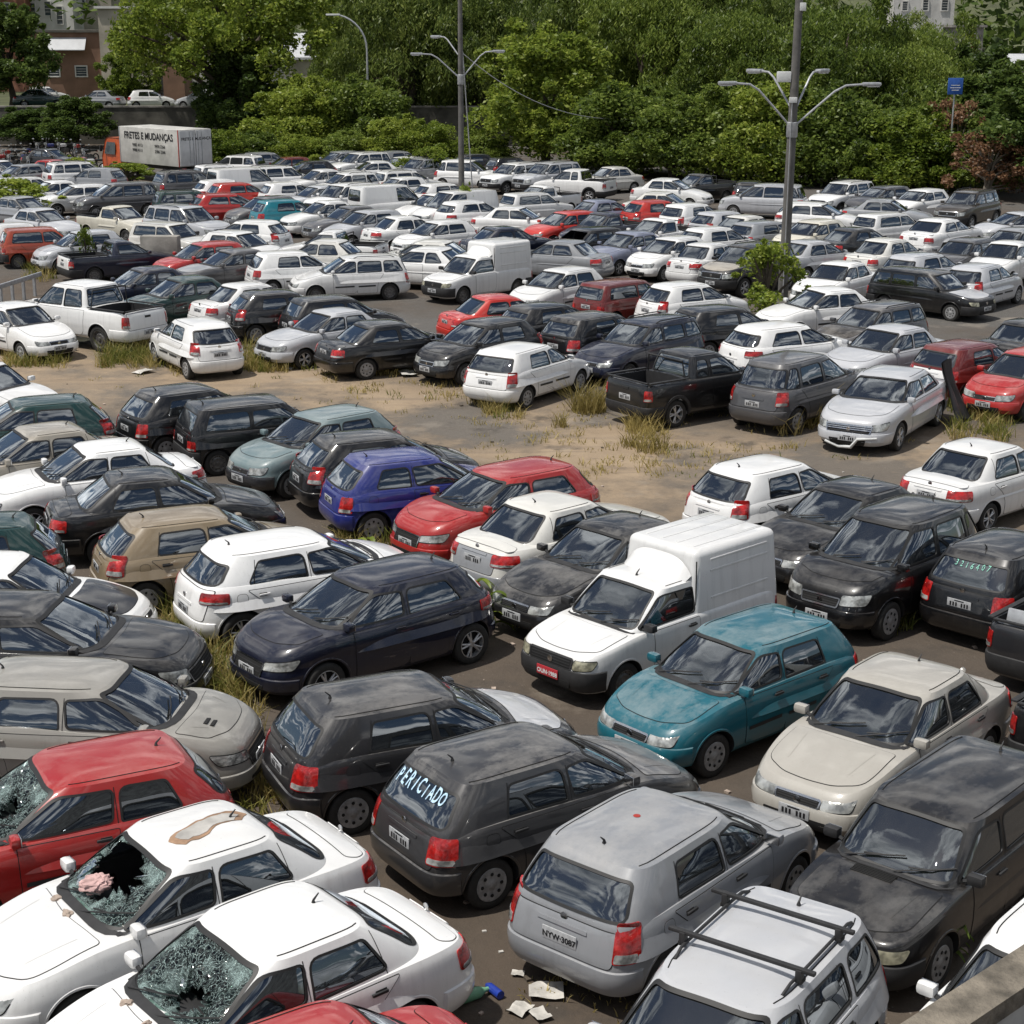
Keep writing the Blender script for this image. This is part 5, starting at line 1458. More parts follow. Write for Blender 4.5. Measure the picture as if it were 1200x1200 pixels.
leaf_mat('leaf_dark', (.024, .046, .010), (.078, .126, .028), (.155, .212, .046))
leaf_mat('leaf_mid', (.040, .070, .012), (.145, .205, .036), (.28, .34, .070))
leaf_mat('leaf_bright', (.062, .104, .014), (.185, .250, .034), (.330, .380, .066))
leaf_mat('leaf_weep', (.034, .062, .012), (.135, .188, .040), (.265, .312, .074))
leaf_mat('leaf_dry', (.09, .045, .022), (.20, .105, .055), (.36, .22, .13))
leaf_mat('grass_green', (.055, .075, .014), (.145, .165, .032), (.28, .26, .07))
leaf_mat('grass_dry', (.15, .125, .035), (.36, .29, .10), (.58, .47, .20))

def leaves(points, size, mode='round', seed=0, jitter=.35):
    """quads for a list of leaf centres, random facing; 'weep' leaves hang"""
    r = np.random.default_rng(seed); P = np.asarray(points, float); n = len(P)
    s = size * (1 + jitter * (r.random(n) * 2 - 1))[:, None]
    if mode == 'weep':
        a = np.stack([r.normal(0, .75, n), r.normal(0, .75, n), -.9 * np.ones(n)], 1)
    else: a = r.normal(0, 1, (n, 3)); a[:, 2] *= .6
    a /= np.linalg.norm(a, axis=1)[:, None]
    b = r.normal(0, 1, (n, 3)); b -= (b * a).sum(1)[:, None] * a; b /= np.linalg.norm(b, axis=1)[:, None]
    la, lb = (.95, .27) if mode == 'weep' else (.75, .38)
    c = np.cross(a, b)
    V = np.stack([P - a * s * la, P + b * s * lb + c * s * .12, P + a * s * la, P - b * s * lb + c * s * .12], 1).reshape(-1, 3)
    return V
def quad_mesh(name, V, mat):
    n = len(V) // 4; me = bpy.data.meshes.new(name)
    me.vertices.add(len(V)); me.vertices.foreach_set('co', np.asarray(V, np.float32).ravel())
    me.loops.add(len(V)); me.loops.foreach_set('vertex_index', np.arange(len(V), dtype=np.int32))
    me.polygons.add(n); me.polygons.foreach_set('loop_start', np.arange(0, len(V), 4, dtype=np.int32))
    me.materials.append(M[mat]); me.update(calc_edges=True); me.validate()
    return me
def clump_points(r, c, rad, n, weep=False):
    d = r.normal(0, 1, (n, 3)); d /= np.linalg.norm(d, axis=1)[:, None]
    d[:, 2] = np.abs(d[:, 2]) * np.where(r.random(n) < .72, 1, -1)
    P = np.asarray(c) + d * np.asarray(rad) * np.where(r.random(n) < .8, .55 + .45 * r.random(n) ** .5, .6 + .75 * r.random(n))[:, None]
    if weep:
        k = 4; Q = np.repeat(P, k, 0); Q[:, 2] -= np.tile(np.arange(k), n) * rad[2] * .10; Q[:, :2] += r.normal(0, .14 * rad[0], (len(Q), 2)); P = Q
    return P
TREES = {}
def tree_kind(key, H, Wd, base, nclump, nleaf, size, mat, mode='round', seed=1, limbs=9, bark='bark', cr=(.16, .26)):
    """trunk with limbs to each clump, crown of leaf clumps with gaps"""
    r = np.random.default_rng(seed)
    cl = []
    for i in range(nclump):
        t = r.random() * 2 * PI; k = math.sqrt(r.random()); u = r.random()
        z = base + (H - base) * (.12 + .80 * u)
        w = Wd / 2 * (1 - .62 * max(0, (u - .35) / .65) ** 1.6) * (.75 + .25 * min(1, u / .25))
        c = (math.cos(t) * k * w, math.sin(t) * k * w, z)
        rad = Wd * (cr[0] + (cr[1] - cr[0]) * r.random()) * .62
        cl.append((c, (rad, rad, rad * (.80 if mode == 'round' else 1.0))))
    for i in range(nclump // 3):                     # straggling sprays outside the main outline
        t = r.random() * 2 * PI; u = r.random(); e = r.uniform(.98, 1.18)
        z = base + (H - base) * (.2 + .92 * u); w = Wd / 2 * (1 - .70 * max(0, (u - .3) / .7) ** 1.6) * e
        rad = Wd * r.uniform(.035, .075); cl.append(((math.cos(t) * w, math.sin(t) * w, z), (rad, rad, rad * (1.5 if mode == 'weep' else .9))))
    pts = np.concatenate([clump_points(r, c, rd, int(nleaf / nclump * min(1, rd[0] / (Wd * .10) + .05)) // (4 if mode == 'weep' else 1), mode == 'weep') for c, rd in cl])
    pts[:, 2] = np.maximum(pts[:, 2], .15)
    crown = quad_mesh('crown', leaves(pts, size, mode, seed), mat)
    mb = MB(); tr = Wd * .022 + .06
    top = base + (H - base) * .55
    bend = [(r.normal(0, .12), r.normal(0, .12)) for _ in range(5)]
    mb.tube([(bend[i][0] * (i > 0) * tr * 4, bend[i][1] * (i > 0) * tr * 4, top * i / 4 - .1) for i in range(5)], [tr * (1.25 - .75 * i / 4) for i in range(5)], bark, 9)
    for i in range(min(limbs, nclump)):
        c, rd = cl[i]; z0 = base * .55 + (top - base * .55) * r.random() * .8
        z0 = min(z0, c[2] - .2)
        mid = (c[0] * .5, c[1] * .5, z0 + (c[2] - z0) * .65)
        mb.tube([(0, 0, z0), mid, c], [tr * .5, tr * .32, tr * .12], bark, 6)
    TREES[key] = (mb.mesh('trunk'), crown, H, Wd)
def tree(key, px, Y, label, H=None, Wd=None, z0=0, name='tree', cat='tree', group='trees behind the lot', rot=None, X=None):
    tr, cr, h, w = TREES[key]
    x = at_dist(px, 100, Y).x if X is None else X
    ro = link(name, None, None, (x, Y, z0), random.random() * 6.28 if rot is None else rot, label, cat, group)
    sz = (H or h) / h; sw = (Wd or w) / w; ro.scale = (sw, sw, sz)
    link('trunk', tr, ro); link('crown', cr, ro)
    return ro
tree_kind('broad', 9, 9, 2.0, 60, 26000, .22, 'leaf_mid', seed=3, cr=(.15, .25))
tree_kind('broad_dark', 7, 6.5, .7, 56, 22000, .20, 'leaf_dark', seed=4, cr=(.16, .28))
tree_kind('spread', 13, 18, 4.4, 64, 42000, .23, 'leaf_bright', seed=5, limbs=34, cr=(.09, .16))
tree_kind('bright', 8.5, 9, .5, 64, 32000, .20, 'leaf_bright', seed=6, cr=(.14, .24))
tree_kind('weep', 13, 12, .8, 64, 46000, .18, 'leaf_weep', 'weep', seed=8, cr=(.13, .24))
tree_kind('weep_pale', 11, 11, .4, 60, 42000, .18, 'leaf_mid', 'weep', seed=9, cr=(.13, .24))
tree_kind('shrub', 4.4, 6, .1, 54, 22000, .165, 'leaf_mid', seed=10, limbs=12, cr=(.18, .32))
tree_kind('shrub_bright', 4.4, 5.6, .0, 54, 22000, .15, 'leaf_bright', seed=12, limbs=12, cr=(.18, .32))
tree_kind('dry', 4.2, 5, .2, 30, 3200, .15, 'leaf_dry', seed=13, limbs=28, bark='bark_pale', cr=(.10, .2))
tree_kind('herb', 1.7, 1.9, .05, 22, 2600, .075, 'leaf_bright', seed=14, limbs=14, cr=(.15, .24))

# -- the wood far behind closes the view
def far_wood():
    r = np.random.default_rng(21); pts = []
    for i in range(150):
        x = r.uniform(-75, 80); y = r.uniform(165, 200); z = 2 + r.random() ** .8 * 15 + max(0, (x - 20) * .03)
        pts.append(clump_points(r, (x, y, z), (4.2, 3, 3.2), 130))
    return link('distant_wood', quad_mesh('distant_wood', leaves(np.concatenate(pts), .75, 'round', 22), 'leaf_dark'), kind='stuff', label='dark green wood closing the view behind the buildings', cat='wood')
far_wood()
mb = MB(); rows = []
for j in range(13):
    y = 178 + j * 16; rows.append([(-420 + i * 30, y, .05 if j == 0 else 2 + 9 * (j / 3) ** .9 + 2.5 * math.sin(i * 1.3 + j)) for i in range(29)])
mb.grid(rows, 'terrace'); link('hill', mb.mesh('hill'), kind='structure')

# -- upper terrace with its retaining wall
wl, wr = at(-160, 166), at(262, 172)
x0, x1, yw = wl.x, wr.x, (wl.y + wr.y) / 2
mb = MB(); mb.grid([[(x0 - 40, yw + .30, TZ), (x1 + 6, yw + .30, TZ)], [(x0 - 40, yw + 62, TZ + .02), (x1 + 6, yw + 62, TZ + .02)]], 'terrace')
mb.grid([[(x1 + 6, yw + .30, TZ), (x1 + 6, yw + 62, TZ)], [(x1 + 9, yw + .3, 0), (x1 + 9, yw + 62, 0)]], 'terrace')
link('upper_terrace_ground', mb.mesh('terrace', smooth=False), kind='structure')
ro = link('retaining_wall', None, None, ((x0 + x1) / 2, yw, 0), 0, 'long mossy concrete retaining wall below the upper terrace', 'wall')
mb = MB(); mb.box((0, 0, TZ / 2 + .1), (x1 - x0 + 50, .28, TZ + .2), 'concrete_dark'); link('wall', mb.mesh('wall', smooth=False), ro)
mb = MB(); mb.box((0, 0, TZ + .27), (x1 - x0 + 50, .40, .12), 'concrete'); link('coping', mb.mesh('coping', smooth=False), ro)

# -- trees
tree('broad_dark', 12, 139, 'dark dense tree at the left edge in front of the brown building', 7.4, 7.0, TZ)
tree('bright', 150, 141, 'small bright tree before the cream building', 4.6, 4.6, TZ)
tree('spread', 272, 129, 'large spreading light-leaved tree with bare limbs above the lorry', 13.5, 16, 0)
tree('broad_dark', 285, 127, 'dark rounded tree under the spreading tree right of lorry', 7.2, 6.6)
tree('broad_dark', 86, 131, 'dark bush against the terrace wall at left', 3.5, 5.0, 0)
tree('broad_dark', 30, 133, 'low dark bush at the terrace wall, left edge', 2.7, 5, 0)
tree('shrub_bright', 338, 119, 'bright rounded bush right of the lorry', 4.6, 6.2)
tree('shrub_bright', 372, 121, 'pale feathery bush behind the rounded bright bush', 5.2, 5.6)
tree('shrub', 432, 119, 'green bush below the curved lamp post', 4.9, 6.4)
for i, (px, Y, h, w, k, lb) in enumerate([(258, 112, 2.3, 3.6, 'shrub_bright', 'low bright shrub right beside the lorry doors'), (300, 113, 2.0, 4.2, 'shrub', 'low green shrub right of the lorry'), (352, 112, 1.9, 4, 'shrub_bright', 'low bright shrub under the rounded bush'), (405, 112, 2.1, 4, 'shrub', 'low shrub behind the back row of white cars'), (462, 112, 3.0, 4.4, 'shrub_bright', 'tall weedy shrub left of the middle lamp pole'), (505, 112, 2.7, 3.8, 'shrub_bright', 'weedy shrub just behind the middle lamp pole'), (560, 113, 2.2, 4, 'shrub', 'low shrub right of the middle lamp pole')]):
    tree(k, px, Y, lb, h, w, 0, 'shrub', 'shrub', 'shrubs behind the lot')
tree('weep', 440, 146, 'drooping dark tree behind the curved lamp post', 13, 9)
tree('weep', 480, 137, 'tall drooping tree behind the middle lamp pole', 14, 12)
tree('weep', 560, 141, 'drooping dark tree right of the middle lamp pole', 13.5, 12)
tree('bright', 640, 113, 'bright full-leaved tree in the middle of the background', 8.7, 9.4)
tree('weep', 690, 134, 'drooping tree behind the bright full-leaved tree', 13, 11)
tree('weep_pale', 752, 126, 'pale drooping tree right of the bright full-leaved tree', 12, 11)
tree('weep', 815, 132, 'tall dark drooping tree left of the tall pole', 13, 11)
tree('weep_pale', 862, 119, 'pale drooping tree immediately left of the tall pole', 9.6, 10)
tree('weep_pale', 985, 113, 'broad drooping tree right of the tall pole', 9.8, 11)
tree('weep', 925, 127, 'dark drooping tree behind the tall pole', 11, 10)
tree('weep_pale', 1065, 112, 'drooping tree left of the blue sign', 7.6, 8)
tree('weep', 1035, 128, 'dark drooping tree behind the blue sign', 9, 10)
tree('weep_pale', 1100, 120, 'drooping tree in front of the white villa', 8.6, 8)
tree('broad_dark', 1152, 118, 'dark tree hiding the small grey hut', 7.0, 6.5)
tree('broad_dark', 1200, 112, 'dark tree below the pale sheet roof', 5.6, 6.5)
tree('broad_dark', 1188, 99, 'dark tree at the right edge', 6.4, 7)
tree('broad_dark', 1150, 104, 'dark tree beside the dead branches', 5.2, 6)
tree('broad_dark', 1225, 92, 'dark overhanging tree cut by the right edge', 6.0, 7)
for (px, Y, h, w, k, lb) in [(735, 107, 4.8, 7.4, 'shrub', 'big green bush behind the white sedan left of the dark pickup'), (790, 105, 4.4, 6.4, 'shrub', 'green bush above the dark grey pickup'), (845, 104, 5.0, 6.6, 'shrub', 'green bush above the black hatchback in the shade'), (905, 102, 5.4, 6.6, 'shrub_bright', 'bright bush directly behind the tall pole'), (960, 101, 5.0, 6.6, 'shrub', 'dense bush above the silver minivan'), (1015, 99, 4.6, 6.2, 'shrub', 'dense bush above the shaded grey hatchback'), (1070, 97, 4.0, 6.0, 'shrub_bright', 'bright bush left of the brown off-roader'), (1110, 101, 5.2, 5.6, 'shrub', 'green bush beneath the blue sign'), (1170, 96, 3.6, 5, 'shrub', 'green bush behind the dead branches')]:
    tree(k, px, Y, lb, h, w, 0, 'shrub', 'shrub', 'shrubs behind the lot')
tree('dry', 1165, 91.5, 'dead bush with rust-brown leaves near the right edge', 3.6, 4.6, 0, 'dead_bush', 'bush')
tree('dry', 1128, 98, 'rust-brown dying bush above the brown off-roader', 5.0, 4.4, 0, 'dead_bush', 'bush')
for (px, py, h, w, lb) in [(897, 372, 2.3, 2.5, 'bushy yellow-green plant at the foot of the tall pole'), (20, 258, 1.9, 4.2, 'bright bush between silver cars at left edge'), (505, 218, 2.2, 2.8, 'yellow-green plant beneath the middle lamp pole'), (478, 214, 1.4, 2.4, 'low yellow-green plant left of the middle lamp pole'), (545, 268, 1.9, 1.1, 'slim weed growing between white cars in mid lot'), (92, 216, 1.5, 2.4, 'yellowish vine heap below the lorry cab'), (150, 216, 1.2, 3.4, 'yellow-green vine heap under the lorry box'), (102, 322, 1.7, .8, 'tall weed beside the navy pickup'), (555, 205, 1.6, 1.0, 'small weed right of the middle lamp pole')]:
    p = at(px, py); tree('herb', 0, p.y, lb, h, w, 0, 'weed_bush', 'plant', 'weeds among the cars', X=p.x)

# -- grass: one mass, plus big dry tufts one can point at
def blades(r, c, n, rad, h):
    V = []
    for _ in range(n):
        t = r.random() * 6.28; k = rad * math.sqrt(r.random()); x, y = c[0] + math.cos(t) * k, c[1] + math.sin(t) * k
        hh = h * (.25 + .85 * r.random()); ln = r.normal(0, .52, 2) * hh; w = .006 + .009 * r.random(); a = r.random() * 6.28; dx, dy = math.cos(a) * w, math.sin(a) * w
        V += [(x - dx, y - dy, 0), (x + dx, y + dy, 0), (x + ln[0] * .4 + dx * .7, y + ln[1] * .4 + dy * .7, hh * .62), (x + ln[0] * .4 - dx * .7, y + ln[1] * .4 - dy * .7, hh * .62),
              (x + ln[0] * .4 - dx * .7, y + ln[1] * .4 - dy * .7, hh * .62), (x + ln[0] * .4 + dx * .7, y + ln[1] * .4 + dy * .7, hh * .62), (x + ln[0] + dx * .1, y + ln[1] + dy * .1, hh), (x + ln[0] - dx * .1, y + ln[1] - dy * .1, hh)]
    return V
def grass_mass():
    r = np.random.default_rng(31); Vg = []; Vd = []
    def spread(px0, px1, py0, py1, n, h, dry, blad=28, rad=.22):
        for _ in range(n):
            p = at(r.uniform(px0, px1), r.uniform(py0, py1)); (Vd if r.random() < dry else Vg).extend(blades(r, (p.x, p.y), blad, rad, h * r.uniform(.5, 1.2)))
    spread(10, 75, 408, 432, 60, .38, .35); spread(120, 180, 405, 432, 70, .50, .35); spread(195, 240, 425, 440, 16, .3, .5)
    spread(285, 335, 408, 436, 60, .45, .4); spread(335, 420, 425, 440, 22, .25, .6)
    spread(440, 470, 418, 440, 22, .3, .7); spread(555, 610, 470, 492, 16, .28, .9); spread(600, 820, 500, 560, 40, .18, .95, 14)
    spread(735, 775, 485, 525, 22, .40, .9); spread(915, 960, 480, 510, 26, .6, .7); spread(815, 850, 395, 420, 20, .8, .5)
    spread(195, 285, 690, 830, 90, .45, .35, 34); spread(230, 300, 820, 900, 50, .4, .8); spread(590, 660, 690, 740, 16, .2, .6)
    spread(1115, 1180, 470, 520, 60, .45, .25); spread(30, 130, 300, 330, 60, .5, .55); spread(1000, 1060, 690, 740, 14, .3, .3)
    spread(520, 600, 690, 720, 26, .3, .4); spread(400, 470, 590, 660, 24, .4, .4); spread(860, 940, 520, 590, 14, .14, .9, 12)
    spread(840, 900, 290, 330, 30, .5, .3); spread(-20, 1200, 440, 560, 150, .10, .8, 10); spread(560, 860, 470, 560, 60, .16, .95, 12); spread(380, 560, 435, 470, 40, .18, .7, 14); spread(760, 790, 230, 262, 16, .9, .3)
    spread(280, 340, 900, 1000, 20, .3, .8); spread(600, 760, 1100, 1200, 14, .1, .8, 10)
    link('lane_grass', quad_mesh('lane_grass', Vg, 'grass_green'), kind='stuff', label='green weeds growing along the lane and between cars', cat='grass')
    link('dry_lane_grass', quad_mesh('dry_lane_grass', Vd, 'grass_dry'), kind='stuff', label='straw-coloured grass along the lane and between cars', cat='grass')
    for (px, py, n, rad, h, lb) in [(690, 482, 420, .42, .75, 'big straw-yellow grass tuft left of the open pickup'), (752, 505, 220, .40, .55, 'straw tuft in front of the open pickup tailgate'), (765, 528, 160, .40, .45, 'low straw tuft on the lane before the pickup'), (580, 484, 90, .3, .45, 'sparse dry tuft below the lone white hatchback'), (940, 492, 200, .38, 1.0, 'tall dry stalks between the grey people carrier and large silver sedan'), (655, 500, 70, .2, .4, 'small dry tuft on bare ground left of straw tufts')]:
        p = at(px, py); link('grass_tuft', quad_mesh('grass_tuft', blades(r, (0, 0), n, rad, h), 'grass_dry'), None, (p.x, p.y, 0), 0, lb, 'grass tuft', 'dry grass tufts on the lane')
grass_mass()
def broad_plant(px, py, n, h, lb, mat='leaf_bright', wide=.05):
    """leafy stalk with long arching blades, like maize"""
    p = at(px, py); r = np.random.default_rng(int(px)); ro = link('leafy_plant', None, None, (p.x, p.y, 0), 0, lb, 'plant', 'broad-leaved plants between the near cars')
    st = MB(); st.tube([(0, 0, 0), (.03, .02, h * .5), (.02, -.02, h * .9)], [.016, .012, .006], mat, 6); link('stem', st.mesh('stem'), ro)
    for k in range(n):
        z = h * (.12 + .8 * k / n); t = k * 2.4 + r.random(); ln = h * (.42 + .2 * r.random()); mb = MB(); rows = []
        for q in range(8):
            u = q / 7; x = ln * u * .85; zz = z + ln * (.75 * u - .95 * u * u); w = wide * math.sin(PI * (.1 + .9 * u) * .98) + .002
            rows.append([(math.cos(t) * x - math.sin(t) * s * w, math.sin(t) * x + math.cos(t) * s * w, zz + (.02 if s else 0)) for s in (-1, 0, 1)])
        mb.grid(rows, mat); link('leaf', mb.mesh('leaf'), ro)
broad_plant(556, 735, 9, .85, 'maize-like plant behind the midnight blue hatchback')
broad_plant(575, 742, 7, .9, 'shorter maize-like plant next to the midnight blue hatchback wheel')
broad_plant(432, 672, 8, .75, 'leafy green plant beside the off-white sedan tail')
broad_plant(560, 690, 7, .75, 'leafy plant at the off-white sedan bumper')
broad_plant(1108, 1128, 18, .62, 'spiky palm-like plant between the boxy wagon and parapet', 'leaf_mid', .03)

# -- poles
def arm_lamp(ro, base, tip, rise):
    b, t = Vector(base), Vector(tip); d = Vector((t.x - b.x, t.y - b.y, 0)); mb = MB()
    pts = [b, b + d * .30 + Vector((0, 0, (t.z - b.z) * .45)), b + d * .55 + Vector((0, 0, (t.z - b.z) * .82)), b + d * .72 + Vector((0, 0, (t.z - b.z) * .97)), t]
    mb.tube(pts, .035, 'galv', 8); o = link('arm', mb.mesh('arm'), ro)
    u = d.normalized(); ang = math.atan2(u.y, u.x); rot = Matrix.Rotation(ang, 3, 'Z')
    mb = MB(); c = t + u * .22; mb.rbox(c, (.62, .24, .12), .045, 'galv', rot); lo = link('lamp_head', mb.mesh('lamp_head'), ro)
    mb = MB(); c2 = c + u * .06 - Vector((0, 0, .065)); mb.rbox(c2, (.40, .18, .05), .02, 'lampglass', rot); link('lamp_glass', mb.mesh('lamp_glass'), lo)
def lamp_pole(x, y, H, r0, r1, attach, tips, lb, lean=(0, 0)):
    ro = link('lamp_pole', None, None, (x, y, 0), 0, lb, 'lamp pole', 'concrete lamp poles in the lot')
    mb = MB(); mb.tube([(lean[0] * z / H, lean[1] * z / H, z) for z in np.linspace(0, H, 8)], [r0 + (r1 - r0) * k / 7 for k in range(8)], 'pole', 16); link('pole', mb.mesh('pole'), ro)
    mb = MB(); mb.lathe([(r0 * .98, attach - .30), (r0 * 1.05, attach - .28), (r0 * 1.05, attach + .18), (r0 * .9, attach + .2)], 'galv', 16, 'z', (lean[0] * attach / H, 0, 0)); link('clamp', mb.mesh('clamp'), ro)
    for (dx, dy, z, za) in tips: arm_lamp(ro, (lean[0] * za / H + .12 * (1 if dx > 0 else -1), 0, za), (dx, dy, z), 0)
    return ro
p = at(917, 352); k = F_PX / (p.y * math.cos(TILT) + CAM_H * math.sin(TILT))
zz = lambda py: at_dist(600, py, p.y).z
pole1 = lamp_pole(p.x, p.y, 12.5, .18, .115, zz(150), [((850 - 917) / k, -.3, zz(97), zz(146)), ((1003 - 919) / k, .2, zz(99), zz(146)), ((885 - 917) / k, 1.0, zz(84), zz(124)), ((955 - 919) / k, 1.0, zz(84), zz(124))], 'tall concrete pole with four lamp arms right of centre', lean=(.14, 0))
mb = MB(); mb.rbox((-.28, .0, zz(90)), (.46, .22, .34), .03, 'lampglass'); link('equipment_box', mb.mesh('box'), pole1)
mb = MB(); mb.rbox((.03, -.17, zz(117)), (.26, .10, .18), .02, 'lampglass'); mb.tube([(.0, -.19, zz(118)), (-.02, -.20, zz(150)), (-.03, -.21, .3)], .018, 'galv', 6); link('cable_conduit', mb.mesh('conduit'), pole1)
mb = MB(); mb.rbox((.22, -.1, zz(8)), (.2, .16, .26), .02, 'lampglass'); link('junction_box', mb.mesh('jbox'), pole1)
p2 = at(541, 240); k = F_PX / (p2.y * math.cos(TILT) + CAM_H * math.sin(TILT)); zz2 = lambda py: at_dist(600, py, p2.y).z
pole2 = lamp_pole(p2.x, p2.y, 12.5, .16, .10, zz2(92), [((496 - 541) / k, -.2, zz2(63), zz2(90)), ((580 - 541) / k, .2, zz2(60), zz2(90)), ((516 - 541) / k, .9, zz2(43), zz2(64))], 'middle concrete pole with three lamp arms behind white vans')
mb = MB(); mb.tube([(.1, .2, zz2(60)), (.6, .8, .0)], .035, 'galv', 6); link('stay_rod', mb.mesh('stay'), pole2)
# cable running from the middle pole into the trees
mb = MB(); A = Vector((p2.x, p2.y, zz2(60))); B = at_dist(760, 137, 112); pts = []
for i in range(25):
    t = i / 24; q = A.lerp(B, t); q.z -= 1.6 * 4 * t * (1 - t) * (1 - .3 * t); pts.append(q)
mb.tube(pts, .022, 'galv', 5); link('overhead_cable', mb.mesh('cable'), None, label='thin sagging cable from the middle lamp pole into the trees', cat='cable')
def curved_lamp(px, Y, top_py, dx, lb, col='galv'):
    q = at_dist(px, 60, Y); ztop = at_dist(px, top_py, Y).z
    ro = link('street_lamp', None, None, (q.x, Y, 0), 0, lb, 'street lamp')
    mb = MB(); pts = [(0, 0, 0), (0, 0, ztop - 2.4)] + [(dx * (1 - math.cos(t)), 0, ztop - 2.4 + 2.4 * math.sin(t)) for t in np.linspace(.2, 1.35, 8)]
    mb.tube(pts, [.10] + [.07] * (len(pts) - 1), col, 8); link('post', mb.mesh('post'), ro)
    e = pts[-1]; mb = MB(); mb.rbox((e[0] + (.45 if dx > 0 else -.45), 0, e[2] + .04), (1.0, .3, .14), .05, 'lampglass'); link('lamp_head', mb.mesh('head'), ro)
curved_lamp(430, 124, 17, -2.4, 'slender curved street lamp left of the middle lamp pole')
curved_lamp(1033, 122, 56, -1.0, 'small street lamp poking out of the trees right of the tall pole')
# blue sign in the trees
q = at_dist(1119, 101, 96); ro = link('road_sign', None, None, (q.x, 96, 0), R(8), 'blue square sign standing among the trees at right', 'sign')
mb = MB(); mb.tube([(0, 0, 0), (0, 0, q.z + .4)], .05, 'galv', 8); link('post', mb.mesh('post'), ro)
mb = MB(); mb.rbox((0, -.07, q.z), (.86, .05, .88), .02, 'bluepaint'); sg = link('sign_board', mb.mesh('board'), ro)
mb = MB()
for i, w in enumerate((.5, .6, .42)): mb.box((0, -.098, q.z + .05 - i * .13), (w, .006, .04), 'ink_white')
link('lettering', mb.mesh('lettering', smooth=False), sg)

# -- concrete block, guard rail, parapet
p = at(189, 322); ro = link('concrete_block', None, None, (p.x, p.y + .2, 0), R(-4), 'upright stained concrete block beside the faded red hatchback', 'concrete block')
mb = MB(); mb.rbox((0, 0, .72), (1.42, .5, 1.44), .03, 'concrete'); link('slab', mb.mesh('slab'), ro)
a, b = at(-30, 372), at(50, 345); d = b - a; ro = link('guard_rail', None, None, (a.x, a.y, 0), math.atan2(d.y, d.x), 'low pale metal guard rail at left edge behind the white sedan', 'guard rail')
mb = MB(); mb.rbox((d.length / 2, 0, .72), (d.length, .08, .16), .03, 'galv'); link('rail', mb.mesh('rail'), ro)
for i in range(6):
    mb = MB(); mb.box((d.length * (i + .5) / 6, .08, .32), (.10, .08, .64), 'galv'); link('post', mb.mesh('post', smooth=False), ro)
a, b = at(1210, 1100, 6.0), at(1050, 1203, 6.0); d = (b - a).normalized(); nrm = Vector((-d.y, d.x, 0)); nrm = nrm if nrm.y < 0 else -nrm
ro = link('parapet_wall', None, None, (0, 0, 0), 0, 'stained concrete parapet wall crossing the bottom right corner', 'wall')
def slab(o, a, b, w0, w1, z0, z1, mat):
    V = [a + nrm * w0, b + nrm * w0, b + nrm * w1, a + nrm * w1]; o.add([(q.x, q.y, z0) for q in V] + [(q.x, q.y, z1) for q in V], [(0, 1, 2, 3), (7, 6, 5, 4), (0, 4, 5, 1), (1, 5, 6, 2), (2, 6, 7, 3), (3, 7, 4, 0)], mat)
a2, b2 = a - d * 6, b + d * 3
M['parapet_top'] = simple('mossy_parapet_top', (.19, .165, .13), .95, var=.7, scale=7, bump=.8, bscale=40)
M['parapet_face'] = simple('grey_parapet_face', (.33, .33, .32), .9, var=.5, scale=4, bump=.3, bscale=30)
mb = MB(); slab(mb, a2, b2, .02, .13, 0, 5.93, 'parapet_face'); link('wall', mb.mesh('wall', smooth=False), ro)
mb = MB(); slab(mb, a2, b2, 0, .15, 5.93, 6.0, 'parapet_top'); link('coping', mb.mesh('coping', smooth=False), ro)

# -- buildings
def building(name, label, px0, px1, py0, Y, depth, mat, z0=0, roofmat=None, wins=(), cat='building', flat=True, extra=None, winmat='winglass', frame='white_render'):
    A, B = at_dist(px0, py0, Y), at_dist(px1, py0, Y); w = B.x - A.x; h = A.z - z0
    ro = link(name, None, None, ((A.x + B.x) / 2, Y, z0), 0, label, cat)
    mb = MB(); mb.box((0, depth / 2, h / 2), (w, depth, h), mat); link('wall', mb.mesh('wall', smooth=False), ro)
    if roofmat:
        mb = MB()
        if flat: mb.box((0, depth / 2, h + .10), (w + .5, depth + .5, .2), roofmat)
        else: mb.grid([[(-w / 2 - .4, -.5, h + .003), (w / 2 + .4, -.5, h + .003)], [(-w / 2 - .4, depth / 2, h + depth * .22), (w / 2 + .4, depth / 2, h + depth * .22)], [(-w / 2 - .4, depth + .5, h), (w / 2 + .4, depth + .5, h)]], roofmat); mb.add([(-w / 2, 0, h), (w / 2, 0, h), (w / 2, depth / 2, h + depth * .2), (-w / 2, depth / 2, h + depth * .2)], [(0, 1, 2, 3)], mat)
        link('roof', mb.mesh('roof', smooth=False), ro)
    for (wx0, wx1, wy0, wy1) in wins:
        P, Q = at_dist(wx0, wy0, Y), at_dist(wx1, wy1, Y); cx = (P.x + Q.x) / 2 - (A.x + B.x) / 2; cz = (P.z + Q.z) / 2 - z0; ww, wh = Q.x - P.x, P.z - Q.z
        mb = MB()
        for sx in (-1, 1): mb.box((cx + sx * (ww / 2 + .05), -.05, cz), (.10, .12, wh + .2), frame)
        for sz in (-1, 1): mb.box((cx, -.05, cz + sz * (wh / 2 + .05)), (ww, .12, .10), frame)
        for i in range(1, 4): mb.box((cx, -.055, cz - wh / 2 + wh * i / 4), (ww, .05, .035), frame)
        f = link('window', mb.mesh('window', smooth=False), ro)
        mb = MB(); mb.box((cx, -.02, cz), (ww, .035, wh), winmat); link('pane', mb.mesh('pane', smooth=False), f)
    return ro, A, B, w, h
ro, A, B, w, h = building('brown_building', 'brown rendered building with white sloping awning and two windows', 40, 119, 38, 152, 8, 'brown_render', TZ, 'concrete_dark', [(57, 70, 78, 89), (89, 102, 78, 89)])
P, Q = at_dist(52, 44, 152), at_dist(102, 58, 152); mb = MB(); cx = (A.x + B.x) / 2
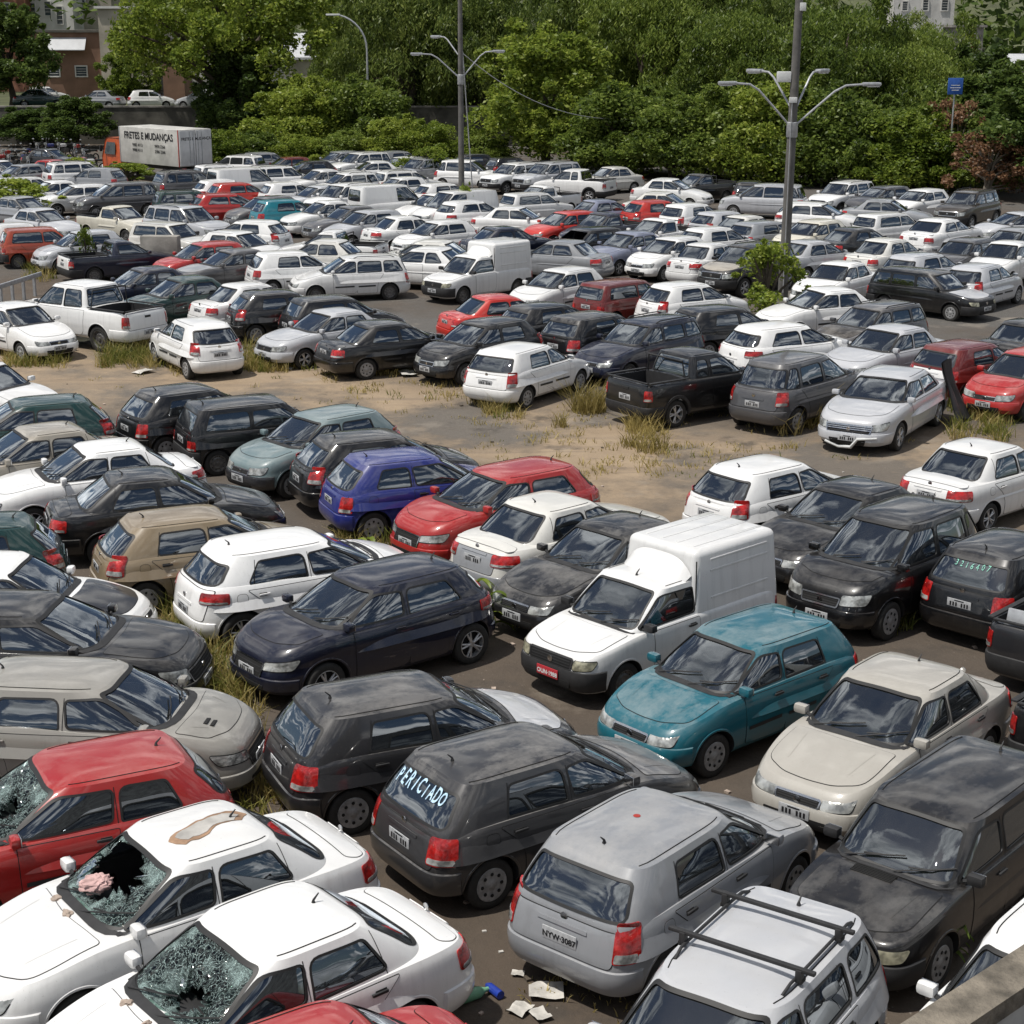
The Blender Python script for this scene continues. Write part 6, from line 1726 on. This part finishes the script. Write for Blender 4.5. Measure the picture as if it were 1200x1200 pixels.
mb.add([(P.x - cx, -.03, P.z - TZ), (Q.x - cx, -.03, P.z - TZ), (Q.x - cx, -.9, Q.z - TZ), (P.x - cx, -.9, Q.z - TZ), (P.x - cx, -.03, P.z - TZ - .06), (Q.x - cx, -.03, P.z - TZ - .06), (Q.x - cx, -.9, Q.z - TZ - .06), (P.x - cx, -.9, Q.z - TZ - .06)], [(0, 1, 2, 3), (4, 7, 6, 5), (3, 2, 6, 7), (0, 4, 5, 1), (0, 3, 7, 4), (1, 5, 6, 2)], 'roofsheet'); link('awning', mb.mesh('awning', smooth=False), ro)
building('cream_building', 'tall stained cream building between the brown one and the spreading tree', 114, 176, 10, 150, 9, 'cream_render', TZ, 'white_render')
building('white_building', 'white building with blue door behind the spreading tree', 176, 262, 48, 153, 8, 'white_render', TZ, 'concrete', [(181, 190, 80, 104)], winmat='bluedoor')
building('brick_annex', 'narrow brown brick building behind the spreading tree trunk', 189, 214, 58, 149, 3.5, 'brown_render', TZ)
building('gabled_shed', 'pale shed with light sheet roof right of the spreading tree', 262, 352, 66, 156, 9, 'white_render', TZ, 'roofsheet', [(330, 340, 72, 84)], flat=False)
building('grey_building', 'long grey wall with roof sheets behind the parked dark cars', 340, 420, 70, 150, 6, 'cream_render', 1.5, 'roofsheet')
building('brick_house', 'red brick house high up in the top left corner', -60, 26, -40, 172, 10, 'brick', TZ, 'concrete', [(2, 12, 4, 20)])
building('white_house', 'white house with balcony high up beside the brick house', 26, 82, -40, 174, 10, 'white_render', TZ, 'concrete', [(34, 42, 4, 22), (52, 60, 2, 18), (66, 74, 8, 28)])
building('pale_house', 'pale house behind the cream building top left', 84, 128, -30, 178, 9, 'cream_render', TZ, 'brick', [(92, 100, 0, 12)])
building('white_villa', 'white building with three windows in the top right corner', 1050, 1122, -40, 172, 9, 'white_render', 4, 'concrete', [(1058, 1063, 2, 12), (1082, 1087, 0, 12), (1104, 1110, 0, 12)])
building('sheet_roof_shed', 'shed with pale sheet roof above the trees at right', 1148, 1240, 80, 128, 4.5, 'cream_render', 0, 'roofsheet', flat=False)
ro, *_ = building('small_kiosk', 'small grey hut with red door top right', 1118, 1153, 32, 160, 4, 'concrete', 2, 'concrete', [(1132, 1143, 40, 56)], winmat='redpaint')
# handrail by the steps on the terrace
P, Q = at_dist(193, 116, 147), at_dist(240, 131, 142); d = Q - P; ro = link('stair_railing', None, None, (0, 0, 0), 0, 'white handrail by steps on the upper terrace', 'railing')
mb = MB()
for o in (0, -.5): mb.tube([P + Vector((0, 0, o)), Q + Vector((0, 0, o))], .05, 'white_render', 6)
link('rail', mb.mesh('rail'), ro)
for i in range(7):
    mb = MB(); q = P.lerp(Q, i / 6); mb.tube([q, (q.x, q.y, q.z - 1.1)], .04, 'white_render', 6); link('post', mb.mesh('post'), ro)
# cars parked up beyond the shed wall
# ------------------------------------------------------------------ lettering
def text_verts(s, size, bold=0.0, space=1.0):
    cu = bpy.data.curves.new('t', 'FONT'); cu.body = s; cu.size = size; cu.align_x = 'CENTER'; cu.align_y = 'CENTER'; cu.offset = bold; cu.space_character = space; cu.resolution_u = 3
    o = bpy.data.objects.new('t', cu); COL.objects.link(o)
    dg = bpy.context.evaluated_depsgraph_get(); dg.update()
    me = bpy.data.meshes.new_from_object(o.evaluated_get(dg)); V = [tuple(v.co) for v in me.vertices]; Fc = [tuple(p.vertices) for p in me.polygons]
    bpy.data.objects.remove(o); bpy.data.curves.remove(cu); bpy.data.meshes.remove(me)
    return V, Fc
def write_on(parent, s, size, fmap, mat, name='lettering', bold=0.0, space=1.0, hand=False):
    mb = MB()
    if hand:
        rr = random.Random(len(s)); x0 = -len(s) * size * .34
        for i, ch in enumerate(s):
            V, Fc = text_verts(ch, size * rr.uniform(.88, 1.12), bold, space); a = rr.uniform(-.16, .16); dy = rr.uniform(-.08, .08) * size; cx = x0 + (i + .5) * size * .68
            mb.add([tuple(fmap(cx + (x * math.cos(a) - y * math.sin(a)) * .82, dy + x * math.sin(a) + y * math.cos(a))) for x, y, _ in V], Fc, mat)
    else:
        V, Fc = text_verts(s, size, bold, space); mb.add([tuple(fmap(x, y)) for x, y, _ in V], Fc, mat)
    me = mb.mesh(name, smooth=False, fix=False)
    return link(name, me, parent)
def rear_map(t, off=.006):
    return offset_map(lambda y, z: (t.xG(y, z, False), y, z), Vector((-1, 0, .5)))
t = T['hatch']; gr_ = rear_map(t); zm = (t.zB + t.zR) / 2 + .04
write_on(gol_text['parts']['rear_window'][0], 'PERICIADO', .19, lambda x, y: gr_(-x * .80 + .02, zm + .01 + y * .95, .004), 'ink_blue', bold=.003, hand=True)
def plate(c, rear, text, matk='plate', ink='ink', zc=None):
    t = T[c['kind']]; z = zc if zc is not None else t.pz[1 if rear else 0]
    x = t.xE(0, z, not rear); off = .045 if z < t.bumpz[1] + .04 else .020
    sg = -1 if rear else 1
    mb = MB(); mb.rbox((x + sg * off, 0, z), (.014, .41, .135), .004, matk)
    o = link('number_plate', mb.mesh('plate'), c['root'])
    xx = x + sg * (off + .0095)
    write_on(o, text, .086, lambda u, v: (xx, -u if rear else u, z - .012 + v), ink, bold=.003)
plate(silver_hatch, True, 'NYW·3087'); plate(fiorino, False, 'OUN·1988', 'plate_red', 'ink_white')
t = T['hatch']
car_black = next(c for c in CARS if 'chalk writing' in c['label'])
write_on(car_black['parts']['rear_window'][0], '3216407', .13, lambda x, y: gr_(-x + .0, zm + .03 + y * .85, .004), 'ink_green', bold=-.001, hand=True)
# red sticker on the silver roof
mb = MB(); tt = T['hatch']; xs_ = -.55; zr = tt.roofz(xs_, .08, .6) + .004
mb.lathe([(.001, .003), (.034, .002), (.038, 0)], 'redpaint', 16, 'z', (xs_, .08, zr)); link('round_sticker', mb.mesh('sticker'), silver_hatch['root'])
# bonnet vents
def on_bonnet(c, items):
    t = T[c['kind']]; mb = MB()
    for (x, y, dx, dy) in items:
        z = t.ztop(x, y) + .009; mb.rbox((x, y, z), (dx, dy, .012), .003, 'seam')
    link('bonnet_vent', mb.mesh('vent'), c['root'])
on_bonnet(big_uno, [(.98 + .025 * i, -.10, .014, .46) for i in range(6)])
cb = next(c for c in CARS if 'twin bonnet' in c['label']); on_bonnet(cb, [(1.42, -.26, .05, .17), (1.50, -.26, .05, .17)])
# ------------------------------------------------------------------ roof bars on the silver wagon
def roof_bars(c, xs):
    t = T[c['kind']]
    for x in xs:
        y = t.yG(x, t.zR) * .86; z = t.zR + t.rcrown + .10
        mb = MB(); mb.rbox((x, 0, z), (.05, y * 2 + .34, .035), .010, 'plastic'); bar = link('roof_bar', mb.mesh('bar'), c['root'])
        for sg in (1, -1):
            mb = MB(); mb.rbox((x, sg * (y + .03), z - .055), (.07, .06, .12), .012, 'plastic'); mb.rbox((x - .01, sg * (y + .05), z - .10), (.10, .03, .04), .008, 'seam'); link('bar_foot', mb.mesh('foot'), bar)
roof_bars(rack_car, [-.35, -1.15])
# ------------------------------------------------------------------ smashed windscreens
def shattered(c, hole, seed, sag=.10):
    t = T[c['kind']]; q = t.wind_poly(); gwf = offset_map(lambda y, z: (t.xG(y, z, True), y, z), Vector((1, 0, .5)))
    r = random.Random(seed); n = len(q); cy, cz, ry, rz = hole; jag = [r.uniform(.72, 1.25) for _ in range(n)]
    rows = []
    zc = (t.zB + t.zR) / 2
    for k in range(9):
        u = k / 8; row = []
        for i, (y, z) in enumerate(q):
            a = math.atan2(z - zc, y); hy, hz = cy + math.cos(a) * ry * jag[i], cz + math.sin(a) * rz * jag[i]
            yy, zz_ = y + (hy - y) * u, z + (hz - z) * u
            row.append(gwf(yy, zz_, -.010 - sag * u ** 1.6 * (.6 + .5 * math.sin(i * 1.7) * u)))
        rows.append(row)
    mb = MB(); mb.grid(rows, 'shatter', close=True); ring(mb, q, gwf, -.004, .020, .0035, 'rubber')
    link('windscreen', mb.mesh('windscreen', fix=False), c['root'])
shattered(siena_a, (-.14, 1.20, .40, .15), 3, .07)
shattered(siena_b, (.16, 1.10, .17, .07), 5, .10)
shattered(red_left, (.2, 1.14, .16, .07), 6, .08)
# ------------------------------------------------------------------ loose things lying about
def rock_mesh(seed, r, mat='stone', sq=(1, .8, .6)):
    from mathutils import noise as mn
    cl = mat.startswith('cloth')
    bm = bmesh.new(); bmesh.ops.create_icosphere(bm, subdivisions=4 if cl else 3, radius=1)
    for v in bm.verts:
        q = v.co * (1.9 if cl else 1.2) + Vector((seed * 3.1, seed, 0))
        k = 1 + ((.42 * abs(mn.noise(q)) + .22 * abs(mn.noise(q * 2.7)) - .2) if cl else (.45 * mn.noise(q) + .22 * mn.cell(q * 1.6))); v.co = Vector((v.co.x * sq[0] * k, v.co.y * sq[1] * k, v.co.z * sq[2] * k)) * r
    mb = MB(); bm.verts.index_update(); mb.add([v.co[:] for v in bm.verts], [tuple(v.index for v in f.verts) for f in bm.faces], mat); bm.free()
    return mb.mesh('stone', angle=28)
def on_car(c, x, y, z):
    a = c['a']; return (c['x'] + math.cos(a) * x - math.sin(a) * y, c['y'] + math.sin(a) * x + math.cos(a) * y, z)
for c, x, y, dz, r, lb, s in [(siena_a, .98, -.34, -.0, .055, 'pale stone on the cowl of the upper white wreck, far side', 1), (siena_a, 1.02, .02, .0, .06, 'pale stone on the cowl of the upper white wreck, near side', 2), (siena_b, 1.00, -.30, .0, .06, 'brown stone at the windscreen foot of the lower white wreck', 3), (siena_b, 1.02, .10, .0, .05, 'small stone in front of the shattered glass of the lower white wreck', 4)]:
    t = T[c['kind']]; link('stone', rock_mesh(s, r), None, on_car(c, x, y, t.ztop(x, y) + dz), s * 1.1, lb, 'stone', 'stones thrown on the wrecks')
t = T['sedan']
link('cloth_bundle', rock_mesh(9, .15, 'cloth_pink', (1.1, .8, .6)), None, on_car(siena_a, .66, -.14, 1.09), .4, 'crumpled pink cloth bundle in the broken windscreen of the white wreck', 'cloth')
# torn patch on the roof
def torn_patch(c):
    t = T[c['kind']]; rr = random.Random(4)
    gro = offset_map(lambda x, y: (x, y, t.roofz(x, y, t.yG(x, t.zR) if True else .6)), Vector((0, 0, 1)))
    pts = []
    for k in range(10): u = -.62 + 1.02 * k / 9; pts.append((u, .14 + .05 * math.sin(u * 5) + rr.uniform(-.025, .025)))
    pts += [(.52, .20), (.62, .12), (.66, .02), (.56, -.04)]
    for k in range(10): u = .42 - 1.02 * k / 9; pts.append((u, -.12 + .05 * math.sin(u * 5) + rr.uniform(-.025, .025)))
    pts += [(-.74, -.10), (-.86, .0), (-.72, .06)]
    ang = R(7); pts = [(-.42 + x * .62 * math.cos(ang) - y * math.sin(ang), .02 + x * .62 * math.sin(ang) + y * math.cos(ang)) for x, y in pts]
    mb = MB(); q = round_poly(pts, .01, 2, .05); patch(mb, q, gro, .006, 'board_edge', rings=4, skirt=.006)
    cx, cy = sum(p[0] for p in q) / len(q), sum(p[1] for p in q) / len(q)
    q2 = [(cx + (x - cx) * .80 + .01, cy + (y - cy) * .74) for x, y in q]; patch(mb, q2, gro, .0105, 'board', rings=4, skirt=.006)
    link('torn_patch', mb.mesh('torn_patch'), c['root'])
torn_patch(siena_a)
# dark cover leaning on the silver sedan's rear flank
big = next(c for c in CARS if 'broken front bumper' in c['label'])
def drape():
    mb = MB(); rows = []
    for i in range(12):
        u = i / 11; row = []
        for j in range(10):
            v = j / 9; row.append((-.55 + .75 * v + .10 * math.sin(u * 5 + v * 3), .62 + .55 * u ** 1.2 + .05 * math.sin(v * 9), 1.40 - 1.36 * u ** .8 + .05 * math.sin(v * 7 + u * 4)))
        rows.append(row)
    mb.grid(rows, 'cover'); mb.grid([[(x - .01, y + .03, z) for x, y, z in r_] for r_ in rows], 'cover'); return mb.mesh('drape')
o = link('cover_sheet', drape(), None, on_car(big, -1.75, .12, .02), big['a'], 'black cover sheet hanging down the rear side of the large silver sedan', 'sheet')
# broken bumper strip hanging on the silver sedan
mb = MB(); t = T['sedan_big']; gfb = offset_map(lambda y, z: (t.xE(y, z, True), y, z), Vector((1, 0, 0)))
mb.tube([gfb(-.50, .30, .05), gfb(-.2, .24, .08), gfb(.1, .27, .10), gfb(.25, .40, .06), gfb(.62, .44, .05)], [.03, .035, .04, .035, .02], 'lampglass', 8); link('broken_bumper_strip', mb.mesh('strip'), big['root'])
mb = MB()
for z in (.585, .625, .665): strip(mb, [(-.50, z), (.50, z)], gfb, .022, .024, 'chrome')
link('grille_bar', mb.mesh('grille_bar'), big['root'])
# spare wheels
tt = T['sedan_new']; c = next(c for c in CARS if 'spare wheel' in c['label'])
def loose_wheel(loc, rot, lb, kind='sedan_new'):
    t = get_type(kind); o = link('spare_tyre', t.tyre, None, loc, 0, lb, 'wheel'); o.rotation_euler = rot; link('rim', t.rimm, o)
p = at(287, 322); loose_wheel((p.x, p.y, .36), (R(10), 0, R(200)), 'alloy wheel leaning beside a white hatchback left of the long white one')
# a pair of stripped pickups between the beige sedan and the black cars at right
for c in WRECK:
    pass
lw = WRECK[0]; loose_wheel(on_car(lw, -1.5, .05, .72), (R(90), 0, .4), 'black spare tyre lying in the stripped pickup bed at right', 'uno')
mb = MB(); rot = Matrix.Rotation(R(14), 3, 'X'); mb.rbox((0, 0, .30), (1.25, .06, .42), .02, 'galv', rot); mb.rbox((0, -.05, .33), (.9, .03, .10), .01, 'plastic', rot)
link('loose_tailgate', mb.mesh('tailgate'), None, on_car(lw, -1.9, .0, .62), lw['a'] + R(90), 'grey loose tailgate panel lying in the stripped pickup bed at right', 'tailgate')
# ------------------------------------------------------------------ moving lorry
def lorry():
    h = R(136); P = at(211, 196, 1.05); ro = link('box_truck', None, None, (0, 0, 0), h, 'box lorry with orange cab and lettering on its pale grey box', 'truck')
    ux, uy = math.cos(h), math.sin(h); Lb, Wb, Hb = 6.1, 2.3, 2.1
    # rear left box corner sits at (-Lb/2, Wb/2)
    ro.location = (P.x + ux * Lb / 2 + uy * Wb / 2, P.y + uy * Lb / 2 - ux * Wb / 2, 0)
    mb = MB(); mb.rbox((0, 0, 1.05 + Hb / 2), (Lb, Wb, Hb), .03, 'boxwhite'); bx = link('cargo_box', mb.mesh('box'), ro)
    for sg in (1, -1):
        mb = MB(); mb.rbox((-Lb / 2 - .03, sg * Wb / 4, 1.05 + Hb / 2), (.05, Wb / 2 - .05, Hb - .10), .012, 'boxdoor')
        for o_ in (.16, .42): mb.tube([(-Lb / 2 - .07, sg * o_, 1.15), (-Lb / 2 - .07, sg * o_, 1.05 + Hb - .1)], .022, 'galv', 6)
        d = link('rear_door', mb.mesh('door'), bx)
        write_on(d, 'FRETES E' if sg > 0 else 'MUDANÇAS', .23, lambda u, v: (-Lb / 2 - .060, sg * Wb / 4 - u * .95, 2.62 + v), 'ink', bold=.006)
    for a in (-Lb / 2 + .05, Lb / 2 - .05):
        mb = MB(); mb.rbox((a, Wb / 2 + .012, 1.05 + Hb / 2), (.07, .02, Hb), .006, 'redpaint' if a < 0 else 'galv'); link('edge_trim', mb.mesh('trim'), bx)
    side = lambda u, v: (-u, Wb / 2 + .018, v)
    write_on(bx, 'FRETES E MUDANÇAS', .56, lambda u, v: (.0 - u * .92, Wb / 2 + .018, 2.66 + v), 'ink', bold=.012)
    for (cx, z, s) in ((1.15, 2.24, '9982 4112'), (1.15, 1.94, '9988 4111'), (-1.15, 2.24, '9970 2266'), (-1.15, 1.94, '3386 2266')):
        write_on(bx, s, .25, lambda u, v: (cx - u, Wb / 2 + .018, z - .12 + v), 'ink', bold=.004)
    mb = MB(); mb.rbox((0, 0, .86), (Lb + 2.0, .9, .22), .02, 'plastic'); link('chassis', mb.mesh('chassis'), ro)
    cab = [(0, .55), (2.0, .55), (2.05, 1.25), (1.72, 2.28), (1.5, 2.42), (0, 2.42)]
    mb = MB(); x0 = Lb / 2 + .12; poly = round_poly(cab, .10); n = len(poly); V = []
    for w, k in ((1.0, .985), (1.04, 1), (-1.04, 1), (-1.0, .985)): V.append([(x0 + 1 + (x - 1) * k, w * (1 - .09 * max(0, (z - 1.3))), 1.4 + (z - 1.4) * k) for x, z in poly])
    mb.grid(V, 'orange_paint', close=True); mb.add(V[0], [tuple(range(n))], 'orange_paint'); mb.add(V[-1], [tuple(range(n))[::-1]], 'orange_paint'); cb = link('cab', mb.mesh('cab'), ro)
    for sg in (1, -1):
        q = round_poly([(.62, 1.42), (1.78, 1.42), (1.55, 2.14), (.62, 2.14)], .06); mb = MB()
        mb.add([(x0 + x, sg * (1.052 - .09 * max(0, z - 1.3)), z) for x, z in q], [tuple(range(len(q)))], 'winglass'); link('side_window', mb.mesh('win', smooth=False), cb)
    mb = MB(); mb.add([(x0 + 2.02, -.86, 1.42), (x0 + 2.02, .86, 1.42), (x0 + 1.79, .80, 2.16), (x0 + 1.79, -.80, 2.16)], [(0, 1, 2, 3)], 'winglass'); link('windscreen', mb.mesh('ws', smooth=False), cb)
    mb = MB(); mb.rbox((x0 + 2.08, 0, .62), (.14, 2.1, .26), .03, 'lampglass'); link('front_bumper', mb.mesh('bumper'), ro)
    for sg in (1, -1):
        mb = MB(); mb.rbox((x0 + 2.05, sg * .72, 1.0), (.05, .34, .18), .02, 'headlamp'); link('headlight', mb.mesh('hl'), ro)
        mb = MB(); mb.rbox((-Lb / 2 - .04, sg * .9, .92), (.05, .30, .12), .015, 'redlamp'); link('tail_light', mb.mesh('tl'), ro)
        mb = MB(); mb.rbox((x0 + 1.75, sg * 1.28, 1.75), (.08, .18, .36), .02, 'plastic'); mb.tube([(x0 + 1.75, sg * 1.0, 1.7), (x0 + 1.75, sg * 1.25, 1.75)], .02, 'plastic', 5); link('wing_mirror', mb.mesh('mirror'), ro)
    for x in (x0 + 1.05, -1.35):
        for sg in (1, -1):
            mb = MB(); mb.lathe([(.26, -.13), (.40, -.14), (.44, -.09), (.44, .09), (.40, .14), (.26, .13)], 'tyre', 28, 'y', (x, sg * .93, .44)); wo = link('wheel', mb.mesh('tyre'), ro)
            mb = MB(); mb.lathe([(.27, .10), (.20, .04), (.10, .08), (.001, .09)] if sg > 0 else [(.27, -.10), (.20, -.04), (.10, -.08), (.001, -.09)], 'steel', 20, 'y', (x, sg * .93, .44)); link('rim', mb.mesh('rim'), wo)
lorry()
# ------------------------------------------------------------------ motorcycles by the terrace wall
def motorcycle():
    ro = bpy.data.objects.new('motorcycle', None); P = {}
    for x in (.62, -.62):
        mb = MB(); mb.lathe([(.24, -.04), (.29, -.05), (.31, 0), (.29, .05), (.24, .04), (.24, -.04)], 'tyre', 20, 'y', (x, 0, .31))
        for k in range(6): t = k * PI / 3; mb.tube([(x, 0, .31), (x + .25 * math.cos(t), 0, .31 + .25 * math.sin(t))], .010, 'galv', 4)
        P.setdefault('wheel', []).append(mb.mesh('wheel'))
    mb = MB(); mb.rbox((.0, 0, .42), (.46, .26, .34), .06, 'steel'); mb.tube([(.62, .08, .31), (.46, .08, .95)], .025, 'galv', 6); mb.tube([(.62, -.08, .31), (.46, -.08, .95)], .025, 'galv', 6); mb.tube([(-.62, 0, .31), (0, 0, .40), (.42, 0, .85)], .04, 'plastic', 6); mb.tube([(.1, -.16, .3), (-.7, -.2, .36)], .045, 'chrome', 8)
    P['frame'] = [mb.mesh('frame')]
    mb = MB(); mb.rbox((.18, 0, .78), (.50, .28, .24), .09, 'paint'); P['fuel_tank'] = [mb.mesh('tank')]
    mb = MB(); mb.rbox((-.36, 0, .80), (.70, .24, .12), .05, 'rubber'); P['seat'] = [mb.mesh('seat')]
    mb = MB(); mb.tube([(.36, .38, 1.04), (.44, .12, .98), (.44, -.12, .98), (.36, -.38, 1.04)], .016, 'plastic', 6); P['handlebar'] = [mb.mesh('bar')]
    mb = MB(); mb.rbox((.56, 0, .88), (.16, .20, .20), .05, 'headlamp'); P['headlight'] = [mb.mesh('lamp')]
    mb = MB(); mb.rbox((-.74, 0, .74), (.08, .16, .08), .02, 'redlamp'); P['tail_light'] = [mb.mesh('tl')]
    for sg in (1, -1):
        mb = MB(); mb.tube([(.40, sg * .30, 1.03), (.36, sg * .36, 1.20)], .010, 'plastic', 5); mb.rbox((.36, sg * .38, 1.23), (.03, .15, .10), .02, 'chrome'); P.setdefault('mirror', []).append(mb.mesh('mirror'))
    return P
MP = motorcycle()
r = random.Random(5)
COLS = [('red', C['red']), ('black', C['black']), ('blue', C['blue']), ('white', C['white'])]
WHERE = [('leftmost of the front line by the wall', 4, 181), ('second of the front line by the wall', 17, 182), ('third of the front line by the wall', 29, 181), ('left of the black sedan in the back row', 38, 184), ('behind the first bikes at the wall, left edge', 10, 176), ('at the wall above the black sedan', 48, 168), ('at the wall beside the black sedan bonnet', 62, 168), ('at the wall right of the black sedan windscreen', 76, 168), ('at the wall left of the lorry cab', 92, 169), ('close to the lorry cab', 104, 175), ('third from the left in the rear line', 34, 174), ('beside the lorry cab door', 109, 186), ('in front of the black sedan bonnet', 100, 184), ('second from left in the rear line', 22, 175)]
for i, (w, px, py) in enumerate(WHERE):
    cn, cc = COLS[i % 4]; p = at(px, py, .9); ro = link('motorcycle', None, None, (p.x, p.y, 0), r.uniform(-.5, .4) + R(235), f'{cn} motorcycle {w}', 'motorcycle', 'motorcycles under the terrace wall')
    for nm, ms in MP.items():
        for me in ms:
            o = link(nm, me, ro); o.color = (*cc, .1)
# ------------------------------------------------------------------ wire cage on the pickup, rubbish
def rubbish():
    p = at(553, 1172); ro = link('plastic_bottle', None, None, (p.x, p.y, .06), .6, 'green plastic bottle lying on dirt at the bottom between sedan and silver hatchback', 'bottle')
    mb = MB(); mb.lathe([(.001, -.17), (.055, -.165), (.06, -.1), (.06, .08), (.025, .15), (.022, .19), (.001, .19)], 'bottle_green', 14, 'x'); link('bottle', mb.mesh('bottle'), ro)
    p = at(578, 1165); ro = link('plastic_bottle', None, None, (p.x, p.y, .05), 2.2, 'dark blue bottle lying beside the green bottle', 'bottle')
    mb = MB(); mb.lathe([(.001, -.13), (.045, -.125), (.045, .06), (.02, .11), (.001, .12)], 'bottle_blue', 12, 'x'); link('bottle', mb.mesh('bottle'), ro)
    for i, (px, py, sx, lb) in enumerate([(640, 1166, .26, 'flattened dirty carton behind the silver hatchback'), (610, 1185, .18, 'crumpled dirty paper beside the green bottle'), (633, 1192, .16, 'pale paper scrap below the silver hatchback'), (607, 1143, .10, 'small white scrap near the silver hatchback bumper'), (168, 437, .4, 'white rubbish heap on the lane before the small white hatchback'), (478, 440, .45, 'grey board scrap beside the black sedan at the lane'), (338, 433, .2, 'pale scrap on the lane left of the silver-white sedan')]):
        p = at(px, py); rr = random.Random(i); mb = MB(); rows = [[(sx * (a / 4 - .5) * 1.3, sx * (b / 3 - .5), .02 + rr.random() * sx * .22) for a in range(5)] for b in range(4)]; mb.grid(rows, 'paper'); link('litter', mb.mesh('litter'), None, (p.x, p.y, 0), i, lb, 'litter', 'litter on the ground')
    rr = np.random.default_rng(8); mb = MB()
    for _ in range(420):
        p = at(rr.uniform(0, 1200), rr.uniform(430, 1190)); s = rr.uniform(.012, .05); k = rr.random()
        mb.box((p.x, p.y, s * .3), (s * 2, s * 1.4, s * .7), 'stone' if k < .6 else 'paper' if k < .75 else 'bark', Matrix.Rotation(rr.random() * 6, 3, 'Z'))
    link('pebbles', mb.mesh('pebbles', smooth=False, fix=False), kind='stuff', label='pebbles and tiny scraps strewn over the ground', cat='pebbles')
rubbish()
def cage():
    p = at(138, 250, 0); ro = link('wire_cage', None, None, (p.x + .2, p.y + 1.6, 0), R(20), 'rusty tall wire cage behind the cream pickup cab', 'cage')
    mb = MB(); W_, D_, H_ = 3.6, 1.2, 1.75
    for x in (-W_ / 2, 0, W_ / 2):
        for y in (-D_ / 2, D_ / 2): mb.tube([(x, y, 0), (x, y, H_)], .03, 'bark_pale', 5)
    for z in (.6, H_):
        for y in (-D_ / 2, D_ / 2): mb.tube([(-W_ / 2, y, z), (W_ / 2, y, z)], .025, 'bark_pale', 5)
        for x in (-W_ / 2, W_ / 2): mb.tube([(x, -D_ / 2, z), (x, D_ / 2, z)], .025, 'bark_pale', 5)
    link('frame', mb.mesh('frame'), ro)
    mb = MB()
    for i in range(16):
        x = -W_ / 2 + W_ * (i + .5) / 16
        mb.tube([(x, -D_ / 2, .6), (x, -D_ / 2, H_)], .008, 'galv', 4)
    link('mesh_panel', mb.mesh('panel'), ro)
